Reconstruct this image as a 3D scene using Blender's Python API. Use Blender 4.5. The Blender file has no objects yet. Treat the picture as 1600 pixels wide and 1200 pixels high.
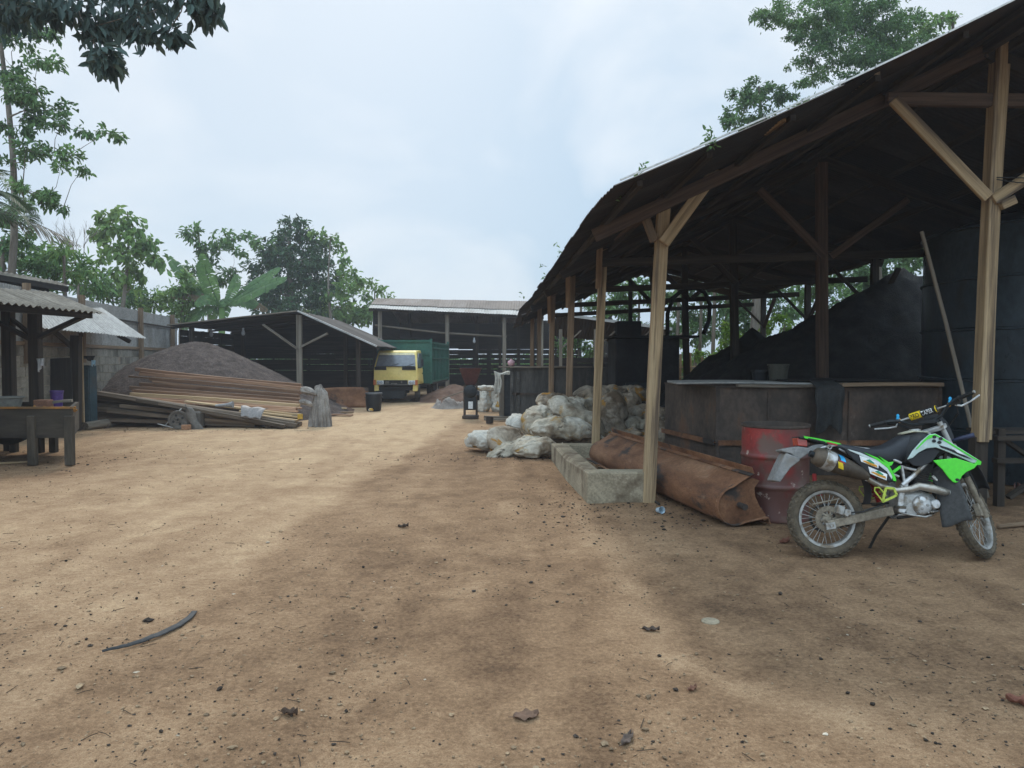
import bpy, math, random
import numpy as np
from mathutils import Vector, Matrix, Euler, noise as mnoise
R = math.radians
SC = bpy.context.scene
COL = SC.collection
random.seed(7)
# ------------------------------------------------------------------ camera
F = 1202.0
PITCH = math.atan(40 / F)
CAMZ = 1.6
cd = bpy.data.cameras.new('camera')
cam = bpy.data.objects.new('camera', cd)
COL.objects.link(cam)
cam.location = (0, 0, CAMZ)
cam.rotation_euler = (R(90) - PITCH, 0, 0)
cd.sensor_width = 36
cd.lens = 36 * F / 1600
cd.clip_end = 2000
cd.clip_start = 0.05
SC.camera = cam
# ------------------------------------------------------------------ light
SUN_EL, SUN_AZ = R(45), R(-5)          # azimuth from +Y, negative = towards -X
wd = bpy.data.worlds.new('World')
SC.world = wd
wd.use_nodes = True
nt = wd.node_tree
for n in list(nt.nodes):
    nt.nodes.remove(n)
def N(nt, t, **kw):
    n = nt.nodes.new(t)
    for k, v in kw.items():
        setattr(n, k, v)
    return n
def L(nt, a, b):
    nt.links.new(a, b)
wo = N(nt, 'ShaderNodeOutputWorld')
bg = N(nt, 'ShaderNodeBackground')
sky = N(nt, 'ShaderNodeTexSky')
sky.sky_type = 'NISHITA'
sky.sun_disc = False
sky.sun_elevation = SUN_EL
sky.sun_rotation = SUN_AZ
sky.dust_density = 3.0
sky.air_density = 1.0
bg.inputs['Strength'].default_value = 0.1
tc = N(nt, 'ShaderNodeTexCoord')
mp = N(nt, 'ShaderNodeMapping')
mp.inputs['Scale'].default_value = (1.7, 1.7, 3.0)
mp.inputs['Location'].default_value = (0.3, 0.1, 0.75)
L(nt, tc.outputs['Generated'], mp.inputs['Vector'])
n1 = N(nt, 'ShaderNodeTexNoise')
n1.inputs['Scale'].default_value = 1.5
n1.inputs['Detail'].default_value = 6
n1.inputs['Roughness'].default_value = 0.5
n1.inputs['Distortion'].default_value = 0.35
L(nt, mp.outputs[0], n1.inputs['Vector'])
cr = N(nt, 'ShaderNodeValToRGB')
cr.color_ramp.elements[0].position = 0.45
cr.color_ramp.elements[0].color = (2.75, 3.9, 5.0, 1)
cr.color_ramp.elements[1].position = 0.64
cr.color_ramp.elements[1].color = (4.75, 5.35, 5.9, 1)
L(nt, n1.outputs['Fac'], cr.inputs['Fac'])
# the hazy veil whitens towards the sun
dt = N(nt, 'ShaderNodeVectorMath', operation='DOT_PRODUCT')
L(nt, tc.outputs['Generated'], dt.inputs[0])
dt.inputs[1].default_value = (math.sin(R(-22)) * math.cos(R(25)), math.cos(R(-22)) * math.cos(R(25)), math.sin(R(25)))
gr = N(nt, 'ShaderNodeMapRange')
gr.inputs['From Min'].default_value = 0.86
gr.inputs['From Max'].default_value = 1.0
gr.inputs['To Min'].default_value = 0.0
gr.inputs['To Max'].default_value = 0.5
L(nt, dt.outputs['Value'], gr.inputs['Value'])
mg = N(nt, 'ShaderNodeMix', data_type='RGBA')
L(nt, gr.outputs[0], mg.inputs[0])
L(nt, cr.outputs['Color'], mg.inputs[6])
mg.inputs[7].default_value = (5.3, 5.65, 6.0, 1)
mx = N(nt, 'ShaderNodeMix', data_type='RGBA')
mx.inputs[0].default_value = 0.90
L(nt, sky.outputs['Color'], mx.inputs[6])
L(nt, mg.outputs[2], mx.inputs[7])
# overcast sky: brighter overhead, plus a glow added behind the camera for fill
sx = N(nt, 'ShaderNodeSeparateXYZ')
L(nt, tc.outputs['Generated'], sx.inputs[0])
zr = N(nt, 'ShaderNodeMapRange', interpolation_type='SMOOTHSTEP')
zr.inputs['From Min'].default_value = 0.42; zr.inputs['From Max'].default_value = 0.95
zr.inputs['To Min'].default_value = 1.0; zr.inputs['To Max'].default_value = 1.6
L(nt, sx.outputs['Z'], zr.inputs['Value'])
yr = N(nt, 'ShaderNodeMapRange', interpolation_type='SMOOTHSTEP')
yr.inputs['From Min'].default_value = 0.25; yr.inputs['From Max'].default_value = -0.5
yr.inputs['To Min'].default_value = 1.0; yr.inputs['To Max'].default_value = 2.2
L(nt, sx.outputs['Y'], yr.inputs['Value'])
zy = N(nt, 'ShaderNodeMath', operation='MULTIPLY')
L(nt, zr.outputs[0], zy.inputs[0]); L(nt, yr.outputs[0], zy.inputs[1])
sv = N(nt, 'ShaderNodeVectorMath', operation='SCALE')
L(nt, mx.outputs[2], sv.inputs[0]); L(nt, zy.outputs[0], sv.inputs['Scale'])
L(nt, sv.outputs[0], bg.inputs['Color'])
L(nt, bg.outputs[0], wo.inputs['Surface'])
sl = bpy.data.lights.new('sun', 'SUN')
sl.energy = 1.0
sl.angle = R(10)
sl.color = (1.0, 0.94, 0.85)
so = bpy.data.objects.new('sun', sl)
COL.objects.link(so)
sdir = Vector((math.sin(SUN_AZ) * math.cos(SUN_EL), math.cos(SUN_AZ) * math.cos(SUN_EL), math.sin(SUN_EL)))
so.rotation_euler = sdir.to_track_quat('Z', 'Y').to_euler()
so.location = (0, 0, 60)
SC.view_settings.view_transform = 'Standard'
SC.view_settings.look = 'None'
SC.view_settings.exposure = 0.66
SC.view_settings.gamma = 1
SC.cycles.max_bounces = 6
SC.cycles.use_denoising = True
# ------------------------------------------------------------------ helpers
def at(px, py, d):
    k = ((600 - py) / F)
    dy = math.cos(PITCH) + k * math.sin(PITCH)
    dz = -math.sin(PITCH) + k * math.cos(PITCH)
    s = d / dy
    return Vector(((px - 800) / F * s, d, CAMZ + dz * s))
def gnd(px, py):
    d = 1.6 * F / max(py - 560, 1)
    return at(px, py, d)
ROOTM = {}
def tag(o, label=None, cat=None, group=None, kind=None):
    if label: o['label'] = label
    if cat: o['category'] = cat
    if group: o['group'] = group
    if kind or cat: o['kind'] = kind or 'thing'
    return o
def thing(name, label, cat, loc=(0, 0, 0), rot=(0, 0, 0), group=None):
    o = bpy.data.objects.new(name, None)
    o.empty_display_size = 0.2
    COL.objects.link(o)
    o.location = loc
    o.rotation_euler = rot
    ROOTM[o.name] = Matrix.Translation(Vector(loc)) @ Euler(rot).to_matrix().to_4x4()
    return tag(o, label, cat, group)
def rootm(o):
    while o.parent is not None:
        o = o.parent
    return ROOTM.get(o.name, Matrix.Identity(4))
class MB:
    """collects geometry; gc = per vertex grain coordinates used by the materials"""
    def __init__(s):
        s.V = []; s.Fc = []; s.G = []
    def add(s, vs, fs, gc=None):
        b = len(s.V)
        s.V += [tuple(v) for v in vs]
        s.Fc += [tuple(i + b for i in f) for f in fs]
        s.G += [tuple(g) for g in (gc if gc is not None else vs)]
        return s
    def box(s, c, size, rot=None, seed=None):
        x, y, z = size[0] / 2, size[1] / 2, size[2] / 2
        p = [(-x, -y, -z), (x, -y, -z), (x, y, -z), (-x, y, -z), (-x, -y, z), (x, -y, z), (x, y, z), (-x, y, z)]
        m = rot if rot is not None else Matrix.Identity(3)
        if not isinstance(m, Matrix): m = Euler(m).to_matrix()
        c = Vector(c)
        o = random.uniform(0, 40)
        k = max(range(3), key=lambda i: size[i])
        g = []
        for q in p:
            t = list(q); t[0], t[k] = t[k], t[0]
            g.append((t[0] + o, t[1] + o, t[2]))
        return s.add([c + m @ Vector(q) for q in p], [(0, 3, 2, 1), (4, 5, 6, 7), (0, 1, 5, 4), (1, 2, 6, 5), (2, 3, 7, 6), (3, 0, 4, 7)], g)
    def beam(s, p, q, w, h=None, up=(0, 0, 1), taper=1.0, warp=0.0, n=1):
        h = h or w
        p, q = Vector(p), Vector(q)
        a = (q - p); ln = a.length; a = a / ln
        u = Vector(up)
        if abs(a.dot(u)) > 0.98: u = Vector((0, 1, 0))
        b = a.cross(u).normalized(); c = b.cross(a).normalized()
        o = random.uniform(0, 60)
        vs, gs, fs = [], [], []
        w1, w2 = random.uniform(-warp, warp), random.uniform(-warp, warp)
        for i in range(n + 1):
            t = i / n
            k = 1 + (taper - 1) * t
            bow = math.sin(t * math.pi)
            ctr = p + a * ln * t + b * w1 * bow + c * w2 * bow
            for sx, sz in ((-1, -1), (1, -1), (1, 1), (-1, 1)):
                vs.append(ctr + b * sx * w / 2 * k + c * sz * h / 2 * k)
                gs.append((ln * t + o, sx * w / 2 + o, sz * h / 2))
        for i in range(n):
            for j in range(4):
                k = (j + 1) % 4
                fs.append((i * 4 + j, i * 4 + k, i * 4 + 4 + k, i * 4 + 4 + j))
        fs.append((3, 2, 1, 0)); e = n * 4
        fs.append((e, e + 1, e + 2, e + 3))
        return s.add(vs, fs, gs)
    def tube(s, pts, r, n=8, cap=True):
        pts = [Vector(p) for p in pts]
        rs = r if isinstance(r, (list, tuple)) else [r] * len(pts)
        vs, gs, fs = [], [], []
        prev = None; ln = random.uniform(0, 30)
        for i, p in enumerate(pts):
            t = (pts[min(i + 1, len(pts) - 1)] - pts[max(i - 1, 0)])
            t = t.normalized() if t.length > 1e-9 else Vector((0, 0, 1))
            if prev is None:
                u = Vector((0, 0, 1)) if abs(t.z) < 0.9 else Vector((1, 0, 0))
                b = t.cross(u).normalized()
            else:
                b = (prev - t * prev.dot(t)).normalized()
            prev = b; c = t.cross(b)
            if i: ln += (p - pts[i - 1]).length
            for k in range(n):
                a = 2 * math.pi * k / n
                vs.append(p + (b * math.cos(a) + c * math.sin(a)) * rs[i])
                gs.append((ln, math.cos(a) * rs[i], math.sin(a) * rs[i]))
        for i in range(len(pts) - 1):
            for k in range(n):
                k2 = (k + 1) % n
                fs.append((i * n + k, i * n + k2, (i + 1) * n + k2, (i + 1) * n + k))
        if cap:
            fs.append(tuple(reversed(range(n))))
            fs.append(tuple((len(pts) - 1) * n + k for k in range(n)))
        return s.add(vs, fs, gs)
    def lathe(s, prof, n=24, M=None, cap0=False, cap1=False):
        M = M or Matrix.Identity(4)
        vs, gs, fs = [], [], []
        for r, z in prof:
            for k in range(n):
                a = 2 * math.pi * k / n
                q = Vector((r * math.cos(a), r * math.sin(a), z))
                vs.append(M @ q); gs.append(tuple(q))
        for i in range(len(prof) - 1):
            for k in range(n):
                k2 = (k + 1) % n
                fs.append((i * n + k, i * n + k2, (i + 1) * n + k2, (i + 1) * n + k))
        if cap0: fs.append(tuple(reversed(range(n))))
        if cap1: fs.append(tuple((len(prof) - 1) * n + k for k in range(n)))
        return s.add(vs, fs, gs)
    def prism(s, poly, o, ax, ay, th):
        """polygon (list of 2d) mapped to o + x*ax + y*ay, extruded by th along ax x ay, centred"""
        o, ax, ay = Vector(o), Vector(ax), Vector(ay)
        nz = ax.cross(ay).normalized() * th / 2
        n = len(poly)
        vs = [o + ax * x + ay * y - nz for x, y in poly] + [o + ax * x + ay * y + nz for x, y in poly]
        gs = [(x, y, 0) for x, y in poly] + [(x, y, th) for x, y in poly]
        fs = [tuple(reversed(range(n))), tuple(range(n, 2 * n))]
        for i in range(n):
            j = (i + 1) % n
            fs.append((i, j, n + j, n + i))
        return s.add(vs, fs, gs)
    def grid(s, fn, nu, nv, gf=None, cu=False, cv=False):
        vs, gs, fs = [], [], []
        for i in range(nu):
            for j in range(nv):
                u = i / (nu if cu else nu - 1); v = j / (nv if cv else nv - 1)
                p = fn(u, v)
                vs.append(p); gs.append(gf(u, v) if gf else p)
        for i in range(nu if cu else nu - 1):
            for j in range(nv if cv else nv - 1):
                a, b = i * nv + j, ((i + 1) % nu) * nv + j
                c, d = ((i + 1) % nu) * nv + (j + 1) % nv, i * nv + (j + 1) % nv
                fs.append((a, b, c, d))
        return s.add(vs, fs, gs)
    def loft(s, secs, n=16, p=2.6):
        """secs: (centre, half width vec, half height vec); superellipse sections"""
        vs, gs, fs = [], [], []
        for c, a, b in secs:
            c, a, b = Vector(c), Vector(a), Vector(b)
            for k in range(n):
                t = 2 * math.pi * k / n
                cx, sy = math.cos(t), math.sin(t)
                x = math.copysign(abs(cx) ** (2 / p), cx); y = math.copysign(abs(sy) ** (2 / p), sy)
                q = c + a * x + b * y
                vs.append(q); gs.append(q)
        for i in range(len(secs) - 1):
            for k in range(n):
                k2 = (k + 1) % n
                fs.append((i * n + k, i * n + k2, (i + 1) * n + k2, (i + 1) * n + k))
        fs.append(tuple(reversed(range(n)))); e = (len(secs) - 1) * n
        fs.append(tuple(e + k for k in range(n)))
        return s.add(vs, fs, gs)
    def build(s, name, mat, parent=None, smooth=False, bevel=0, seg=1, local=False, origin=None, angle=None, subsurf=0):
        me = bpy.data.meshes.new(name)
        V = s.V
        if parent is not None and not local:
            inv = rootm(parent).inverted()
            V = [tuple(inv @ Vector(v)) for v in V]
        elif origin is not None:
            ox, oy, oz = origin
            V = [(x - ox, y - oy, z - oz) for x, y, z in V]
        me.from_pydata(V, [], s.Fc)
        at_ = me.attributes.new('gc', 'FLOAT_VECTOR', 'POINT')
        at_.data.foreach_set('vector', np.array(s.G, dtype=np.float32).ravel())
        me.materials.append(mat)
        if smooth:
            me.polygons.foreach_set('use_smooth', [True] * len(me.polygons))
            if angle:
                me.set_sharp_from_angle(angle=R(angle))
        me.update()
        o = bpy.data.objects.new(name, me)
        COL.objects.link(o)
        if parent is not None: o.parent = parent
        elif origin is not None: o.location = origin
        if bevel:
            b = o.modifiers.new('bevel', 'BEVEL'); b.width = bevel; b.segments = seg; b.limit_method = 'ANGLE'; b.angle_limit = R(35)
        if subsurf:
            b = o.modifiers.new('subsurf', 'SUBSURF'); b.levels = subsurf; b.render_levels = subsurf
        return o
def copy_tree(o, parent=None):
    c = o.copy(); COL.objects.link(c)
    if parent is not None: c.parent = parent
    for ch in list(o.children): copy_tree(ch, c)
    return c
def fbm(x, y, z=0.0, oc=4):
    return mnoise.fractal(Vector((x, y, z)), 1.0, 2.0, oc)
# ------------------------------------------------------------------ materials
def rgba(c): return (c[0], c[1], c[2], 1)
def mk(name, cols, s1=2.0, s2=25.0, sc=(1, 1, 1), rough=0.8, bump=0.3, bd=0.01, metal=0.0, dirt=None, rnd=0.0, isl=0.0, fine=(0.7, 1.2), spec=0.3, trans=0.0, obj=False, rr=0.0, wet=None):
    m = bpy.data.materials.new(name); m.use_nodes = True
    t = m.node_tree
    b = t.nodes['Principled BSDF']; out = t.nodes['Material Output']
    if obj:
        src = N(t, 'ShaderNodeTexCoord').outputs['Object']
    else:
        a = N(t, 'ShaderNodeAttribute', attribute_name='gc'); src = a.outputs['Vector']
    oi = N(t, 'ShaderNodeObjectInfo')
    mu = N(t, 'ShaderNodeVectorMath', operation='MULTIPLY'); L(t, src, mu.inputs[0]); mu.inputs[1].default_value = sc
    rv = N(t, 'ShaderNodeMath', operation='MULTIPLY'); L(t, oi.outputs['Random'], rv.inputs[0]); rv.inputs[1].default_value = 37.0
    ad = N(t, 'ShaderNodeVectorMath', operation='ADD'); L(t, mu.outputs[0], ad.inputs[0]); L(t, rv.outputs[0], ad.inputs[1])
    v = ad.outputs[0]
    def noise(s, d=5, r=0.6):
        n = N(t, 'ShaderNodeTexNoise'); n.inputs['Scale'].default_value = s; n.inputs['Detail'].default_value = d
        n.inputs['Roughness'].default_value = r; L(t, v, n.inputs['Vector']); return n.outputs['Fac']
    n1 = noise(s1, 6); n2 = noise(s2, 5, 0.65)
    r = N(t, 'ShaderNodeValToRGB'); e = r.color_ramp.elements
    k = len(cols)
    e[0].position = 0.32; e[0].color = rgba(cols[0]); e[1].position = 0.68; e[1].color = rgba(cols[-1])
    for i in range(1, k - 1):
        q = e.new(0.32 + 0.36 * i / (k - 1)); q.color = rgba(cols[i])
    L(t, n1, r.inputs['Fac']); c = r.outputs['Color']
    mr = N(t, 'ShaderNodeMapRange'); L(t, n2, mr.inputs['Value'])
    mr.inputs['From Min'].default_value = 0.3; mr.inputs['From Max'].default_value = 0.7
    mr.inputs['To Min'].default_value = fine[0]; mr.inputs['To Max'].default_value = fine[1]
    def mulc(c, fac):
        q = N(t, 'ShaderNodeVectorMath', operation='MULTIPLY'); L(t, c, q.inputs[0]); L(t, fac, q.inputs[1]); return q.outputs[0]
    c = mulc(c, mr.outputs[0])
    def rand_mul(c, sock, amt):
        q = N(t, 'ShaderNodeMapRange'); L(t, sock, q.inputs['Value']); q.inputs['To Min'].default_value = 1 - amt; q.inputs['To Max'].default_value = 1 + amt
        return mulc(c, q.outputs[0])
    if rnd: c = rand_mul(c, oi.outputs['Random'], rnd)
    if isl:
        g = N(t, 'ShaderNodeNewGeometry'); c = rand_mul(c, g.outputs['Random Per Island'], isl)
    for di in (dirt or []):
        col, lo, hi, s = di[:4]
        nn = noise(s, 6, 0.62)
        q = N(t, 'ShaderNodeMapRange'); L(t, nn, q.inputs['Value']); q.inputs['From Min'].default_value = lo; q.inputs['From Max'].default_value = hi
        q.interpolation_type = 'SMOOTHSTEP'
        x = N(t, 'ShaderNodeMix', data_type='RGBA'); L(t, q.outputs[0], x.inputs[0]); L(t, c, x.inputs[6]); x.inputs[7].default_value = rgba(col)
        c = x.outputs[2]
    L(t, c, b.inputs['Base Color'])
    b.inputs['Roughness'].default_value = rough
    b.inputs['Metallic'].default_value = metal
    b.inputs['Specular IOR Level'].default_value = spec
    if rr:
        q = N(t, 'ShaderNodeMapRange'); L(t, n1, q.inputs['Value']); q.inputs['From Min'].default_value = 0.3; q.inputs['From Max'].default_value = 0.7
        q.inputs['To Min'].default_value = max(0.05, rough - rr); q.inputs['To Max'].default_value = min(1, rough + rr); L(t, q.outputs[0], b.inputs['Roughness'])
    if bump:
        bp = N(t, 'ShaderNodeBump'); bp.inputs['Strength'].default_value = bump; bp.inputs['Distance'].default_value = bd
        L(t, n2, bp.inputs['Height']); L(t, bp.outputs[0], b.inputs['Normal'])
    if trans:
        tr = N(t, 'ShaderNodeBsdfTranslucent'); L(t, c, tr.inputs['Color'])
        ms = N(t, 'ShaderNodeMixShader'); ms.inputs[0].default_value = trans
        L(t, b.outputs[0], ms.inputs[1]); L(t, tr.outputs[0], ms.inputs[2]); L(t, ms.outputs[0], out.inputs['Surface'])
    return m
WG = (0.35, 9, 9)      # wood grain stretch (x along the board)
timber = mk('timber', [(0.13, 0.085, 0.052), (0.21, 0.14, 0.085), (0.29, 0.20, 0.125)], 2, 9, WG, 0.85, 0.4, 0.004, dirt=[((0.07, 0.05, 0.035), 0.56, 0.72, 1.2)], isl=0.15)
timber_pale = mk('timber_pale', [(0.19, 0.128, 0.068), (0.31, 0.215, 0.118), (0.42, 0.305, 0.178)], 2, 9, WG, 0.85, 0.4, 0.004, dirt=[((0.10, 0.068, 0.045), 0.50, 0.66, 1.1), ((0.06, 0.045, 0.03), 0.66, 0.72, 5.0)], isl=0.1)
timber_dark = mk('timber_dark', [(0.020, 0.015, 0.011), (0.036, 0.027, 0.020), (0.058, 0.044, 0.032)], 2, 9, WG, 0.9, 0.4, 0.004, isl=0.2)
timber_grey = mk('timber_grey', [(0.10, 0.08, 0.06), (0.17, 0.14, 0.105), (0.24, 0.20, 0.15)], 2, 9, WG, 0.9, 0.5, 0.004, isl=0.2)
soot = mk('sooty_timber', [(0.014, 0.012, 0.010), (0.024, 0.02, 0.017), (0.04, 0.033, 0.027)], 2, 9, WG, 0.9, 0.3, 0.004, isl=0.2)
zinc = mk('old_zinc', [(0.017, 0.015, 0.014), (0.028, 0.024, 0.022), (0.045, 0.038, 0.034)], 1.0, 14, (1, 1, 1), 0.75, 0.15, 0.003, 0.25, dirt=[((0.05, 0.03, 0.02), 0.54, 0.72, 0.9)], isl=0.2)
zinc_mid = mk('brown_zinc', [(0.05, 0.042, 0.036), (0.08, 0.068, 0.059), (0.11, 0.095, 0.084)], 1.0, 14, (1, 1, 1), 0.8, 0.15, 0.003, 0.15, isl=0.2)
zinc_top = mk('weathered_zinc', [(0.13, 0.105, 0.085), (0.19, 0.155, 0.13), (0.24, 0.205, 0.18)], 1.0, 14, (1, 1, 1), 0.75, 0.15, 0.003, 0.2, isl=0.14)
zinc_pale = mk('pale_zinc', [(0.29, 0.275, 0.25), (0.39, 0.375, 0.345), (0.47, 0.455, 0.425)], 1.0, 14, (1, 1, 1), 0.7, 0.15, 0.003, 0.2, isl=0.08, dirt=[((0.26, 0.21, 0.16), 0.60, 0.78, 1.2)])
zinc_brown = mk('mossy_zinc', [(0.10, 0.085, 0.062), (0.17, 0.145, 0.11), (0.25, 0.22, 0.175)], 1.2, 14, (1, 1, 1), 0.85, 0.2, 0.003, 0.05, isl=0.15)
zinc_fence = mk('grey_zinc', [(0.27, 0.25, 0.225), (0.33, 0.31, 0.28), (0.38, 0.36, 0.33)], 1.0, 12, (1, 1, 1), 0.75, 0.15, 0.003, 0.15, isl=0.06, dirt=[((0.21, 0.165, 0.12), 0.55, 0.8, 0.8)])
lit_edge = mk('lit_sheet_edge', [(0.55, 0.54, 0.5), (0.66, 0.65, 0.62)], 2, 20, rough=0.7, bump=0.1)
rust = mk('rust', [(0.11, 0.05, 0.026), (0.21, 0.097, 0.048), (0.31, 0.165, 0.09)], 2.2, 45, (1, 1, 1), 0.8, 0.3, 0.004, 0.15, dirt=[((0.05, 0.04, 0.034), 0.53, 0.63, 1.6), ((0.34, 0.22, 0.14), 0.60, 0.78, 4.5)])
rust_dark = mk('dark_rust', [(0.045, 0.036, 0.029), (0.085, 0.063, 0.049), (0.13, 0.092, 0.068)], 1.3, 16, (1.1, 1.1, 0.75), 0.7, 0.25, 0.004, 0.2, dirt=[((0.15, 0.075, 0.042), 0.56, 0.72, 1.3), ((0.028, 0.024, 0.02), 0.53, 0.70, 0.9), ((0.17, 0.15, 0.13), 0.62, 0.75, 2.6)])
steel_black = mk('black_steel', [(0.012, 0.014, 0.015), (0.022, 0.026, 0.028), (0.04, 0.044, 0.046)], 1.2, 18, (1, 1, 0.5), 0.55, 0.2, 0.004, 0.3, rr=0.15, dirt=[((0.06, 0.055, 0.05), 0.62, 0.8, 1.2)])
vat_grey = mk('vat_grey', [(0.04, 0.037, 0.034), (0.075, 0.07, 0.063), (0.12, 0.112, 0.10)], 1.6, 16, (2, 2, 0.4), 0.75, 0.25, 0.004, 0.1)
concrete = mk('concrete', [(0.20, 0.163, 0.108), (0.31, 0.255, 0.172), (0.41, 0.345, 0.24)], 2.5, 40, (1, 1, 1), 0.95, 0.5, 0.006, dirt=[((0.13, 0.095, 0.06), 0.50, 0.66, 1.8), ((0.10, 0.10, 0.06), 0.62, 0.8, 2.7)])
black_rubber = mk('black_rubber', [(0.012, 0.012, 0.012), (0.03, 0.028, 0.026)], 3, 30, rough=0.7, bump=0.2)
black_plastic = mk('black_plastic', [(0.007, 0.008, 0.009), (0.013, 0.014, 0.016)], 3, 40, rough=0.5, bump=0.15, spec=0.35, dirt=[((0.05, 0.042, 0.034), 0.62, 0.85, 4)])
# ------------------------------------------------------------------ ground
def axis(spec):
    out = [spec[0][0]]
    for a, b, st in spec:
        n = max(1, int(round((b - a) / st)))
        out += [a + (b - a) * (i + 1) / n for i in range(n)]
    return np.array(out)
gx = axis([(-400, -60, 40), (-60, -20, 4), (-20, -9, 0.4), (-9, -4, 0.12), (-4, 6, 0.045), (6, 12, 0.2), (12, 24, 2), (24, 60, 6), (60, 400, 40)])
gy = axis([(-200, -20, 30), (-20, 0, 2), (0, 1.6, 0.2), (1.6, 7, 0.035), (7, 12, 0.06), (12, 20, 0.12), (20, 40, 0.4), (40, 80, 4), (80, 700, 40)])
def lattice(seed):
    rg = np.random.RandomState(seed); return rg.rand(256, 256).astype(np.float32)
def vnoise(x, y, lat):
    xi = np.floor(x).astype(int); yi = np.floor(y).astype(int); fx = x - xi; fy = y - yi
    fx = fx * fx * (3 - 2 * fx); fy = fy * fy * (3 - 2 * fy)
    g = lambda i, j: lat[i % 256, j % 256]
    return (g(xi, yi) * (1 - fx) + g(xi + 1, yi) * fx) * (1 - fy) + (g(xi, yi + 1) * (1 - fx) + g(xi + 1, yi + 1) * fx) * fy
LAT = lattice(3)
def fb(x, y, s, oc=5, off=0.0):
    o = np.zeros_like(x); a = 0.5; f = s
    for k in range(oc):
        o += a * vnoise(x * f + off + 13.7 * k, y * f + off * 1.7 + 7.1 * k, LAT); a *= 0.5; f *= 2.03
    return o
XX, YY = np.meshgrid(gx, gy, indexing='ij')
near = np.clip(1 - (np.abs(YY - 10) - 12) / 12, 0, 1) * np.clip(1 - (np.abs(XX) - 10) / 6, 0, 1)
H = (fb(XX, YY, 0.45, 3) - 0.45) * 0.05 + (fb(XX, YY, 2.2, 3, 5.0) - 0.45) * 0.018 + (fb(XX, YY, 7, 3, 9.0) - 0.45) * 0.012
# shallow wheel ruts along the yard
for rx, w in ((-2.05, 0.22), (-0.55, 0.25), (0.9, 0.16)):
    c = rx + 0.12 * np.sin(YY * 0.35 + rx) + 0.25 * np.sin(YY * 0.11 + 2 * rx)
    H -= 0.014 * np.exp(-((XX - c) / w) ** 2)
H = H * near
flat = np.clip((XX - 1.0) / 1.0, 0, 1) * 0.5
H *= 1 - flat
GX, GY, GH = gx, gy, H
def gh(x, y):
    i = int(np.clip(np.searchsorted(GX, x) - 1, 0, len(GX) - 2)); j = int(np.clip(np.searchsorted(GY, y) - 1, 0, len(GY) - 2))
    return float(GH[i, j])
nx, ny = len(gx), len(gy)
co = np.stack([XX, YY, H], -1).reshape(-1, 3)
ii, jj = np.meshgrid(np.arange(nx - 1), np.arange(ny - 1), indexing='ij')
a = (ii * ny + jj).ravel()
quads = np.stack([a, a + ny, a + ny + 1, a + 1], -1)
def fast_mesh(name, co, faces, k, mat, smooth=True):
    me = bpy.data.meshes.new(name)
    co = np.ascontiguousarray(co, dtype=np.float32); faces = np.ascontiguousarray(faces, dtype=np.int32)
    me.vertices.add(len(co)); me.vertices.foreach_set('co', co.ravel())
    me.loops.add(faces.size); me.loops.foreach_set('vertex_index', faces.ravel())
    me.polygons.add(len(faces)); me.polygons.foreach_set('loop_start', np.arange(0, faces.size, k, dtype=np.int32))
    me.materials.append(mat)
    me.update(calc_edges=True)
    me.polygons.foreach_set('use_smooth', np.full(len(faces), smooth, dtype=bool))
    return me
# soil tone map: pale and dark soil, with roof and stall shade painted in
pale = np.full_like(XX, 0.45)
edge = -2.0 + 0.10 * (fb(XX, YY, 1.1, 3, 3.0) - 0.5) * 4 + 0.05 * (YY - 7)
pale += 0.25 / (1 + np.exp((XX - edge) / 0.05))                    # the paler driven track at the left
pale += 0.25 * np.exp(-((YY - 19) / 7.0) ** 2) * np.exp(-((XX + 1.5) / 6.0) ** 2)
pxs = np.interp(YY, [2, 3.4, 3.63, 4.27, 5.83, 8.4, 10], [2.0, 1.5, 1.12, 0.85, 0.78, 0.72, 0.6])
pale += 0.22 * np.exp(-((XX - pxs + 0.25 * (fb(XX, YY, 2.3, 3, 31.0) - 0.45)) / 0.14) ** 2) * np.clip((9 - YY) / 2, 0, 1) * (0.35 + 1.3 * fb(XX, YY, 1.6, 3, 17.0))  # sunlit strip beside the roof shadow, painted into the soil tone
roof_shade = np.clip((XX - pxs - 0.05) / 0.35, 0, 1) * np.clip((14 - YY) / 4, 0, 1)  # main roof's cast shadow, darkened into the soil colour below
pale -= 0.05 * roof_shade
pale -= 0.30 * np.exp(-(((XX + 7.2) / 1.5) ** 2 + ((YY - 11.2) / 2.2) ** 2))  # shade around the work table painted into the soil
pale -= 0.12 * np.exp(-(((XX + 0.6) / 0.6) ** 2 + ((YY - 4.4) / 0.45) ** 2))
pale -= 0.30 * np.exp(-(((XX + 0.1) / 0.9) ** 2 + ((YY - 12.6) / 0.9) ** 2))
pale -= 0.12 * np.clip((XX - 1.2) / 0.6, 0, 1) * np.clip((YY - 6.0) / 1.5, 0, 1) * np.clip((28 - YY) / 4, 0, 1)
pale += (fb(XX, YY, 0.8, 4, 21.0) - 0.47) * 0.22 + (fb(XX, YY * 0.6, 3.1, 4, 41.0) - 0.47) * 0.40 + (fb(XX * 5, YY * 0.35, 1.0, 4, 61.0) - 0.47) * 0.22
far = np.clip((np.hypot(XX, YY - 15) - 27) / 8, 0, 1)
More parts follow.
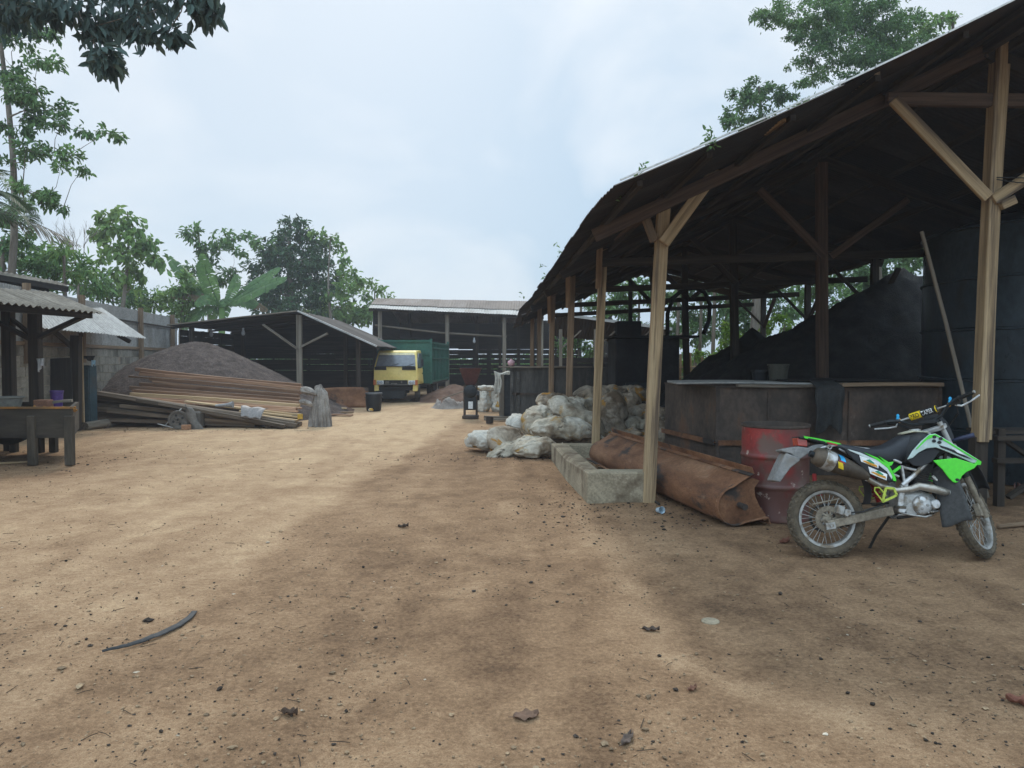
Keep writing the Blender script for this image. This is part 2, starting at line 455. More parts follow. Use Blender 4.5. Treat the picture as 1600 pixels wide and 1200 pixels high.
def soil_mat():
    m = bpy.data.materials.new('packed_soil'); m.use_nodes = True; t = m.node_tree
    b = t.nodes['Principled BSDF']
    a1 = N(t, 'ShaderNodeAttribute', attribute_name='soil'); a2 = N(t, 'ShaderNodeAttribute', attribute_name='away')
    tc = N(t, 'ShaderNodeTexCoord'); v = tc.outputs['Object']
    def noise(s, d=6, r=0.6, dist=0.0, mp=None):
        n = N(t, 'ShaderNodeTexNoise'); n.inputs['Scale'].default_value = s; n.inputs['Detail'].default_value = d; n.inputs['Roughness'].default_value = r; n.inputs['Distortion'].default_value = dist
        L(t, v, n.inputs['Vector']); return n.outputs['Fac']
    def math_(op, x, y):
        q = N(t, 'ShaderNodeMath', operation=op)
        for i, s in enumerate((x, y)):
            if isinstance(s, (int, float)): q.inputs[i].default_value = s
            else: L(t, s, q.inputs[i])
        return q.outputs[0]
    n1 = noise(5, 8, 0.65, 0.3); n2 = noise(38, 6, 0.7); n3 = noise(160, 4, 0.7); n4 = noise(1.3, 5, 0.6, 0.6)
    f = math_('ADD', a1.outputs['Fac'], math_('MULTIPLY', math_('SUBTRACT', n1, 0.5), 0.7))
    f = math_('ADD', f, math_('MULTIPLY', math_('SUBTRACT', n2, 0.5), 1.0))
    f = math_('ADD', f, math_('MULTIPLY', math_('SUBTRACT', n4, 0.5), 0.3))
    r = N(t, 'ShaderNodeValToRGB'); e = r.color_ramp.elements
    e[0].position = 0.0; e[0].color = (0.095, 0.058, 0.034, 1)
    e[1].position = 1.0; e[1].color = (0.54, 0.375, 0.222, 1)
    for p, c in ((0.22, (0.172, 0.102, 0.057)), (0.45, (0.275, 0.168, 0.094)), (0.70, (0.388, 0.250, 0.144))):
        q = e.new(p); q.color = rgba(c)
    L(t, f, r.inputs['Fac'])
    # grit: sparse dark specks
    vo = N(t, 'ShaderNodeTexVoronoi'); vo.inputs['Scale'].default_value = 26; L(t, v, vo.inputs['Vector'])
    sp = N(t, 'ShaderNodeMapRange'); sp.inputs['From Min'].default_value = 0.10; sp.inputs['From Max'].default_value = 0.17; sp.inputs['To Min'].default_value = 1; sp.inputs['To Max'].default_value = 0
    L(t, vo.outputs['Distance'], sp.inputs['Value'])
    g = math_('MULTIPLY', sp.outputs[0], math_('GREATER_THAN', n1, 0.53))
    mxx = N(t, 'ShaderNodeMix', data_type='RGBA'); L(t, math_('MULTIPLY', g, 0.65), mxx.inputs[0]); L(t, r.outputs['Color'], mxx.inputs[6]); mxx.inputs[7].default_value = (0.06, 0.042, 0.03, 1)
    fm = N(t, 'ShaderNodeMapRange'); L(t, n3, fm.inputs['Value']); fm.inputs['From Min'].default_value = 0.25; fm.inputs['From Max'].default_value = 0.75; fm.inputs['To Min'].default_value = 0.55; fm.inputs['To Max'].default_value = 1.4
    mu = N(t, 'ShaderNodeVectorMath', operation='MULTIPLY'); L(t, mxx.outputs[2], mu.inputs[0]); L(t, fm.outputs[0], mu.inputs[1])
    gm = N(t, 'ShaderNodeMix', data_type='RGBA'); L(t, math_('MULTIPLY', a2.outputs['Fac'], n1), gm.inputs[0]); L(t, mu.outputs[0], gm.inputs[6]); gm.inputs[7].default_value = (0.05, 0.075, 0.025, 1)
    L(t, gm.outputs[2], b.inputs['Base Color'])
    b.inputs['Roughness'].default_value = 0.95; b.inputs['Specular IOR Level'].default_value = 0.12
    h = math_('ADD', math_('MULTIPLY', n2, 0.6), math_('MULTIPLY', n3, 0.22)); h = math_('ADD', h, math_('MULTIPLY', n1, 1.0))
    bp = N(t, 'ShaderNodeBump'); bp.inputs['Strength'].default_value = 0.75; bp.inputs['Distance'].default_value = 0.035
    L(t, h, bp.inputs['Height']); L(t, bp.outputs[0], b.inputs['Normal'])
    return m
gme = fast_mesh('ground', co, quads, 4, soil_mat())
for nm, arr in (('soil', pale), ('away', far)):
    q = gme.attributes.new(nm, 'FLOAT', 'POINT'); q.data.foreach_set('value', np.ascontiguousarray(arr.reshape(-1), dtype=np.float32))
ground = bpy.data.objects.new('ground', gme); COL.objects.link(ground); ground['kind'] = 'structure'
# ------------------------------------------------------------------ main shed
TB_ = mk('brown_beam', [(0.042, 0.026, 0.018), (0.075, 0.047, 0.032), (0.11, 0.072, 0.05)], 2, 9, WG, 0.9, 0.4, 0.004, isl=0.2)

EV = [(6.6, 0.92, 3.10), (6.97, 0.83, 3.05), (7.64, 0.78, 3.03), (8.72, 0.725, 3.0), (10.98, 0.64, 2.97), (14.1, 0.505, 2.93), (16.1, 0.44, 2.9), (19.5, 0.21, 2.85), (26.3, 0.07, 2.65)]
def eave(y): return Vector((np.interp(y, [e[0] for e in EV], [e[1] for e in EV]), y, np.interp(y, [e[0] for e in EV], [e[2] for e in EV])))
def ridge(y):
    t = (y - 6.6) / 19.7
    return Vector((4.9 - 0.74 * t, y, 4.94 - 0.45 * t - 0.07 * math.sin(t * math.pi)))
def reave(y):
    t = (y - 6.6) / 19.7
    return Vector((7.6 + 0.35 * t, y, 3.72 - 0.12 * t))
def lroof(y, t):
    p = eave(y).lerp(ridge(y), t); p.z += -0.05 * math.sin(math.pi * t); return p
def rroof(y, t): return reave(y).lerp(ridge(y), t)
def corr_sheet(mb, fn, y0, y1, t0, t1, wl=0.076, amp=0.010, nt_=4, lift=0.0, per=6):
    n = max(4, int((y1 - y0) / wl * per))
    ph = random.uniform(0, 6.28); o = random.uniform(0, 50)
    def f(u, v):
        y = y0 + (y1 - y0) * u
        p = fn(y, t0 + (t1 - t0) * v); p.z += lift + amp * math.sin(2 * math.pi * (y - y0) / wl + ph)
        return p
    mb.grid(f, n + 1, nt_ + 1, lambda u, v: (u * (y1 - y0) + o, v * 2 + o, 0))
shed = thing('main_shed', 'large open timber shed with a long sagging corrugated roof over the vats and sacks', 'shed', (3.0, 15, 0))
mb = MB()
y = 6.6
k = 0
while y < 26.2:
    y1 = min(y + 0.76, 26.3)
    j = random.uniform(-0.012, 0.012)
    corr_sheet(mb, lroof, y, y1 + 0.05, -0.005 + random.uniform(-0.006, 0.006), 0.5, lift=j, nt_=5)
    corr_sheet(mb, lroof, y, y1 + 0.05, 0.48, 1.0, lift=j + 0.018, nt_=5)
    corr_sheet(mb, rroof, y, y1 + 0.05, random.uniform(-0.01, 0.01), 1.0, lift=j + 0.006, nt_=5, per=4)
    y = y1
mb.build('roof', zinc, shed, smooth=True)
mb = MB()
pr = [lroof(6.59, t) + Vector((0, 0, 0.015)) for t in np.linspace(0.0, 1, 14)]
for a_, b_ in zip(pr[:-1], pr[1:]): mb.beam(a_, b_ + (b_ - a_) * 0.02, 0.02, 0.014)
mb.build('verge_strip', lit_edge, shed)  # pale strip added for the bright line of light on the sheet edge
mb = MB()
mb.grid(lambda u, v: ridge(6.5 + 19.85 * u) + Vector(((v - 0.5) * 0.5, 0, 0.05 - abs(v - 0.5) * 0.24)), 20, 5)
mb.build('ridge_cap', zinc, shed, smooth=True)
POSTS = [((1013, 787), (1037, 322), 8.5), ((929, 722), (943, 385), 12.0), ((887, 690), (894, 428), 15.0), ((861, 664), (864, 462), 18.5), ((842, 648), (843, 482), 22.0), ((831, 637), (832, 496), 25.0)]
ptops = []
def part_beam(name, p, q, w, h, mat, parent, **kw):
    return MB().beam(p, q, w, h, **kw).build(name, mat, parent, bevel=0.006)
for i, (b_, t_, d) in enumerate(POSTS):
    p = at(*b_, d); p.z = -0.05; q = at(*t_, d)
    mb = MB(); mb.beam(p, q, 0.135 if i == 0 else 0.122, 0.12, up=(0, 1, 0), n=6, warp=0.012)
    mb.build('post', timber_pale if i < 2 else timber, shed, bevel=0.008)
    ptops.append(q)
# left wall plate along the post tops
for a_, b_ in zip(ptops[:-1], ptops[1:]):
    part_beam('wall_plate', a_ + Vector((0, -0.1, 0.05)), b_ + Vector((0, 0.1, 0.05)), 0.09, 0.13, TB_, shed)
CR = [8.0, 11.8, 16.0, 19.8, 23.5]
for i, y in enumerate(CR):
    rx = ridge(y)
    base = Vector((4.9 - 0.03 * (y - 8), y, -0.05))
    if i == 0:
        b0, t0 = at(1531, 690, y), at(1563, 40, y)
        MB().beam(b0, t0, 0.11, 0.15, up=(0, 1, 0), n=8, warp=0.015).beam(b0 + Vector((0.075, 0.0, 0.02)), t0 + Vector((0.06, 0.0, -0.4)), 0.05, 0.10, up=(0, 1, 0), n=8, warp=0.02).build('post', timber_pale, shed, bevel=0.006)
        MB().beam((b0.x, y + 0.03, -0.05), b0 + Vector((0, 0.03, 0.05)), 0.13, 0.13, up=(0, 1, 0)).build('post_foot', timber_dark, shed)
        kn = at(1540, 312, y)
        part_beam('brace', kn + Vector((-0.03, -0.09, 0)), at(1392, 158, y) + Vector((0, -0.05, 0)), 0.115, 0.05, timber_pale, shed, up=(0, 1, 0))
        part_beam('brace', kn + Vector((0.02, -0.09, -0.02)), at(1700, 215, y) + Vector((0, -0.05, 0)), 0.115, 0.05, timber_pale, shed, up=(0, 1, 0))
        part_beam('tie_beam', at(1385, 155, y), at(1760, 160, y), 0.08, 0.13, TB_, shed)
        part_beam('tie_end', at(1553, 325, y) + Vector((0, -0.1, 0)), at(1575, 315, y) + Vector((0, -0.1, 0)), 0.08, 0.09, timber_pale, shed)
        # bits of steel wire round the knee
        MB().tube([at(1545, 285, y) + Vector((0, -.13, 0)), at(1575, 290, y) + Vector((0, -.14, 0)), at(1650, 292, y) + Vector((0, -.1, 0))], 0.006, 5).tube([at(1545, 282, y) + Vector((0, -.13, 0)), at(1585, 283, y) + Vector((0, -.14, 0)), at(1650, 296, y) + Vector((0, -.1, 0))], 0.006, 5).build('wire', black_rubber, shed)
    else:
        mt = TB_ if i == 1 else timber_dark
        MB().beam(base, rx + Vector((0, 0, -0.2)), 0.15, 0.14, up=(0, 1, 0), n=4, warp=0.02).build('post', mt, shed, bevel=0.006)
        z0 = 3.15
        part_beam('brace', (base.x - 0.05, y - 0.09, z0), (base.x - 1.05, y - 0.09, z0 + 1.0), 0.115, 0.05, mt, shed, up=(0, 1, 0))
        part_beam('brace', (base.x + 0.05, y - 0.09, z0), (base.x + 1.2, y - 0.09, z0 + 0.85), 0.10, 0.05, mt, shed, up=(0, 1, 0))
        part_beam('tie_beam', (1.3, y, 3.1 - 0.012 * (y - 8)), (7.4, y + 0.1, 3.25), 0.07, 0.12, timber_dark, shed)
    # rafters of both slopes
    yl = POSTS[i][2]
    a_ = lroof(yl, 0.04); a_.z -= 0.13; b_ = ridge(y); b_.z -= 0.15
    MB().beam(a_, b_, 0.07, 0.14, n=3, warp=0.02).build('rafter', TB_ if i == 0 else timber_dark, shed)  # deeper rafters use darker timber: interior shade put into the colour
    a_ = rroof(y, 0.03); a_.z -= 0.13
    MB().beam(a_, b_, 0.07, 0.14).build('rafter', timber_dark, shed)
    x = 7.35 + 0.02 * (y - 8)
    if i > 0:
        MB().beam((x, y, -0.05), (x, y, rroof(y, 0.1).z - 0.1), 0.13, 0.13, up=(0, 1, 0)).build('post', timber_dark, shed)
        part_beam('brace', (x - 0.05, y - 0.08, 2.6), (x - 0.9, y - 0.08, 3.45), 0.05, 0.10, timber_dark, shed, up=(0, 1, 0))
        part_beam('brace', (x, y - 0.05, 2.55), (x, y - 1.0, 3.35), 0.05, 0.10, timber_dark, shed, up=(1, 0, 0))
# near gable braces at the first post
q = at(1031, 378, 8.5)
part_beam('brace', q + Vector((0.02, -0.11, -0.03)), at(1120, 264, 8.39), 0.13, 0.05, timber_pale, shed, up=(0, 1, 0))
part_beam('brace', q + Vector((-0.07, -0.05, 0.0)), at(1003, 326, 8.62), 0.09, 0.06, timber, shed, up=(0, 1, 0))
for i in (1, 2, 3):
    b_ = ptops[i]
    part_beam('brace', b_ + Vector((-0.08, -0.02, -0.65)), b_ + Vector((-0.12, -0.55, -0.02)), 0.05, 0.09, timber, shed, up=(1, 0, 0))
# two pale purlin ends sticking out under the verge
for px, py in ((1371, 113), (1224, 184)):
    q = at(px, py, 6.9); part_beam('purlin_end', q, q + Vector((0.0, 0.5, 0.02)), 0.055, 0.075, timber_pale, shed)
# purlins
for t in (0.06, 0.22, 0.40, 0.58, 0.76, 0.93):
    ys = [6.85 + random.uniform(-.12, .06), 10.5, 14.5, 18.5, 22.4, 26.1]
    mb = MB()
    for a_, b_ in zip(ys[:-1], ys[1:]):
        mb.beam(lroof(a_, t) + Vector((0, 0, -0.05)), lroof(b_ + 0.15, t) + Vector((0, 0, -0.05)), 0.05, 0.055)
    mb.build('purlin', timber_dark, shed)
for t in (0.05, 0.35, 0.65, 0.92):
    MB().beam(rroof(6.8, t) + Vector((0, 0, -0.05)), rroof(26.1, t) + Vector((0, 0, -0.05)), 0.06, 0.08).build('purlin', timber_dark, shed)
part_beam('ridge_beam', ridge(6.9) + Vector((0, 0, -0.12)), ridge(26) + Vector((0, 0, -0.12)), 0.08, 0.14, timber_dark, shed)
# ------------------------------------------------------------------ things under and in front of the main shed
# low concrete kerb wall
KX = [(0.83, 8.47), (1.51, 8.47), (1.51, 8.74), (0.98, 8.74), (0.88, 11.82), (1.75, 11.82), (1.75, 12.06), (0.62, 12.06), (0.70, 10.2)]
mb = MB(); mb.prism(KX, (0, 0, 0.13), (1, 0, 0), (0, 1, 0), 0.42)
for i_, v_ in enumerate(mb.V):
    if v_[1] > 9 and v_[2] > 0.2: mb.V[i_] = (v_[0], v_[1], 0.27)
o = mb.build('kerb_wall', concrete, None, bevel=0.018, seg=2, origin=(1.1, 10, 0))
tag(o, 'low worn concrete kerb wall bent round the foot of the front shed posts', 'kerb wall')
# rusty vat with angle rails
vat = thing('rusty_vat', 'long rust stained steel vat behind the red drum and the motorbike', 'vat', (4.2, 11.6, 0))
zt = at(1122, 606, 10.5).z
plan = [(2.81, 10.5), (5.85, 10.5), (5.85, 12.9), (2.62, 12.9), (2.45, 12.3)]
def wallring(mb, plan, z0, z1, th=0.02):
    n = len(plan)
    c = Vector((sum(p[0] for p in plan) / n, sum(p[1] for p in plan) / n))
    inn = [Vector(p) + (c - Vector(p)).normalized() * th * 1.6 for p in plan]
    vs = [(x, y, z0) for x, y in plan] + [(x, y, z1) for x, y in plan] + [(x, y, z1) for x, y in inn] + [(x, y, z0 + 0.25) for x, y in inn]
    fs = []
    for i in range(n):
        j = (i + 1) % n
        fs += [(i, j, n + j, n + i), (n + i, n + j, 2 * n + j, 2 * n + i), (2 * n + i, 2 * n + j, 3 * n + j, 3 * n + i)]
    fs.append(tuple(3 * n + i for i in range(n)))
    return mb.add(vs, fs)
wallring(MB(), plan, 0.0, zt).build('vat_body', rust_dark, vat)
mb = MB()
for a_, b_ in (((2.45, 12.3), (2.81, 10.5)), ((2.81, 10.5), (5.85, 10.5))):
    A, B = Vector((*a_, 0.45)), Vector((*b_, 0.45))
    nrm = Vector((B.y - A.y, -(B.x - A.x), 0)).normalized()
    mb.beam(A + nrm * 0.03, B + nrm * 0.03, 0.06, 0.012).beam(A + nrm * 0.055, B + nrm * 0.055 + Vector((0, 0, -.0)), 0.012, 0.07)
mb.build('angle_rail', rust, vat)
mb = MB()
for x, y in plan[:2]: mb.box((x, y - 0.012, zt / 2), (0.05, 0.014, zt))
mb.beam((2.45, 12.28, zt + .01), (2.81, 10.48, zt + .01), 0.05, 0.014).beam((2.80, 10.48, zt + .012), (5.85, 10.48, zt + .012), 0.05, 0.014)
mb.box((2.95, 10.488, 0.2), (0.22, 0.012, 0.38)).box((3.5, 10.488, 0.6), (0.015, 0.012, 1.1)).box((4.6, 10.488, 0.6), (0.015, 0.012, 1.1))
mb.build('rim', rust_dark, vat)
# loose roofing sheets and planks lying on the vat
def flat_sheet(name, c, lx, ly, yaw, mat, label, wl=0.076, amp=0.011, tilt=0.0):
    mb = MB(); n = int(ly / wl * 8)
    m = Matrix.Rotation(R(yaw), 3, 'Z') @ Matrix.Rotation(R(tilt), 3, 'Y')
    def f(u, v, dz=0): return Vector(c) + m @ Vector(((u - 0.5) * lx, (v - 0.5) * ly, amp * math.sin(2 * math.pi * v * ly / wl) + 0.01 * math.sin(u * 5) + dz))
    mb.grid(lambda u, v: f(u, v), 12, n); b = len(mb.V)
    mb.grid(lambda u, v: f(u, v, -0.012), 12, n)
    mb.grid(lambda u, v: f(u, 0, -0.012 * v), 12, 2)
    mb.grid(lambda u, v: f(0, u, -0.012 * v), n, 2)
    o = mb.build(name, mat, None, smooth=True, angle=50, origin=c)
    return tag(o, label, 'roofing sheet')
zs = zt + 0.05
flat_sheet('roofing_sheet', (3.55, 11.0, zs + 0.012), 2.5, 0.95, -3, zinc_pale, 'pale corrugated roofing sheet lying flat on the left end of the rusty vat')
flat_sheet('roofing_sheet', (4.75, 11.1, zs + 0.045), 1.9, 0.85, 2, zinc, 'second corrugated sheet overlapping the pale one on top of the rusty vat')
def plank(p, q, w, h, mat, label, group=None, name='plank', up=(0, 0, 1), warp=0.01):
    mb = MB(); mb.beam(p, q, w, h, up=up, n=4, warp=warp)
    o = mb.build(name, mat, None, origin=tuple(Vector(p).lerp(Vector(q), 0.5)), bevel=0.004)
    return tag(o, label, 'plank', group)
plank((3.05, 10.42, zt + 0.035), (4.35, 10.47, zt + 0.035), 0.10, 0.04, timber_grey, 'dull short plank on the vat edge just left of the hanging dark cloth')
plank((4.45, 10.40, zt + 0.045), (5.80, 10.36, zt + 0.05), 0.10, 0.05, timber, 'brown plank with a cut end on the vat edge right of the hanging cloth')
# hanging cloth
mb = MB()
cx = at(1294, 590, 10.36).x
def clothf(u, v):
    w = 0.17 + 0.05 * v + 0.02 * math.sin(v * 7)
    x = cx + (u - 0.5) * 2 * w * (1 - 0.35 * max(0, v - 0.75) / 0.25 * abs(u - 0.4))
    z = zt + 0.10 - 0.66 * v - 0.06 * math.sin(u * 9) * v
    return Vector((x, 10.30 - 0.03 * math.sin(u * 16 + v * 2) * (0.3 + v) + (0.30 * max(0, 0.12 - v) / 0.12), z))
mb.grid(clothf, 28, 24)
o = mb.build('cloth', mk('dark_cloth', [(0.032, 0.032, 0.03), (0.055, 0.054, 0.051)], 4, 60, rough=0.95), None, smooth=True, origin=(cx, 10.3, 0.6))
m_ = o.modifiers.new('solid', 'SOLIDIFY'); m_.thickness = 0.006
tag(o, 'dark grey rag hanging over the front edge of the rusty vat', 'cloth')
def bucket(name, c, r, h, mat, label, taper=0.82, n=22):
    b = thing(name, label, 'bucket', c)
    T = Matrix.Translation(Vector(c))
    MB().lathe([(0.0, 0.005), (r * taper, 0), (r * (taper + 1) / 2, h * 0.5), (r, h), (r * 1.05, h), (r * 1.05, h - 0.025), (r * 0.99, h - 0.03), (r * 0.96, h - 0.005), (r * taper * 0.95, 0.03), (0, 0.03)], n, T).build('pail', mat, b, smooth=True, angle=35)
    pts = [Vector(c) + Vector((r * 1.05 * math.cos(a), -0.12 * r - 0.35 * r * math.sin(a), h - 0.02 - 0.55 * r * math.sin(a))) for a in np.linspace(0, math.pi, 10)]
    MB().tube(pts, 0.004, 5).build('handle', steel_black, b, smooth=True)
    return b
olive = mk('olive_plastic', [(0.045, 0.043, 0.032), (0.065, 0.062, 0.046)], 3, 30, rough=0.6)
bz = zs + 0.03
bucket('bucket', (at(1216, 590, 11.2).x, 11.2, bz), 0.15, 0.24, olive, 'olive grey bucket standing on the sheets on the rusty vat')
bucket('bucket', (at(1188, 590, 11.35).x, 11.35, bz), 0.13, 0.15, black_plastic, 'low black bucket left of the olive bucket on the vat')
# red oil drum
red_drum = mk('red_drum_paint', [(0.16, 0.014, 0.012), (0.24, 0.02, 0.016), (0.30, 0.03, 0.022)], 2, 24, rough=0.5, bump=0.15, bd=0.003, spec=0.5, dirt=[((0.10, 0.038, 0.028), 0.43, 0.58, 1.5), ((0.115, 0.06, 0.042), 0.50, 0.62, 3.6), ((0.36, 0.27, 0.22), 0.62, 0.68, 9)])
dx, dy = at(1210, 800, 7.72).x, 7.72
drum = thing('oil_drum', 'dented red steel oil drum with dirt streaks behind the motorbike', 'drum', (dx, dy, 0))
r0, h0 = 0.325, 0.945
prof = [(r0 * .9, 0.012), (r0 * 1.0, 0.0), (r0 * 1.02, 0.012), (r0, 0.03)]
for zc in (0.34, 0.635):
    prof += [(r0, zc - 0.035), (r0 * 1.012, zc - 0.022), (r0 * 1.035, zc - 0.008), (r0 * 1.035, zc + 0.008), (r0 * 1.012, zc + 0.022), (r0, zc + 0.035)]
prof += [(r0, h0 - 0.03)]
TD = Matrix.Translation((dx, dy, 0))
mb = MB(); mb.lathe([(0, 0.012)] + prof, 48, TD)
for i, v in enumerate(mb.V):            # dents
    a = math.atan2(v[1] - dy, v[0] - dx)
    k = -0.016 * math.exp(-((a + 1.9) / 0.35) ** 2 - ((v[2] - 0.5) / 0.14) ** 2) - 0.012 * math.exp(-((a + 1.0) / 0.3) ** 2 - ((v[2] - 0.2) / 0.1) ** 2)
    mb.V[i] = (v[0] + math.cos(a) * k, v[1] + math.sin(a) * k, v[2])
mb.build('drum_shell', red_drum, drum, smooth=True, angle=50)
MB().lathe([(r0, h0 - 0.03), (r0 * 1.03, h0 - 0.022), (r0 * 1.03, h0), (r0 * 0.985, h0), (r0 * 0.975, h0 - 0.025), (r0 * 0.96, h0 - 0.3), (0, h0 - 0.3)], 48, TD).build('rim', rust_dark, drum, smooth=True, angle=40)
# conveyor trough lying on its side
TK = 0.80
C0, C1 = Vector((2.12, 7.22, 0.205)), Vector((1.32, 11.3, 0.205))
ax = (C1 - C0); ln = ax.length; ax = ax / ln
bx = ax.cross(Vector((0, 0, 1))).normalized()
OPA = R(20)
od = bx * math.cos(OPA) + Vector((0, 0, 1)) * math.sin(OPA); nd = -bx * math.sin(OPA) + Vector((0, 0, 1)) * math.cos(OPA)
sec = [(0.36, 0.335), (0.33, 0.285), (0.15, 0.255)] + [(0.235 * math.cos(a), 0.235 * math.sin(a)) for a in np.linspace(R(80), R(280), 15)] + [(0.15, -0.255), (0.33, -0.285), (0.36, -0.335)]
trough = thing('conveyor_trough', 'long rusty U shaped conveyor trough lying on its side beside the kerb', 'trough', (1.8, 9.3, 0))
def tp(s, n, t): return C0 + ax * t + od * s * TK + nd * n * TK
mb = MB(); body = sec[1:-1]; nn = len(body)
def tf(u, v):
    i = v * (nn - 1); k = min(int(i), nn - 2); f = i - k
    s_ = body[k][0] * (1 - f) + body[k + 1][0] * f; n_ = body[k][1] * (1 - f) + body[k + 1][1] * f
    w = 0.0
    return tp(s_ * (1 + w), n_ * (1 + w), u * ln)
mb.grid(tf, 44, nn, lambda u, v: (u * ln * 0.7, v * 1.3, 0))
o = mb.build('trough_shell', rust, trough, smooth=True, angle=60)
m_ = o.modifiers.new('solid', 'SOLIDIFY'); m_.thickness = 0.008
for sg in (1, -1):
    mb = MB()
    a_, b_ = tp(0.33, 0.285 * sg, -0.01), tp(0.33, 0.285 * sg, ln)
    mb.beam(a_ + nd * 0.03 * sg, b_ + nd * 0.03 * sg, 0.07, 0.008, up=od).beam(a_ + od * -0.025, b_ + od * -0.025, 0.05, 0.009, up=nd)
    mb.build('flange', rust, trough)
ep = [(0.235 * math.cos(a), 0.235 * math.sin(a)) for a in np.linspace(R(85), R(275), 17)]
ep += [(0.12, -0.25), (0.30, -0.29), (0.34, -0.26), (0.30, -0.14), (0.285, 0.0), (0.31, 0.10), (0.40, 0.16), (0.33, 0.22), (0.12, 0.245)]
MB().prism([(x * TK, y * TK) for x, y in ep], tp(0, 0, 0.05), od, nd, 0.012).build('end_plate', rust, trough)
MB().tube([tp(0.06, -0.02, 0.06), tp(0.06, -0.02, -0.075)], 0.03, 14).tube([tp(0.06, -0.02, 0.06), tp(0.06, -0.02, ln - .1)], 0.045, 12).build('shaft', rust, trough, smooth=True, angle=40)
MB().beam(tp(-0.12, -0.30, ln - 2.3), tp(-0.34, 0.06, ln - 0.2), 0.05, 0.012).build('edge_strip', rust, trough)
# sacks
sackm = mk('woven_sack', [(0.32, 0.27, 0.195), (0.46, 0.405, 0.315), (0.58, 0.53, 0.44)], 2.6, 17, rough=0.95, spec=0.08, bump=0.7, bd=0.02, rnd=0.10, dirt=[((0.22, 0.165, 0.11), 0.50, 0.64, 1.8), ((0.34, 0.20, 0.06), 0.56, 0.66, 2.1), ((0.10, 0.08, 0.055), 0.60, 0.68, 6)])
sackd = mk('soiled_sack', [(0.22, 0.17, 0.12), (0.33, 0.27, 0.20), (0.45, 0.39, 0.31)], 3.0, 17, rough=0.95, spec=0.08, bump=0.7, bd=0.02, rnd=0.15, dirt=[((0.12, 0.085, 0.055), 0.48, 0.62, 2.6), ((0.36, 0.18, 0.035), 0.575, 0.63, 2.3)])
sackw = mk('clean_sack', [(0.46, 0.425, 0.355), (0.60, 0.565, 0.49)], 3, 17, rough=0.95, spec=0.08, bump=0.6, bd=0.02, dirt=[((0.36, 0.30, 0.22), 0.54, 0.72, 2.5), ((0.44, 0.25, 0.05), 0.60, 0.65, 2.2)])
def sack(c, Ln, W, Hh, yaw, pitch, seed, mat, label, roll=0, tie=True, group='full sacks in the heap', bend=0.0, ex=3.2):
    rs = random.Random(seed); ox = rs.uniform(0, 90)
    m = Euler((R(roll), R(pitch), R(yaw)), 'XYZ').to_matrix()
    nu, nv = 56, 48
    mb = MB()
    def f(u, v):
        t = u * 2 - 1
        a = 2 * math.pi * v
        k = (1 - abs(t) ** ex) ** 0.5 if abs(t) < 1 else 0.0
        k = max(k, 0.02)
        k *= 1 - 0.10 * (t > 0.55) * ((t - 0.55) / 0.45) if tie else 1
        ca, sa = math.cos(a), math.sin(a)
        y = math.copysign(abs(ca) ** 0.85, ca) * W / 2 * k; z = math.copysign(abs(sa) ** 0.8, sa) * Hh / 2 * k
        d = Vector((t * 1.7 * Ln, y * 3, z * 3))
        n1 = fbm(d.x * 1.1 + ox, d.y * .8 + ox, d.z * .8, 2) * 0.060
        n2 = abs(fbm(d.x * 1.1 + ox, d.y * 2.6, d.z * 2.6 + ox, 2)) * -0.045 + abs(fbm(d.x * 3.0 + 3 * ox, d.y * 1.2, d.z * 1.2, 2)) * -0.022
        pk = 0.022 * math.sin(a * 9 + ox) * max(0, abs(t) - 0.6) / 0.4
        s_ = 1 + (n1 + n2 + pk) / max(0.12, min(W, Hh) / 2) * (0.35 + 0.65 * k)
        q = Vector((t * Ln / 2 * (1 + 0.04 * math.sin(a * 2 + ox)), y * s_, z * s_))
        q.z -= bend * t * t * Ln * 0.5
        if q.z < 0: q.z *= 0.86
        return Vector(c) + m @ q
    mb.grid(f, nu, nv, lambda u, v: (u * Ln + ox, math.cos(2 * math.pi * v) * W / 2, math.sin(2 * math.pi * v) * Hh / 2), cv=True)
    if tie:
        for sg in (1,):
            p0 = Vector(c) + m @ Vector((Ln / 2 * 0.97 * sg, 0, -bend * Ln * .5)); p1 = Vector(c) + m @ Vector(((Ln / 2 + 0.10) * sg, 0.02, 0.03 - bend * Ln * .5))
            mb.tube([p0, p0.lerp(p1, 0.4), p1], [0.05, 0.022, 0.05], 9)
    o = mb.build('sack', mat, None, smooth=True, origin=tuple(c))
    return tag(o, label, 'sack', group)
def sp(u, v, d): return at(680 + u / 4, 500 + v / 4, d)
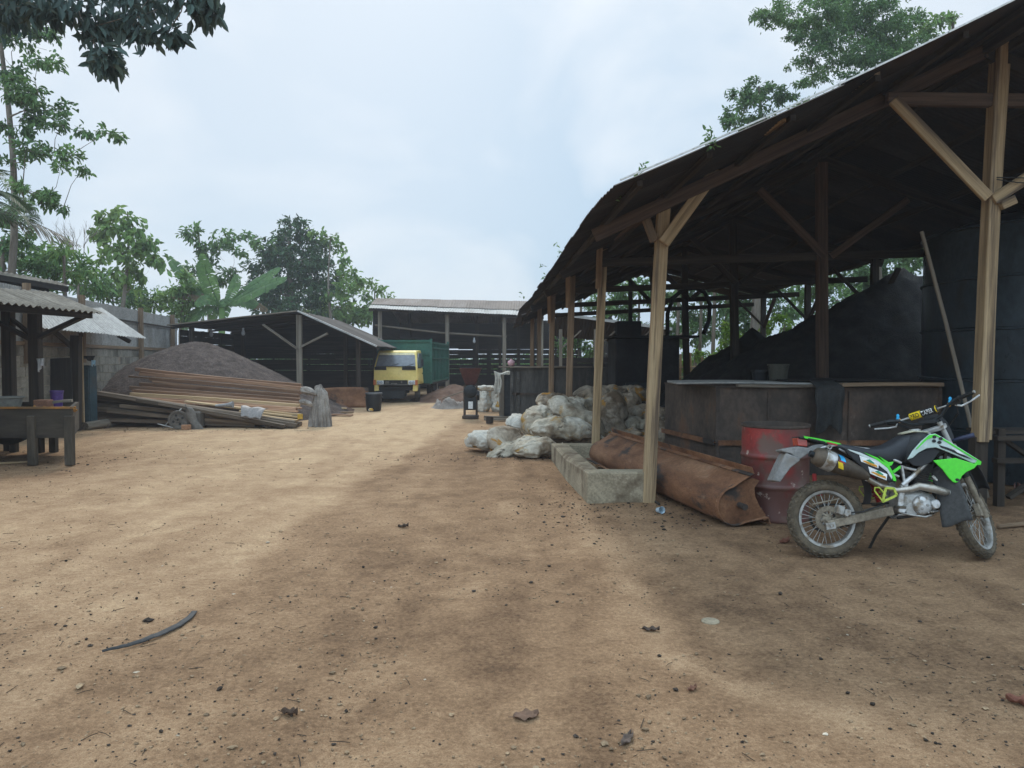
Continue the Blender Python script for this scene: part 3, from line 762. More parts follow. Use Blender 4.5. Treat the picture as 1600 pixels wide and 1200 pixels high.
SK = [  # u, v, d, L, W, H, yaw, pitch, mat, label, roll, bend
    (292, 722, 13.3, 0.62, 0.42, 0.34, 115, 4, sackw, 'white sack lying leftmost at the front of the heap'),
    (428, 712, 13.1, 0.66, 0.52, 0.44, 100, -8, sackd, 'brown smeared sack with an orange foot, second from the left in the front row'),
    (535, 650, 14.1, 0.60, 0.40, 0.32, 60, 5, sackw, 'clean white sack half hidden behind the brown smeared sack'),
    (525, 765, 12.75, 0.95, 0.36, 0.28, 26, -14, sackm, 'long slumped grey sack pointing at the ground in the front row'),
    (628, 806, 12.35, 0.58, 0.42, 0.32, 8, -4, sackm, 'white sack with an orange side on the ground against the kerb end'),
    (628, 628, 13.7, 0.70, 0.44, 0.36, 75, -32, sackm, 'tilted sack streaked orange in the middle of the heap'),
    (745, 510, 15.0, 0.58, 0.46, 0.36, 10, 5, sackd, 'round brown sack alone on the heap beside the black vat'),
    (795, 682, 13.1, 0.90, 0.50, 0.40, 6, 3, sackm, 'big white sack lying crosswise in the middle of the front'),
    (760, 592, 13.9, 0.55, 0.40, 0.34, 40, -20, sackm, 'small white sack wedged above the big crosswise one'),
    (885, 600, 13.6, 0.95, 0.48, 0.42, -28, 33, sackm, 'pale sack sliding down steeply beside the second shed post'),
    (880, 745, 13.5, 0.85, 0.45, 0.30, 0, 2, sackd, 'flattened dark sack at the bottom behind the kerb'),
    (1012, 458, 15.2, 0.82, 0.46, 0.34, 8, -6, sackd, 'beige sack on the very top of the heap'),
    (1215, 468, 15.6, 0.78, 0.46, 0.36, -6, 3, sackd, 'brown sack at the top right of the heap'),
    (1102, 602, 14.2, 0.80, 0.52, 0.46, 80, -68, sackd, 'fat grey brown sack standing upright between the two front posts'),
    (1205, 540, 15.0, 0.50, 0.42, 0.38, 70, -60, sackd, 'short tied sack with its neck up near the heap top'),
    (1335, 592, 14.6, 0.80, 0.42, 0.36, -10, 6, sackd, 'slack sack behind the first shed post beside the rusty vat'),
    (1222, 665, 14.4, 0.72, 0.46, 0.38, 15, 0, sackm, 'dirty white sack low on the right of the heap'),
    (1215, 752, 13.9, 0.78, 0.50, 0.34, -5, 0, sackd, 'dark brown sack on the ground behind the trough'),
    (1400, 735, 13.4, 0.62, 0.46, 0.50, 70, -40, sackd, 'squat rust coloured sack against the left end of the rusty vat'),
    (1050, 742, 14.0, 0.70, 0.46, 0.34, 20, 0, sackd, 'low shaded sack underneath the upright one'),
    (925, 535, 14.9, 0.66, 0.46, 0.34, 30, 6, sackm, 'grey sack just under the top beige one'),
    (760, 650, 15.0, 0.80, 0.50, 0.60, 20, 0, sackd, 'hidden brown sack filling the back of the heap at its left'),
    (1000, 600, 15.6, 0.90, 0.60, 0.70, 5, 0, sackd, 'hidden brown sack filling the back of the heap in its middle'),
]
for i, q in enumerate(SK):
    u, v, d, Ln, W, Hh, yw, pt, mt, lb = q
    c = sp(u, v, d); c.z = Hh * 0.5 if i in (0, 1, 3, 4, 10, 17) else max(c.z, Hh * 0.45)
    sack(c, Ln * 1.24, W * 1.2, Hh * 1.06, yw, pt, 100 + i, mt, lb, bend=0.08)
# big steel tank
tank = thing('steel_tank', 'huge black cylindrical steel tank standing behind the right shed post', 'tank', (7.62, 10.6, 0))
TT = Matrix.Translation((7.62, 10.6, 0))
tank_m = mk('oily_steel', [(0.016, 0.022, 0.026), (0.03, 0.042, 0.05), (0.05, 0.068, 0.08)], 1.1, 16, (1, 1, 0.6), 0.36, 0.2, 0.004, 0.4, rr=0.15, dirt=[((0.07, 0.075, 0.075), 0.60, 0.78, 1.4), ((0.03, 0.022, 0.016), 0.55, 0.7, 0.9)])
mb = MB()
for i in range(5):
    z0, z1 = i * 0.66, (i + 1) * 0.66
    mb.lathe([(1.75 + 0.008 * (i % 2), z0 + 0.02), (1.75 + 0.008 * (i % 2), z1 - 0.02), (1.785, z1 - 0.012), (1.785, z1 + 0.012)], 64, TT)
mb.lathe([(1.765, 3.3), (1.2, 3.5), (0.3, 3.62), (0, 3.62)], 64, TT)
mb.build('tank_shell', tank_m, tank, smooth=True, angle=30)
mb = MB(); mb.lathe([(0.28, 3.5), (0.28, 3.75), (0.3, 3.75), (0.3, 3.78), (0, 3.78)], 24, TT); mb.build('hatch', tank_m, tank, smooth=True, angle=40)
# dark rack of old boards behind the front wheel
rack = thing('wooden_rack', 'low dark timber rack with a crossed brace in front of the steel tank', 'rack', (5.75, 8.3, 0))
mb = MB()
for x in (5.28, 6.35):
    MB().box((x, 8.3, 0.42), (0.08, 0.08, 0.84)).build('upright', timber_dark, rack)
MB().beam((5.2, 8.26, 0.74), (6.5, 8.26, 0.76), 0.05, 0.10, up=(0, 1, 0)).build('rail', timber_dark, rack)
MB().beam((5.2, 8.26, 0.50), (6.5, 8.26, 0.50), 0.05, 0.10, up=(0, 1, 0)).build('rail', timber_dark, rack)
for s_ in (1, -1):
    MB().beam((5.35, 8.30 - 0.05 * s_, 0.1 if s_ > 0 else 0.72), (6.25, 8.30 - 0.05 * s_, 0.72 if s_ > 0 else 0.1), 0.04, 0.08, up=(0, 1, 0)).build('brace', timber_dark, rack)
MB().box((5.8, 8.5, 0.80), (1.3, 0.4, 0.035)).build('shelf', timber_dark, rack)
# leaning pole
p0, p1 = at(1440, 362, 9.3), at(1506, 628, 8.9)
dd = (p1 - p0); foot = p0 + dd * (p0.z - 0.02) / (p0.z - p1.z)
o = MB().tube([p0, p0.lerp(foot, 0.35) + Vector((0.02, 0, 0)), p0.lerp(foot, 0.7) + Vector((0.015, 0, 0)), foot], [0.024, 0.024, 0.023, 0.022], 10).build('pole', timber_grey, None, smooth=True, angle=60, origin=tuple(foot))
tag(o, 'long thin grey pole leaning back beside the right shed post', 'pole')
# dark fibre heap at the back right
def heightfield(name, mat, x0, x1, y0, y1, nx_, ny_, hf, label, cat, origin):
    mb = MB()
    mb.grid(lambda u, v: Vector((x0 + (x1 - x0) * u, y0 + (y1 - y0) * v, hf(x0 + (x1 - x0) * u, y0 + (y1 - y0) * v))), nx_, ny_)
    return tag(mb.build(name, mat, None, smooth=True, origin=origin), label, cat)
black_fibre = mk('black_fibre', [(0.010, 0.009, 0.008), (0.02, 0.018, 0.016), (0.034, 0.03, 0.026)], 4, 45, rough=0.95, bump=0.8, bd=0.03)
def hA(x, y):
    a_ = 2.25 - 0.70 * math.hypot(x - 5.3, (y - 16.9) * 1.35); b_ = 3.45 - 0.55 * math.hypot((x - 7.9) * 1.0, (y - 15.6) * 2.0)
    return max(a_, b_, -0.3) + 0.10 * fbm(x * 2.2, y * 2.2, 5, 4) + 0.04 * fbm(x * 8, y * 8, 2, 3)
heightfield('fibre_heap', black_fibre, 2.8, 11.5, 13.15, 20, 110, 90, hA, 'tall heap of black fibre sloping up behind the rusty vat', 'heap', (6, 16, 0))
# furnace with a bent flue
furn = thing('furnace', 'tall sooty furnace block with a bent black flue behind the sacks', 'furnace', (3.1, 18.1, 0))
sootm = mk('soot_black', [(0.010, 0.010, 0.011), (0.019, 0.019, 0.02), (0.032, 0.03, 0.03)], 2, 20, rough=0.85, bump=0.4)
xa, xb, zf = at(962, 525, 17.5).x, at(1062, 525, 17.5).x, at(1000, 528, 17.5).z
mb = MB(); mb.box(((xa + xb) / 2, 18.2, zf / 2), (xb - xa, 1.4, zf)); mb.build('block', sootm, furn, bevel=0.02)
MB().box(((xa + xb) / 2 + 0.15, 18.15, zf + 0.03), (xb - xa + 0.5, 1.7, 0.05)).build('top_plate', sootm, furn)
MB().box(((xa + xb) / 2 - 0.2, 17.47, 0.75), (0.6, 0.06, 0.6)).build('door', steel_black, furn, bevel=0.01)
MB().box((xa + 0.35, 18.0, zf + 0.22), (0.55, 0.5, 0.35)).build('hopper', sootm, furn, bevel=0.01)
pts = [at(1043, 525, 18.2), at(1043, 490, 18.2), at(1052, 465, 18.2), at(1068, 452, 18.2), at(1086, 450, 18.2), at(1101, 457, 18.2), at(1109, 475, 18.2), at(1108, 500, 18.2), at(1099, 522, 18.2)]
MB().tube(pts, 0.05, 12).build('flue', sootm, furn, smooth=True, angle=50)
MB().tube([at(985, 523, 18.6), at(985, 440, 18.6)], 0.05, 10).build('chimney', sootm, furn, smooth=True, angle=50)
# black vat further back
bv = thing('black_vat', 'long black steel vat at the back of the yard behind the sacks', 'vat', (1.7, 21, 0))
zb = at(850, 575, 20.2).z
wallring(MB(), [(-0.05, 20.2), (3.4, 20.2), (3.4, 22.4), (-0.05, 22.4)], 0, zb).build('vat_body', vat_grey, bv)
mb = MB()
for x in (0.0, 0.17, 1.05, 2.0, 3.0): mb.box((x, 20.17, zb / 2), (0.07, 0.05, zb))
mb.build('upright', vat_grey, bv)
mb = MB(); mb.box((1.7, 20.165, zb * 0.5), (3.4, 0.04, 0.05)); mb.build('band', rust_dark, bv)
plank((-0.35, 20.15, zb + 0.03), (2.1, 20.25, zb + 0.03), 0.22, 0.035, timber_grey, 'pale plank lying along the front edge of the black vat')
o = MB().lathe([(0, 0), (0.07, 0.01), (0.10, 0.07), (0.085, 0.13), (0.03, 0.165), (0.02, 0.19), (0, 0.19)], 12, Matrix.Translation((-0.02, 20.15, zb + 0.05))).build('bundle', mk('pink_plastic', [(0.5, 0.27, 0.3), (0.6, 0.36, 0.38)], rough=0.6), None, smooth=True, origin=(-0.02, 20.15, zb + 0.05))
tag(o, 'small pink plastic bundle on the pale plank of the black vat', 'bag')
cab = thing('steel_cabinet', 'narrow dark steel box with a pale edge left of the black vat', 'cabinet', (-0.3, 21.0, 0))
zc = at(790, 585, 20.8).z
MB().box((-0.18, 21.2, zc / 2), (0.30, 0.7, zc)).build('box_body', steel_black, cab)
MB().box((-0.28, 20.82, zc / 2), (0.13, 0.05, zc)).build('edge_post', timber_grey, cab)
mb = MB()
def clo(u, v):
    x = -0.02 - 0.46 * u + 0.02 * math.sin(v * 9 + u * 3)
    drop = max(0, v - 0.3) / 0.7 * (0.04 + 0.56 * min(1, max(0, u - 0.45) / 0.15))
    return Vector((x, 21.25 - 0.45 * min(v / 0.3, 1) - 0.03 * math.sin(u * 22) * v, zc + 0.06 + 0.03 * math.sin(u * 7 + v * 3) - drop))
mb.grid(clo, 34, 22)
o = mb.build('sackcloth', sackw, None, smooth=True, origin=(-0.2, 21, zc)); tag(o, 'white sackcloth draped over the narrow steel box', 'cloth')
m_ = o.modifiers.new('solid', 'SOLIDIFY'); m_.thickness = 0.01
for i, (px, lb) in enumerate(((755, 'white upright sack with an open flap, left of a pair by the black vat'), (777, 'white upright sack right of the pair beside the steel box'))):
    c = at(px, 625, 23.2); c.z = 0.30
    sack(c, 0.68, 0.46, 0.42, 60, -88, 300 + i, sackw, lb, tie=False, ex=7, group='white sacks standing by the black vat')
c = at(760, 604, 23.2); c.z = 0.70
sack(c, 0.75, 0.40, 0.16, 5, 2, 310, sackw, 'flat white sack laid across the two upright ones', tie=False, group='white sacks standing by the black vat')
# grinding machine with hopper
gm = thing('grinding_machine', 'small black grinding machine with a dark red funnel hopper', 'machine', (at(735, 650, 20.3).x, 20.3, 0))
gx0 = gm.location.x
redm = mk('hopper_red', [(0.055, 0.018, 0.015), (0.085, 0.027, 0.022)], 3, 20, rough=0.7, dirt=[((0.06, 0.04, 0.03), 0.52, 0.7, 3)])
def frust(mb, c, z0, z1, a0, a1, b0=None, b1=None):
    b0, b1 = b0 or a0, b1 or a1
    x, y = c
    vs = [(x - a0, y - b0, z0), (x + a0, y - b0, z0), (x + a0, y + b0, z0), (x - a0, y + b0, z0), (x - a1, y - b1, z1), (x + a1, y - b1, z1), (x + a1, y + b1, z1), (x - a1, y + b1, z1)]
    k = 0.92
    vs += [(x - a1 * k, y - b1 * k, z1), (x + a1 * k, y - b1 * k, z1), (x + a1 * k, y + b1 * k, z1), (x - a1 * k, y + b1 * k, z1), (x - a0 * k, y - b0 * k, z0 + .02), (x + a0 * k, y - b0 * k, z0 + .02), (x + a0 * k, y + b0 * k, z0 + .02), (x - a0 * k, y + b0 * k, z0 + .02)]
    fs = [(3, 2, 1, 0)]
    for l in range(3):
        for i in range(4):
            j = (i + 1) % 4; fs.append((l * 4 + i, l * 4 + j, l * 4 + 4 + j, l * 4 + 4 + i))
    fs.append((12, 13, 14, 15))
    return mb.add(vs, fs)
frust(MB(), (gx0, 20.45), 0.90, 1.34, 0.13, 0.29).build('hopper', redm, gm)
MB().lathe([(0, -0.16), (0.13, -0.16), (0.175, -0.13), (0.175, 0.13), (0.13, 0.16), (0, 0.16)], 20, Matrix.Translation((gx0, 20.35, 0.73)) @ Matrix.Rotation(R(90), 4, 'X')).build('drum_housing', steel_black, gm, smooth=True, angle=40)
MB().box((gx0, 20.4, 0.42), (0.33, 0.36, 0.36)).build('engine_block', steel_black, gm, bevel=0.02)
MB().box((gx0 - 0.16, 20.25, 0.45), (0.04, 0.04, 0.88)).box((gx0 + 0.16, 20.25, 0.45), (0.04, 0.04, 0.88)).box((gx0 - 0.16, 20.6, 0.45), (0.04, 0.04, 0.88)).box((gx0 + 0.16, 20.6, 0.45), (0.04, 0.04, 0.88)).box((gx0, 20.4, 0.055), (0.42, 0.5, 0.07)).build('frame', rust_dark, gm)
MB().lathe([(0.02, -0.03), (0.13, -0.03), (0.13, 0.03), (0.02, 0.03)], 20, Matrix.Translation((gx0 + 0.21, 20.35, 0.62)) @ Matrix.Rotation(R(90), 4, 'Y'), True, True).build('pulley', steel_black, gm, smooth=True, angle=40)
MB().box((gx0 + 0.01, 20.212, 0.37), (0.12, 0.006, 0.19)).build('paper_notice', mk('paper', [(0.62, 0.62, 0.6), (0.72, 0.72, 0.7)], 6, 30, bump=0), gm)
# loose stuff on the ground by the machine
brown_husk = mk('brown_husk', [(0.075, 0.04, 0.026), (0.125, 0.068, 0.044), (0.17, 0.10, 0.065)], 3, 50, rough=0.95, bump=0.8, bd=0.02)
heightfield('husk_mound', brown_husk, -4.0, -0.6, 27.0, 32.0, 60, 60, lambda x, y: max(0.62 - 0.36 * math.hypot(x + 2.2, (y - 29.6) * .8), -0.2) + 0.05 * fbm(x * 4, y * 4, 1, 3), 'low mound of brown husk beside the parked truck', 'mound', (-2.2, 29.6, 0))
heightfield('grey_tarp', mk('grey_tarp', [(0.22, 0.185, 0.155), (0.32, 0.275, 0.235)], 3, 30, rough=0.9), -2.75, -1.45, 24.1, 25.4, 60, 60, lambda x, y: max(0.0, min(1, 6 * (0.58 - math.hypot((x + 2.05) * .95, (y - 24.8) * 1.0)))) * (0.10 + 0.30 * abs(fbm(x * 2.6, y * 2.6, 9, 2)) + 0.10 * (x + 2.1) + 0.10 * abs(fbm(x * 6, y * 6, 4, 3))) - 0.03, 'crumpled brown grey tarpaulin lying on the ground right of the truck', 'tarpaulin', (-2.05, 24.8, 0))
o = MB().beam((-2.2, 24.3, 0.33), (-1.35, 24.5, 0.62), 0.09, 0.03).build('board', timber_grey, None, origin=(-1.8, 24.4, 0.4)); tag(o, 'pale short board propped on the crumpled tarpaulin', 'board')
for i, (a_, b_, lb) in enumerate((((-0.75, 20.7, 0.03), (0.05, 20.6, 0.03), 'short plank on the ground in front of the upright white sacks'), ((-0.7, 19.9, 0.03), (-0.05, 19.6, 0.04), 'dirty plank on the ground below the corner of the black vat'))):
    plank(a_, b_, 0.14, 0.05, timber_grey, lb)
o = MB().lathe([(0, 0), (0.09, 0), (0.09, 0.16), (0.095, 0.165), (0.085, 0.165), (0.085, 0.02), (0, 0.02)], 16, Matrix.Translation((-0.55, 18.9, 0))).build('tin_can', rust_dark, None, smooth=True, angle=40, origin=(-0.55, 18.9, 0)); tag(o, 'dark rusty tin on the ground between the machine and the sacks', 'tin')
# pale rod on the ground behind the front wheel
o = MB().tube([(4.55, 7.15, 0.03), (5.9, 7.6, 0.035)], 0.022, 8).build('rod', timber, None, smooth=True, origin=(5.2, 7.3, 0)); tag(o, 'brown wooden rod lying on the ground behind the front wheel', 'rod')
# fence and bright strip of soil beyond the shed
fen = thing('stake_fence', 'rough stake fence with pale rails seen through the back of the shed', 'fence', (7.4, 27.6, 0))
for i, x in enumerate(np.arange(5.6, 10.4, 0.42)):
    h = 1.55 + 0.5 * random.random()
    MB().beam((x, 27.6, 0), (x + random.uniform(-.08, .08), 27.6, h), 0.07, 0.07, up=(0, 1, 0)).build('stake', timber_pale, fen)
for z in (0.55, 1.0, 1.35):
    MB().beam((5.4, 27.52, z - 0.1), (10.5, 27.52, z + 0.25), 0.04, 0.16, up=(0, 1, 0), n=6, warp=0.03).build('rail', timber_pale, fen)
# ------------------------------------------------------------------ left side: block wall, fence, stall
def wx(d): return -9.42 - 0.179 * (d - 13.2)
blocks = mk('block_wall', [(0.17, 0.145, 0.115), (0.25, 0.22, 0.175), (0.31, 0.28, 0.23)], 1.2, 20, rough=0.95, bump=0.5, dirt=[((0.085, 0.075, 0.055), 0.50, 0.70, 0.8), ((0.22, 0.14, 0.085), 0.58, 0.75, 0.6)])
bw = thing('block_wall', 'grey concrete block wall along the left of the yard behind the stall', 'wall', (-10, 17, 0))
mb = MB()
d = 7.0; row_h = 0.205
for r_ in range(9):
    d = 7.0 - (0.2 if r_ % 2 else 0)
    while d < 27:
        L_ = 0.40
        j = random.uniform(-0.006, 0.006)
        p0 = Vector((wx(d) + j, d, row_h * (r_ + 0.5))); p1 = Vector((wx(d + L_ - 0.012) + j, d + L_ - 0.012, row_h * (r_ + 0.5)))
        mb.beam(p0, p1, 0.14, row_h - 0.012)
        d += L_
mb.build('blocks', blocks, bw)
MB().beam((wx(7), 7, 0.92), (wx(27), 27, 0.92), 0.115, 1.83).build('mortar', concrete, bw)
def sheet4(mb, p00, p10, p11, p01, wl=0.076, amp=0.011, nv=3, per=6, sheet=0.76):
    """corrugated sheeting; ridges run from p00 to p01, waves across p00 -> p10"""
    p00, p10, p11, p01 = map(Vector, (p00, p10, p11, p01))
    Lu = (p10 - p00).length
    nrm = (p10 - p00).cross(p01 - p00).normalized()
    k = max(1, int(round(Lu / sheet)))
    for i in range(k):
        u0, u1 = i / k, min(1.0, (i + 1) / k + 0.02)
        n = max(6, int((u1 - u0) * Lu / wl * per)); lift = random.uniform(-0.008, 0.008); o = random.uniform(0, 40)
        e0, e1 = random.uniform(-0.012, 0.012), random.uniform(-0.012, 0.012)
        def f(u, v):
            uu = u0 + (u1 - u0) * u; vv = e0 + (1 + e1 - e0) * v
            return p00.lerp(p10, uu).lerp(p01.lerp(p11, uu), vv) + nrm * (lift + amp * math.sin(2 * math.pi * (uu - u0) * Lu / wl))
        mb.grid(f, n + 1, nv, lambda u, v: (u * (u1 - u0) * Lu + o, v + o, o))
    return mb
fz = thing('sheet_fence', 'grey corrugated sheet fence standing on the block wall', 'fence', (-10.5, 20, 1.8))
mb = MB()
sheet4(mb, (wx(7) + .02, 7, 1.75), (wx(27.5) + .02, 27.5, 1.75), (wx(27.5) + .02, 27.5, 2.72), (wx(7) + .02, 7, 2.72), 0.10, 0.014)
sheet4(mb, (wx(7) + .05, 7, 2.60), (wx(27.5) + .05, 27.5, 2.60), (wx(27.5) + .05, 27.5, 3.02), (wx(7) + .05, 7, 3.02), 0.10, 0.014)
mb.build('sheeting', zinc_fence, fz, smooth=True)
for dd in (12.6, 15.4, 18.3, 22.9, 26.5):
    MB().beam((wx(dd) + 0.13, dd, 1.5), (wx(dd) + 0.13, dd, 3.1), 0.11, 0.11, up=(0, 1, 0)).build('fence_post', timber, fz)
MB().beam((wx(7) + 0.075, 7, 1.9), (wx(27) + 0.075, 27, 1.9), 0.05, 0.08).build('rail', timber, fz)
MB().beam((wx(7) + 0.09, 7, 2.66), (wx(27) + 0.09, 27, 2.66), 0.03, 0.04).build('rail', timber_dark, fz)
# open stall: brown roof, pale awning, dark upper roof
stall = thing('open_stall', 'open timber stall with a mossy corrugated roof over the work table', 'stall', (-8, 13, 0))
E1, E2, U2, U1 = at(-150, 456, 9.6), at(162, 490, 13.0), at(78, 456, 15.2), at(-190, 436, 11.6)
mb = MB(); sheet4(mb, E1, E2, U2, U1, 0.13, 0.02)
mb.build('roof', zinc_brown, stall, smooth=True)
for nm, (px, yt, yb, d) in (('post', (54, 483, 640, 13.0)), ('post', (12, 478, 640, 13.3)), ('post', (-110, 470, 640, 10.2))):
    p = at(px, yb, d); q = at(px, yt - 4, d); p.z = 0; p.x = q.x
    MB().beam(p, q, 0.17, 0.15, up=(0, 1, 0)).build('post', timber_dark, stall, bevel=0.006)
q = at(54, 480, 13.0)
MB().beam(at(60, 527, 12.95), at(138, 491, 12.95), 0.06, 0.13, up=(0, 1, 0)).build('brace', soot, stall)
MB().beam(at(48, 530, 13.0), at(-20, 495, 13.0), 0.06, 0.13, up=(0, 1, 0)).build('brace', timber_dark, stall)
MB().beam(at(52, 525, 13.1), at(20, 500, 13.3), 0.05, 0.1, up=(0, 1, 0)).build('brace', timber_dark, stall)
MB().beam(at(-160, 466, 9.8) , at(142, 492, 12.95), 0.07, 0.12).build('eave_beam', soot, stall)
MB().beam(at(-190, 446, 11.5), at(72, 466, 15.1), 0.07, 0.12).build('upper_beam', timber_dark, stall)
aw = thing('awning', 'pale grey corrugated awning on a dark post further along the block wall', 'awning', (-9.8, 17.3, 0))
A1, A2, A3, A4 = at(55, 511, 14.9), at(228, 529, 18.6), at(146, 473, 20.0), at(20, 462, 16.4)
mb = MB(); sheet4(mb, A1, A2, A3, A4, 0.10, 0.014); mb.build('roof', zinc_pale, aw, smooth=True)
p = at(118, 660, 17.0); p.z = 0; q = at(119, 524, 17.0)
MB().beam(p, q, 0.19, 0.15, up=(0, 1, 0)).build('post', timber_dark, aw)
MB().beam(at(130, 660, 17.1) * 1, at(127, 526, 17.1), 0.05, 0.05, up=(0, 1, 0)).build('post_strip', timber_pale, aw)
MB().beam(at(110, 540, 17.0), at(78, 512, 16.0), 0.06, 0.1).build('brace', timber_dark, aw)
MB().beam(A1.lerp(A4, .2) + Vector((0, 0, -.07)), A2.lerp(A3, .2) + Vector((0, 0, -.07)), 0.06, 0.09).build('eave_beam', timber_dark, aw)
MB().beam(at(185, 524, 18.4), at(203, 534, 18.4), 0.07, 0.09).build('beam_end', timber_dark, aw)
up_ = thing('upper_roof', 'dark tiered roof rising behind the open stall', 'roof', (-11, 17, 0))
B1, B2, B3, B4 = at(-150, 405, 14.5), at(108, 448, 17.6), at(90, 440, 20.0), at(-150, 396, 17)
mb = MB(); sheet4(mb, B1, B2, B3, B4, 0.13, 0.02); mb.build('roof', zinc_brown, up_, smooth=True)
b1, b2 = at(-150, 412, 14.9), at(75, 446, 17.6)
MB().prism([(0, 0), (1, 0), (1, 1), (0, 1)], Vector((b1.x, b1.y, b1.z - 0.75)), b2 - b1, Vector((0, 0, 0.72)), 0.05).build('gable_boards', soot, up_)
MB().beam(at(-140, 410, 14.6), at(106, 452, 17.5), 0.06, 0.12).build('eave_beam', soot, up_)
for px, dd in ((70, 17.4), (-60, 16)):
    q = at(px, 450, dd); MB().beam((q.x, q.y, 0), q, 0.12, 0.12, up=(0, 1, 0)).build('post', soot, up_)
# work table with deep apron
tb = thing('work_table', 'deep sided dark wooden work table on stout legs under the stall', 'table', (-8, 12.2, 0))
tz1, tz0 = at(60, 637, 11.5).z, at(60, 684, 11.5).z
xr, xl = at(113, 660, 11.5).x, at(-150, 660, 11.5).x
tblm = mk('greasy_board', [(0.034, 0.027, 0.019), (0.06, 0.048, 0.034), (0.095, 0.076, 0.054)], 1.5, 8, (0.6, 3, 3), 0.8, 0.4, 0.005, dirt=[((0.025, 0.02, 0.016), 0.5, 0.7, 1.0)])
MB().box(((xl + xr) / 2, 11.5, (tz0 + tz1) / 2), (xr - xl, 0.05, tz1 - tz0)).build('apron', tblm, tb)
MB().beam((xr - 0.03, 11.5, (tz0 + tz1) / 2), (xr - 0.80, 13.05, (tz0 + tz1) / 2), 0.05, tz1 - tz0).build('apron', tblm, tb)
MB().box(((xl + xr - .8) / 2, 13.05, (tz0 + tz1) / 2), (xr - .8 - xl, 0.05, tz1 - tz0)).build('apron', tblm, tb)
MB().prism([(xl, 11.53), (xr - 0.06, 11.53), (xr - 0.82, 13.02), (xl, 13.02)], (0, 0, tz1 - 0.10), (1, 0, 0), (0, 1, 0), 0.04).build('tray', tblm, tb)
MB().box(((xl + xr) / 2, 11.48, tz1 + 0.0), (xr - xl + 0.03, 0.06, 0.03)).build('lip', mk('orange_lip', [(0.34, 0.15, 0.03), (0.22, 0.11, 0.035), (0.13, 0.08, 0.04)], 3, 12), tb)
for px, d in ((109, 11.47), (51, 11.47), (-40, 11.47), (84, 13.1), (22, 13.1)):
    x = at(px, 700, d).x
    MB().box((x, d, (tz1 - 0.12) / 2), (0.115, 0.10, tz1 - 0.12)).build('leg', tblm, tb, bevel=0.006)
MB().grid(lambda u, v: Vector((at(-60, 690, 12.4).x * (1 - u) + at(68, 690, 12.4).x * u, 12.4 + .03 * math.sin(u * 20), tz0 + 0.02 - (0.22 - 0.16 * abs(u - .45) + .03 * math.sin(u * 13)) * v)), 30, 5).build('skirt', soot, tb, smooth=True)
basin = thing('basin', 'grey metal basin with a flared rim on the work table', 'basin', (at(8, 630, 11.9).x, 11.9, tz1 - 0.08))
MB().lathe([(0, 0.01), (0.19, 0.0), (0.245, 0.2), (0.27, 0.21), (0.27, 0.225), (0.235, 0.215), (0.18, 0.02), (0, 0.02)], 28, Matrix.Translation(basin.location)).build('bowl', mk('basin_metal', [(0.14, 0.135, 0.11), (0.22, 0.21, 0.18)], 3, 20, rough=0.6), basin, smooth=True, angle=40)
orange = mk('orange_scraps', [(0.30, 0.12, 0.02), (0.42, 0.2, 0.04)], 6, 30, isl=0.3)
mb = MB()
for i in range(60):
    x = random.uniform(at(20, 636, 11.6).x, at(110, 636, 11.6).x); mb.box((x, random.uniform(11.56, 12.0), tz1 - 0.065 + random.uniform(0, .05)), (0.04, 0.03, 0.025), (random.random(), random.random(), random.random() * 6))
o = mb.build('fruit_scraps', orange, None, origin=(at(70, 636, 11.7).x, 11.7, tz1)); tag(o, 'orange fruit scraps scattered along the front of the work table', 'scraps', kind='stuff')
plank((at(83, 630, 12.4).x, 12.4, tz1 + 0.03), (at(113, 630, 12.5).x, 12.5, tz1 + 0.05), 0.16, 0.04, timber_grey, 'grey plank lying across the right corner of the work table')
o = MB().box((at(68, 631, 12.5).x, 12.5, tz1 + 0.0), (0.24, 0.16, 0.13)).build('brick', mk('brick', [(0.22, 0.10, 0.06), (0.28, 0.14, 0.085)], 4, 30), None, bevel=0.008, origin=(at(68, 631, 12.5).x, 12.5, tz1 - .06)); tag(o, 'reddish brown block on the work table beside the grey plank', 'block')
purple = mk('purple_plastic', [(0.06, 0.025, 0.14), (0.09, 0.04, 0.19)], 3, 30, rough=0.45, bump=0.05, spec=0.5)
bucket('bucket', (at(89, 626, 12.85).x, 12.85, tz1 - 0.08), 0.10, 0.28, purple, 'purple plastic bucket at the back of the work table')
# board, cabinet and rags by the wall
o = MB().beam((at(93, 600, 16.5).x - .05, 16.55, 0.02), (at(93, 600, 16.5).x - .12, 16.62, 1.6), 0.62, 0.04, up=(0, 1, 0)).build('black_board', soot, None, origin=(at(93, 600, 16.5).x, 16.5, 0)); tag(o, 'black board leaning on the block wall behind the work table', 'board')
teal = mk('teal_steel', [(0.02, 0.04, 0.048), (0.04, 0.07, 0.08)], 2, 20, rough=0.6, dirt=[((0.05, 0.045, 0.04), 0.55, 0.75, 1.5)])
lk = thing('steel_locker', 'narrow blue green steel locker beside the dark awning post', 'locker', (at(134, 650, 17.4).x, 17.4, 0))
lz = at(134, 571, 17.4).z
MB().box((lk.location.x, 17.5, lz / 2), (0.27, 0.3, lz)).build('case', teal, lk, bevel=0.01)
MB().box((lk.location.x, 17.34, lz / 2), (0.23, 0.02, lz - 0.1)).build('door', teal, lk, bevel=0.004)
MB().box((lk.location.x - 0.08, 17.32, lz * 0.35), (0.02, 0.03, 0.12)).build('handle', zinc_pale, lk)
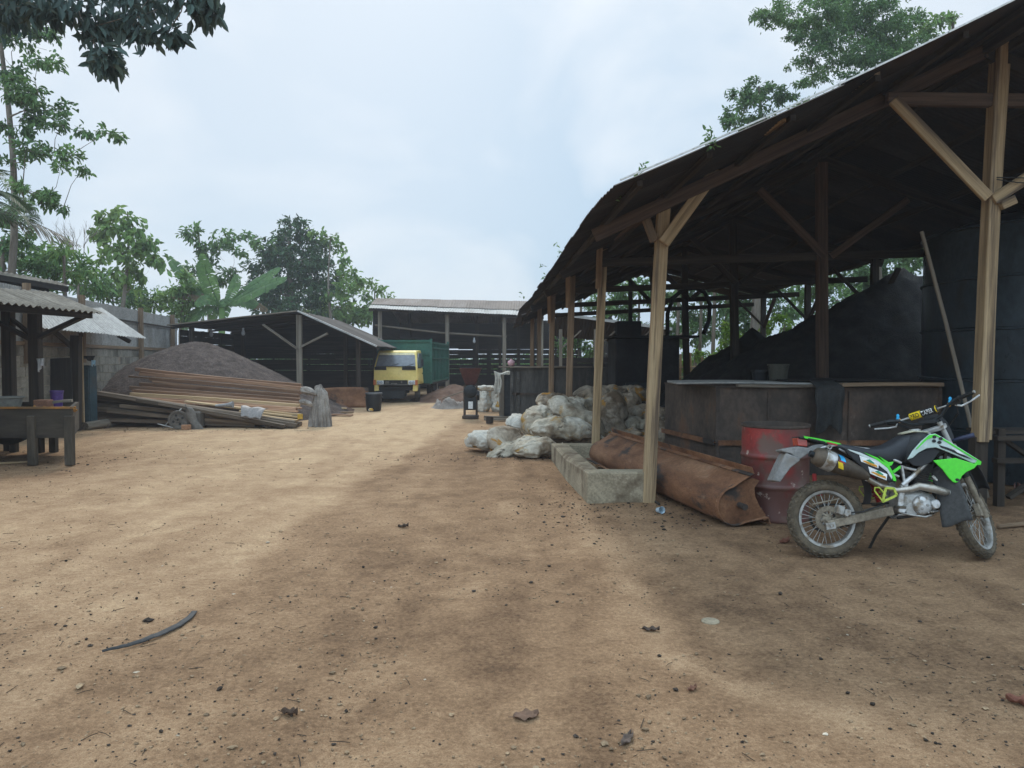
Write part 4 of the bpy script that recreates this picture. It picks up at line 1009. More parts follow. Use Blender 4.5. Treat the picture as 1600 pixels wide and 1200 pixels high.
def rag(name, c, w, h, mat, label, seed=0, cat='rag'):
    mb = MB()
    mb.grid(lambda u, v: Vector(c) + Vector(((u - 0.5) * w * (1 - 0.4 * v * abs(math.sin(u * 3 + seed))), 0.03 * math.sin(u * 14 + seed) * (0.3 + v), -h * v * (0.8 + 0.25 * math.sin(u * 5 + seed)))), 14, 12)
    o = mb.build(name, mat, None, smooth=True, origin=tuple(c)); m_ = o.modifiers.new('solid', 'SOLIDIFY'); m_.thickness = 0.006
    return tag(o, label, cat)
rag('rag', at(63, 560, 12.88), 0.13, 0.22, mk('pale_rag', [(0.35, 0.34, 0.33), (0.45, 0.44, 0.43)]), 'pale plastic scrap tied to the near stall post', 1)
rag('rag', at(146, 563, 17.25), 0.10, 0.14, mk('blue_rag', [(0.25, 0.38, 0.45), (0.32, 0.45, 0.52)]), 'light blue rag hanging at the top of the steel locker', 2)
rag('rag', at(138, 556, 17.3), 0.32, 0.12, soot, 'black crumpled rag on top of the steel locker', 4)
o = MB().tube([gnd(-60, 727), gnd(45, 724) + Vector((0, 0, .02))], 0.018, 7).build('stick', timber_pale, None, smooth=True, origin=tuple(gnd(0, 725))); tag(o, 'pale orange stick on the ground under the work table', 'stick')
o = MB().tube([at(133, 668, 17.2), at(168, 662, 17.8)], [0.1, 0.09], 10).build('log', timber_grey, None, smooth=True, angle=50, origin=tuple(at(150, 666, 17.4))); o.location.z = 0.085; tag(o, 'short cut log on the ground in front of the steel locker', 'log')
# ------------------------------------------------------------------ shell heap
shells = mk('kernel_shells', [(0.040, 0.028, 0.023), (0.070, 0.050, 0.041), (0.105, 0.078, 0.064)], 5, 26, rough=0.95, bump=1.0, bd=0.04, fine=(0.4, 1.6))
def hS(x, y):
    r_ = math.hypot((x + 9.15) / 1.0, (y - 22.3) / 1.0)
    h = 2.34 - 0.56 * (math.sqrt(r_ * r_ + 0.55) - 0.25)
    return max(h, -0.2) + 0.035 * fbm(x * 1.5, y * 1.5, 3, 4) + 0.022 * fbm(x * 11, y * 11, 7, 3)
heightfield('shell_heap', shells, -11.0, -4.6, 18.1, 27.5, 170, 190, hS, 'big conical heap of dark brown kernel shells beside the block wall', 'heap', (-9.1, 22.3, 0))
# ------------------------------------------------------------------ plank pile
red_wood = mk('red_plank', [(0.17, 0.088, 0.05), (0.28, 0.155, 0.09), (0.40, 0.255, 0.16)], 1.5, 9, WG, 0.8, 0.4, 0.004, rnd=0.45, dirt=[((0.12, 0.065, 0.04), 0.55, 0.75, 1.4)])
pale_wood = mk('pale_plank', [(0.36, 0.24, 0.125), (0.45, 0.31, 0.17), (0.52, 0.38, 0.22)], 1.5, 9, WG, 0.8, 0.3, 0.003, rnd=0.12)
old_wood = mk('old_plank', [(0.075, 0.055, 0.038), (0.14, 0.105, 0.074), (0.22, 0.165, 0.118)], 1.5, 9, WG, 0.9, 0.4, 0.004, rnd=0.5)
GU, GL = 'reddish planks in the upper stack', 'old planks in the lower stack'
rows = [(212, 577, 469, 602, 19.55), (216, 584, 470, 607, 19.45), (228, 592, 471, 613, 19.3), (221, 600, 470, 619, 19.15), (214, 606, 472, 625, 19.0), (208, 611, 470, 630, 18.85), (204, 616, 471, 634, 18.7), (200, 621, 466, 639, 18.55)]
rl = random.Random(5)
for i, (x0, y0, x1, y1, d) in enumerate(rows):
    mt = pale_wood if i == 6 else red_wood
    lb = ('reddish brown plank in the tilted upper stack against the shell heap' if mt is red_wood else 'single pale yellow plank low in the tilted upper stack against the shell heap')
    a_ = at(x0 + rl.uniform(-10, 8), y0, d); b_ = at(x1 + rl.uniform(-4, 2), y1, d)
    plank(a_, b_, 0.16, 0.085, mt, lb, GU, warp=0.03)
    a_ = at(x0 + rl.uniform(-14, 14), y0 + 4.2, d - 0.11); b_ = at(x1 + rl.uniform(-6, 1), y1 + 4.0, d - 0.11)
    plank(a_, b_, 0.15, 0.04, red_wood, 'reddish brown plank in the tilted upper stack against the shell heap', GU, warp=0.03)
low = [(155, 614, 462, 660, 17.95, .20, .055), (143, 617, 440, 655, 18.2, .2, .05), (150, 622, 380, 648, 18.25, .18, .05), (145, 632, 330, 650, 18.1, .2, .06), (146, 637, 300, 655, 17.95, .2, .05), (215, 625, 465, 665, 17.8, .18, .06), (250, 630, 445, 668, 17.65, .16, .05), (170, 642, 460, 667, 17.9, .2, .05), (148, 646, 420, 664, 18.2, .22, .06), (150, 627, 470, 652, 18.4, .25, .05), (180, 652, 470, 668, 18.3, .25, .06), (160, 655, 400, 668, 18.0, .2, .06), (190, 634, 455, 662, 17.95, .2, .05)]
for x0, y0, x1, y1, d, w, h in low:
    a_, b_ = at(x0, y0, d), at(x1, y1, d - 0.1)
    a_.z = max(a_.z, 0.05); b_.z = max(b_.z, 0.05)
    plank(a_, b_, w, h * 1.5, old_wood, 'dark weathered plank in the lower stack in front of the red planks', GL, warp=0.02)
for x0, y0, x1, y1, d in ((355, 636, 470, 648, 18.35), (375, 642, 470, 652, 18.2), (400, 648, 465, 657, 17.95), (290, 627, 400, 640, 18.3)):
    plank(at(x0, y0, d), at(x1, y1, d), 0.16, 0.04, pale_wood, 'pale sawn plank lying on the right end of the lower stack', 'pale planks on the lower stack')
o = MB().box(at(469, 651, 17.95), (0.12, 0.06, 0.13), (0, 0, .3)).build('block', mk('yellow_block', [(0.5, 0.29, 0.04), (0.55, 0.34, 0.07)]), None, bevel=0.01, origin=tuple(at(469, 651, 17.95))); tag(o, 'bright yellow lump at the right end of the plank pile', 'block')
# bearers under the pile
for px in (185, 300, 430):
    q = at(px, 668, 18.3)
    o = MB().beam((q.x, 17.7, 0.06), (q.x - .2, 19.6, 0.06), 0.14, 0.12).build('bearer', old_wood, None, origin=(q.x, 18.6, 0)); tag(o, 'squared timber bearer under the plank pile near its %s' % {185: 'left end by the locker', 300: 'middle behind the flywheel', 430: 'right end by the grey cloth'}[px], 'bearer')
# grey cloth bundle
clothm = mk('grey_sackcloth', [(0.13, 0.11, 0.09), (0.23, 0.20, 0.17), (0.34, 0.305, 0.265)], 3, 50, rough=0.95, bump=0.4, bd=0.01)
bc = at(495, 655, 17.9)
mb = MB()
def drape(u, v):
    a = 2 * math.pi * u; z = 0.98 * (1 - v)
    r_ = 0.11 + 0.13 * v ** 0.9 + 0.022 * math.sin(a * 13 + 2.5 * math.sin(v * 3) + fbm(math.cos(a) * 2, v, 1, 2) * 4) * (0.35 + v) + 0.05 * fbm(math.cos(a) * 1.2, math.sin(a) * 1.2 + v * 1.5, 3, 3)
    if v < 0.12: r_ *= (v / 0.12) ** 0.5 + 0.02
    return Vector((bc.x + 0.05 + r_ * 1.05 * math.cos(a), 18.1 + r_ * 0.9 * math.sin(a), z - 0.08 * (math.cos(a) > 0.4) + 0.02 * math.sin(a * 5)))
mb.grid(drape, 110, 60, cu=True)
cb = mb.build('grey_sackcloth', clothm, None, smooth=True, origin=(bc.x, 18.1, 0)); tag(cb, 'heavy grey sackcloth hung in folds over the right end of the plank pile', 'sackcloth')
for i, (px, py, d, a_, lb) in enumerate(((482, 612, 17.95, 0.32, 'crumpled grey empty sack on top of the plank pile end'), (478, 630, 17.75, 0.26, 'balled grey sack hanging in front of the plank ends'), (500, 608, 18.3, 0.24, 'small grey sack bundle at the right of the cloth top'))):
    c = at(px, py, d)
    sack(c, a_ * 1.25, a_ * .8, a_ * 0.62, 30 * i, 20, 400 + i, clothm, lb, tie=False, group='empty grey sacks')
# old flywheel engine part in front of the planks
fw = thing('flywheel_pump', 'old grey flywheel pump with a drooping cover in front of the planks', 'pump', (at(280, 668, 17.4).x, 17.4, 0))
iron = mk('old_iron', [(0.07, 0.06, 0.05), (0.12, 0.105, 0.088), (0.18, 0.16, 0.135)], 3, 25, rough=0.8, bump=0.3)
fx = fw.location.x
Mf = Matrix.Translation((fx, 17.35, 0.215)) @ Matrix.Rotation(R(90), 4, 'X') @ Matrix.Rotation(R(12), 4, 'Y')
MB().lathe([(0.02, 0.03), (0.05, 0.035), (0.06, 0.02), (0.155, 0.015), (0.165, 0.035), (0.21, 0.035), (0.215, 0.0), (0.21, -0.035), (0.0, -0.035)], 30, Mf).build('flywheel', iron, fw, smooth=True, angle=35)
mb = MB()
for k in range(4):
    a = k * math.pi / 2 + 0.4
    mb.lathe([(0.0, 0.02), (0.028, 0.02), (0.028, 0.0165)], 12, Mf @ Matrix.Translation((0.105 * math.cos(a), 0.105 * math.sin(a), 0.0)))
mb.lathe([(0.0, 0.04), (0.022, 0.04), (0.022, 0.03)], 12, Mf); mb.build('wheel_hole', black_rubber, fw)
mb = MB()
mb.grid(lambda u, v: Vector((fx + 0.14 + 0.42 * u * (0.35 + 0.65 * v) + 0.02 * math.sin(v * 9), 17.42 - 0.12 * math.sin(u * 3), 0.56 - 0.54 * v - 0.10 * u * u + 0.02 * math.sin(u * 8))), 18, 16)
o = mb.build('cover', iron, fw, smooth=True); m_ = o.modifiers.new('solid', 'SOLIDIFY'); m_.thickness = 0.012
MB().tube([(fx - 0.33, 17.3, 0.02), (fx - 0.13, 17.36, 0.28), (fx + 0.02, 17.5, 0.46)], 0.014, 7).tube([(fx - 0.42, 17.25, 0.13), (fx - 0.1, 17.3, 0.04)], 0.013, 7).build('rod', zinc_pale, fw, smooth=True)
MB().box((fx + 0.3, 17.6, 0.2), (0.3, 0.3, 0.38)).build('pump_body', iron, fw, bevel=0.03, seg=2)
o = MB().box((at(291, 668, 17.2).x, 17.2, 0.06), (0.19, 0.10, 0.11), (0, 0, .1)).build('brick', mk('orange_brick', [(0.30, 0.15, 0.075), (0.38, 0.2, 0.11)], 4, 30), None, bevel=0.006, origin=(at(291, 668, 17.2).x, 17.2, 0)); tag(o, 'single orange brick on the ground against the flywheel', 'brick')
# plastic sheet and funnel on the planks
mb = MB()
pc = at(398, 641, 17.72)
mb.grid(lambda u, v: pc + Vector(((u - 0.5) * 0.62 * (1 - 0.3 * v), -0.30 * v + .02 * math.sin(u * 9), 0.10 - 0.06 * u - 0.22 * v ** 2 + 0.015 * math.sin(u * 12 + v * 5))), 20, 16)
o = mb.build('plastic_sheet', mk('cloudy_plastic', [(0.17, 0.15, 0.135), (0.25, 0.225, 0.205)], 4, 30, rough=0.5), None, smooth=True, origin=tuple(pc)); tag(o, 'cloudy white plastic sheet draped over the lower planks', 'plastic sheet')
m_ = o.modifiers.new('solid', 'SOLIDIFY'); m_.thickness = 0.006
a_, b_ = at(337, 634, 17.7), at(364, 632, 17.7)
o = MB().tube([a_, a_.lerp(b_, 0.6), a_.lerp(b_, 0.85), b_], [0.03, 0.036, 0.06, 0.08], 14).build('pipe_piece', mk('grey_pipe', [(0.24, 0.235, 0.23), (0.34, 0.33, 0.32)], 4, 30, rough=0.5), None, smooth=True, angle=50, origin=tuple(a_)); tag(o, 'short grey pipe with a flared end lying on the planks', 'pipe')
# black bin and rusty plate
dn = thing('black_bin', 'black plastic bin standing on the ground in front of the truck', 'bin', (at(584, 640, 23.4).x, 23.4, 0))
TB = Matrix.Translation(dn.location)
MB().lathe([(0, 0.01), (0.20, 0), (0.22, 0.03), (0.245, 0.3), (0.24, 0.53), (0.225, 0.54), (0.20, 0.04), (0, 0.04)], 28, TB).build('tub', black_plastic, dn, smooth=True, angle=40)
MB().lathe([(0.235, 0.51), (0.26, 0.515), (0.262, 0.555), (0.235, 0.56), (0.228, 0.545)], 28, TB).build('rim', mk('grey_rim', [(0.06, 0.065, 0.07), (0.09, 0.095, 0.1)], rough=0.5), dn, smooth=True, angle=40)
for s_ in (1, -1): MB().box((dn.location.x + s_ * 0.255, 23.4, 0.42), (0.03, 0.10, 0.04)).build('handle', black_plastic, dn, bevel=0.01)
o = MB().lathe([(0, 0), (0.06, 0.01), (0.085, 0.05), (0.05, 0.1), (0, 0.11)], 10, Matrix.Translation((dn.location.x - 0.03, 23.08, 0))).build('litter_bag', sackw, None, smooth=True, origin=(dn.location.x - .03, 23.08, 0)); tag(o, 'small white litter bag at the foot of the black bin', 'bag')
mb = MB()
mb.grid(lambda u, v: Vector((-6.25 + 1.55 * u, 25.2 - 0.18 * math.sin(u * 3), 0.62 * v + 0.05 * math.sin(u * 2.6) * v)), 20, 8)
o = mb.build('rusty_plate', rust, None, smooth=True, origin=(-5.5, 25.2, 0)); m_ = o.modifiers.new('solid', 'SOLIDIFY'); m_.thickness = 0.02; tag(o, 'low curved rusty plate standing on edge left of the black bin', 'steel plate')
heightfield('husk_mound', brown_husk, -6.7, -4.2, 20.6, 25.0, 50, 60, lambda x, y: max(0.42 - 0.33 * math.hypot((x + 5.9) * 1.2, (y - 23.4) * .8), -0.2) + 0.05 * fbm(x * 5, y * 5, 4, 3), 'low brown husk mound with wood scraps between plank pile and rusty plate', 'mound', (-5.8, 23, 0))
for i, (a_, b_, lb) in enumerate((((-5.6, 21.6, 0.06), (-4.6, 22.2, 0.05), 'brown board end on the husk mound edge'), ((-5.2, 22.7, 0.12), (-4.9, 22.7, 0.12), 'small pale board offcut on the husk mound'), ((-5.0, 21.3, 0.04), (-4.4, 21.1, 0.04), 'reddish board offcut on the ground right of the grey sackcloth'))):
    plank(a_, b_, 0.16, 0.04, (timber, pale_wood, red_wood)[i], lb)
# ------------------------------------------------------------------ far sheds
def hang_bulb(px, py0, py, d, label):
    b = thing('light_bulb', label, 'light bulb', tuple(at(px, py, d)))
    MB().tube([at(px, py0, d), at(px, py - 2, d)], 0.008, 5).build('cord', black_rubber, b)
    c = at(px, py, d)
    MB().lathe([(0, -0.16), (0.05, -0.14), (0.07, -0.08), (0.05, -0.01), (0.035, 0.03), (0.035, 0.10), (0, 0.10)], 14, Matrix.Translation(c)).build('bulb', mk('bulb_glass', [(0.3, 0.31, 0.32), (0.4, 0.41, 0.42)], rough=0.2, bump=0, spec=0.6), b, smooth=True, angle=50)
def slat_wall(mb, p0, p1, z0, z1, h=0.2, gap=0.03, th=0.025, skip=0.0):
    z = z0
    p0, p1 = Vector(p0), Vector(p1)
    while z < z1:
        hh = h * random.uniform(0.8, 1.15)
        t0, t1 = random.uniform(-gap, gap) * .5, random.uniform(-gap, gap) * .5
        k = random.uniform(.3, .7); m = p0.lerp(p1, k)
        mb.beam(p0 + Vector((0, 0, z + hh / 2 + t0)), m + Vector((0, 0, z + hh / 2 + t1)), th, hh, n=6, warp=gap * .4)
        mb.beam(m + Vector((0, .003, z + hh / 2 - t0)), p1 + Vector((0, .003, z + hh / 2 + t0 * .5)), th, hh, n=6, warp=gap * .4)
        z += hh + gap * random.uniform(0.3, 1.3)
    Ln = (p1 - p0).length
    for i in range(int(Ln / 1.3)):
        q = p0.lerp(p1, (i + .5 + random.uniform(-.3, .3)) * 1.3 / Ln)
        mb.beam(q + Vector((0, .04, z0)), q + Vector((0, .04, z)), random.choice((.08, .1, .25)), 0.04, up=(0, 1, 0))
    return mb
# shed with the gable roof behind the shell heap
sb = thing('gable_shed', 'low gable roofed shed of dark boards behind the shell heap', 'shed', (-7.5, 28, 0))
gl, gr_, gt = at(262, 508, 24.6), at(589, 541, 24.8), at(463, 486, 24.8)
dy = Vector((0, 5.9, 0.0))
mb = MB(); sheet4(mb, gl, gl + dy, gt + dy, gt, 0.10, 0.013); sheet4(mb, gr_, gr_ + dy, gt + dy, gt, 0.10, 0.013)
mb.build('roof', zinc_mid, sb, smooth=True)
MB().beam(gt + Vector((0.05, -0.03, 0.0)), gr_ + Vector((0, -0.03, 0.0)), 0.05, 0.13, up=(0, 1, 0)).build('verge_strip', zinc_pale, sb)
MB().beam(gl + Vector((0, -0.03, 0)), gt + Vector((0, -0.03, 0)), 0.04, 0.05, up=(0, 1, 0)).build('verge_strip', timber_grey, sb)
def zroof(x):
    return gl.z + (gt.z - gl.z) * (x - gl.x) / (gt.x - gl.x) if x < gt.x else gt.z + (gr_.z - gt.z) * (x - gt.x) / (gr_.x - gt.x)
for px, d, mt in ((468, 25.0, timber_grey), (560, 25.6, timber_dark), (540, 28.5, timber_dark), (468, 28.6, timber_dark), (380, 28.5, timber_dark), (300, 25.0, timber_dark), (585, 30.0, timber_dark)):
    q = at(px, 550, d); MB().beam((q.x, d, 0), (q.x, d, zroof(min(max(q.x, gl.x), gr_.x)) - 0.1), 0.17 if mt is timber_grey else 0.13, 0.13, up=(0, 1, 0)).build('post', mt, sb)
for a_, b_ in (((466, 546), (411, 507)), ((470, 542), (512, 521))):
    MB().beam(at(*a_, 24.93), at(*b_, 24.93), 0.06, 0.13, up=(0, 1, 0)).build('brace', timber_grey, sb)
for d in (25.1, 28.2, 30.3):
    o_ = Vector((0, d - 24.8, -0.08))
    MB().beam(gl + o_, gt + o_, 0.06, 0.12, up=(0, 1, 0)).beam(gr_ + o_, gt + o_, 0.06, 0.12, up=(0, 1, 0)).build('rafter', timber_dark, sb)
mb = slat_wall(MB(), (gl.x - 0.1, 30.5, 0), (gr_.x - 0.1, 30.5, 0), 0.0, 1.75, 0.22, 0.022)
MB().prism([(gl.x - .1, 1.78), (gr_.x - .05, 1.78), (gr_.x - .05, gr_.z + .02), (gt.x, gt.z), (gl.x - .1, gl.z + .02)], (0, 30.45, 0), (1, 0, 0), (0, 0, 1), 0.04).build('gable_boards', soot, sb)
mb.build('back_wall', soot, sb)
slat_wall(MB(), (gl.x, 25.5, 0), (gl.x, 30.4, 0), 0.0, 2.5, 0.21, 0.008).build('side_wall', soot, sb)
MB().box(((gl.x + gr_.x) / 2, 29.9, 0.55), (gr_.x - gl.x - 0.6, 0.05, 1.1)).build('inner_panel', soot, sb)
hang_bulb(380, 497, 517, 25.6, 'bare light bulb hanging under the gable shed roof right of the heap top')
hang_bulb(330, 503, 519, 25.9, 'bare light bulb hanging just above the top of the shell heap')
# far shed across the end of the yard
fs = thing('far_shed', 'long open shed with a pale roof edge closing the yard behind the truck', 'shed', (-3, 40, 0))
f0, f1 = at(575, 481, 35.5), at(850, 494, 35.5); r0_, r1_ = at(588, 467, 39.2), at(850, 472, 39.2)
lo0, lo1 = f0.lerp(r0_, 0.36), f1.lerp(r1_, 0.36)
mb = MB(); sheet4(mb, f0, f1, lo1, lo0, 0.12, 0.014); mb.build('eave_sheets', zinc_pale, fs, smooth=True)
up0, up1 = f0.lerp(r0_, 0.30) + Vector((0, 0, .035)), f1.lerp(r1_, 0.30) + Vector((0, 0, .035))
mb = MB(); sheet4(mb, up0, up1, r1_ + Vector((0, 0, .03)), r0_ + Vector((0, 0, .03)), 0.12, 0.014)
bk0, bk1 = Vector((r0_.x, 45, 3.6)), Vector((r1_.x, 45, 3.6))
sheet4(mb, bk0, bk1, r1_, r0_, 0.12, 0.014); mb.build('roof', zinc_top, fs, smooth=True)
for px, mt in ((594, timber_grey), (699, timber_grey), (788, timber_grey), (846, timber_grey)):
    q = at(px, 550, 36.0); MB().beam((q.x, 36, 0), (q.x, 36, f0.z + 0.02 * (px - 594) / 200 * 0 - 0.02 - (px - 594) / 200 * 0.27), 0.17, 0.15, up=(0, 1, 0)).build('post', mt, fs)
for px in (640, 745, 781, 810):
    q = at(px, 550, 41.0); MB().beam((q.x, 41, 0), (q.x, 41, 4.0), 0.15, 0.15, up=(0, 1, 0)).build('post', timber_dark, fs)
MB().tube([at(586, 508, 36.2), at(690, 520, 36.2), at(792, 526, 36.2)], 0.045, 7).build('rail', timber_grey, fs, smooth=True)
slat_wall(MB(), (f0.x - .2, 44.6, 0), (f1.x + 2.5, 44.6, 0), 0.45, 2.25, 0.27, 0.045).build('back_wall', soot, fs)
MB().box(((f0.x + f1.x) / 2 + 1, 44.4, 0.27), (f1.x - f0.x + 3, 0.06, 0.54)).build('lower_wall', soot, fs)
MB().box(((f0.x + f1.x) / 2 + 1, 44.75, 3.05), (f1.x - f0.x + 3, 0.06, 1.5)).build('upper_wall', soot, fs)
MB().prism([(36.2, 0), (44.6, 0), (44.6, 3.62), (39.2, r0_.z - .03), (36.2, f0.z + .1)], (f0.x + .12, 0, 0), (0, 1, 0), (0, 0, 1), 0.05).build('side_wall', soot, fs)
slat_wall(MB(), (f1.x + 3.2, 36.2, 0), (f1.x + 3.2, 44.5, 0), 0.0, 3.4, 0.24, 0.02).build('side_wall', soot, fs)
MB().beam(f0 + Vector((0, .25, -.06)), f1 + Vector((0, .25, -.06)), 0.08, 0.12).build('eave_beam', timber_dark, fs)
hang_bulb(741, 527, 531, 36.2, 'bare light bulb hanging from the rail of the far shed')
# smaller lean-to right of it
ls = thing('lean_to_shed', 'lean-to shed with a white front edge seen between the main shed posts', 'shed', (4, 31.5, 0))
l0, l1 = at(868, 491, 30.5), at(1050, 515, 30.0)
m0, m1 = l0 + Vector((0.1, 3.2, -0.75)), l1 + Vector((0.1, 3.2, -0.65))
mb = MB(); sheet4(mb, l0, l1, m1, m0, 0.12, 0.014); mb.build('roof', zinc, ls, smooth=True)
MB().beam(l0 + Vector((0, -.03, .02)), l1 + Vector((0, -.03, .02)), 0.05, 0.11).build('eave_trim', zinc_pale, ls)
for x in np.linspace(l0.x + .2, l1.x - .2, 4):
    MB().beam((x, 30.4, 0), (x, 30.4, 2.75), 0.12, 0.12, up=(0, 1, 0)).build('post', timber_grey, ls)
    MB().beam((x + .03, 30.38, 2.0), (x + 0.8, 30.38, 2.7), 0.05, 0.09, up=(0, 1, 0)).build('brace', timber_grey, ls)
slat_wall(MB(), (l0.x, 33.6, 0), (l1.x, 33.6, 0), 0, 1.6, 0.22, 0.03).build('back_wall', soot, ls)
# ------------------------------------------------------------------ truck
TY = 27.6
tx = at(618, 600, TY).x
tk = thing('truck', 'old yellow cabbed truck with a tall green cargo box parked by the far shed', 'truck', (tx, TY, 0), (0, 0, R(-2.5)))
ypaint = mk('yellow_paint', [(0.58, 0.42, 0.10), (0.68, 0.50, 0.14), (0.75, 0.58, 0.20)], 1.5, 12, rough=0.45, bump=0.05, spec=0.5, fine=(.93, 1.05), dirt=[((0.36, 0.25, 0.11), 0.55, 0.8, 2.5), ((0.68, 0.60, 0.38), 0.62, 0.8, 1.2)])
ygrey = mk('pale_yellow_paint', [(0.62, 0.53, 0.30), (0.70, 0.61, 0.38)], 1.5, 12, rough=0.5, bump=0.05)
gpaint = mk('green_paint', [(0.014, 0.072, 0.048), (0.023, 0.098, 0.068), (0.036, 0.122, 0.088)], 1.2, 12, rough=0.6, bump=0.08, dirt=[((0.07, 0.09, 0.07), 0.56, 0.8, 1.5)])
glassm = mk('dusty_glass', [(0.11, 0.115, 0.125), (0.16, 0.165, 0.175)], 1.5, 8, rough=0.25, bump=0, spec=0.7)
darkgap = mk('dark_underside', [(0.012, 0.012, 0.012), (0.022, 0.021, 0.02)], 3, 20, rough=0.8)
Lc = dict(local=True)
# cab: loft of sections from nose to back
W = 0.80
prof_f = [(0.0, 0.66), (0.0, 0.84), (0.02, 1.18), (0.05, 1.30), (0.34, 1.80), (0.46, 1.88), (1.35, 1.90), (1.42, 1.84), (1.42, 0.66)]   # y, z
def halfw(z): return W - 0.02 * max(0, (0.95 - z)) - 0.10 * max(0, z - 1.25) / 0.6
mb = MB()
n_ = len(prof_f)
vs = [(-halfw(z), y, z) for y, z in prof_f] + [(halfw(z), y, z) for y, z in prof_f]
fs_ = [tuple(range(n_)), tuple(reversed(range(n_, 2 * n_)))] + [(i, n_ + i, n_ + (i + 1) % n_, (i + 1) % n_) for i in range(n_)]
mb.add(vs, fs_); mb.build('cab', ypaint, tk, bevel=0.035, seg=3, smooth=True, angle=40, **Lc)
def wpt(t, x): # point on the windscreen slope, t 0..1
    y = 0.05 + 0.29 * t; z = 1.30 + 0.50 * t; return Vector((x * halfw(z), y - 0.022, z + 0.012))
MB().grid(lambda u, v: wpt(0.02 + 0.80 * v, (u * 2 - 1) * 0.91) + Vector((0, -0.012 * (1 - (u * 2 - 1) ** 2), 0)), 9, 5).build('windscreen', glassm, tk, smooth=True, **Lc)
MB().grid(lambda u, v: wpt(0.825 + 0.16 * v, (u * 2 - 1) * 0.88) + Vector((0, -0.012 * (1 - (u * 2 - 1) ** 2), 0)), 9, 3).build('sun_strip', ygrey, tk, smooth=True, **Lc)
for s_, x0, x1 in ((-1, -0.76, -0.33), (1, 0.24, 0.73)):
    MB().prism([(x0, 1.185), (x1, 1.185), (x1 - 0.01, 1.30), (x0, 1.30)], (0, -0.168, 0), (1, 0, 0), (0, 0.15, 1), 0.03).build('cowl_vent', darkgap, tk, **Lc)
MB().beam((-0.7, 0.0, 1.315), (0.7, 0.0, 1.315), 0.02, 0.02).beam((-0.25, -0.005, 1.30), (0.1, 0.06, 1.42), 0.012, 0.012).beam((0.35, -0.005, 1.30), (0.66, 0.06, 1.42), 0.012, 0.012).build('wiper', black_rubber, tk, **Lc)
for s_ in (-1, 1):
    ob = []
    MB().prism([(0.10, 1.30), (0.38, 1.78), (1.05, 1.80), (1.05, 1.24), (0.10, 1.24)], (s_ * (W - 0.035), 0, 0), (0, 1, 0), (-s_ * 0.16 * 0, 0, 1), 0.03).build('side_window', glassm, tk, **Lc)
    dr = MB().prism([(0.12, 0.80), (1.12, 0.70), (1.12, 1.22), (0.12, 1.22)], (s_ * (W - 0.006), 0, 0), (0, 1, 0), (0, 0, 1), 0.03).build('door', ypaint, tk, bevel=0.01, seg=2, **Lc)
    MB().box((s_ * (W + 0.014), 0.98, 1.05), (0.02, 0.14, 0.035)).build('handle', black_plastic, dr, **Lc)
    hl = MB().box((s_ * 0.57 + 0.02, -0.005, 0.735), (0.25, 0.06, 0.15)).build('headlight', mk('chrome_light', [(0.55, 0.55, 0.54), (0.7, 0.7, 0.69)], 8, 30, rough=0.25, spec=0.6), tk, bevel=0.012, **Lc)
    MB().lathe([(0.0, 0.0), (0.05, 0.002), (0.06, -0.012)], 14, Matrix.Translation((s_ * 0.53 + 0.02, -0.04, 0.735)) @ Matrix.Rotation(R(90), 4, 'X')).lathe([(0.0, 0.0), (0.05, 0.002), (0.06, -0.012)], 14, Matrix.Translation((s_ * 0.63 + 0.02, -0.04, 0.735)) @ Matrix.Rotation(R(90), 4, 'X')).build('lens', mk('lens', [(0.25, 0.26, 0.27), (0.4, 0.4, 0.42)], rough=0.12, bump=0, spec=0.8), hl, smooth=True, **Lc)
    MB().box((s_ * 0.755, 0.0, 0.735), (0.09, 0.07, 0.19)).build('indicator', mk('amber', [(0.42, 0.11, 0.03), (0.5, 0.15, 0.05)], rough=0.3, bump=0), tk, bevel=0.01, **Lc)
    MB().prism([(-0.02, 0.42), (0.18, 0.42), (0.30, 0.66), (0.0, 0.66)], (s_ * 0.70, 0.02, 0), (0, 1, 0), (0, 0, 1), 0.16).build('front_wing', ypaint, tk, bevel=0.02, **Lc)
    mr_ = MB().box((s_ * 0.96, 0.05, 1.45), (0.10, 0.03, 0.24)).build('mirror', black_plastic, tk, bevel=0.01, **Lc)
    MB().tube([(s_ * 0.80, 0.12, 1.60), (s_ * 0.95, 0.06, 1.60), (s_ * 0.95, 0.06, 1.30), (s_ * 0.80, 0.10, 1.26)], 0.012, 6).build('mirror_arm', black_plastic, mr_, **Lc)
MB().box((0, 0.02, 0.735), (0.88, 0.06, 0.17)).build('grille_opening', darkgap, tk, **Lc)
mb = MB()
mb.box((-0.30, -0.002, 0.74), (0.14, 0.03, 0.09)).box((-0.05, -0.002, 0.70), (0.22, 0.03, 0.03)).box((0.22, -0.002, 0.75), (0.05, 0.03, 0.08))
mb.box((0, -0.005, 0.66), (1.1, 0.04, 0.03)); mb.build('grille_bracket', iron, tk, **Lc)
MB().box((-0.1, 0.15, 0.52), (1.3, 0.12, 0.14)).box((-0.05, 0.5, 0.45), (0.8, 0.7, 0.25)).build('chassis_front', darkgap, tk, bevel=0.01, **Lc)
MB().box((-0.2, 0.03, 0.30), (1.05, 0.05, 0.28)).build('bumper', steel_black, tk, bevel=0.01, **Lc)
MB().box((0, 3.6, 0.52), (0.75, 5.6, 0.18)).box((0, 5.4, 0.38), (1.5, 0.12, 0.12)).build('chassis', darkgap, tk, **Lc)
tyre_m = mk('dusty_tyre', [(0.03, 0.027, 0.024), (0.06, 0.053, 0.046)], 4, 40, rough=0.9, bump=0.3)
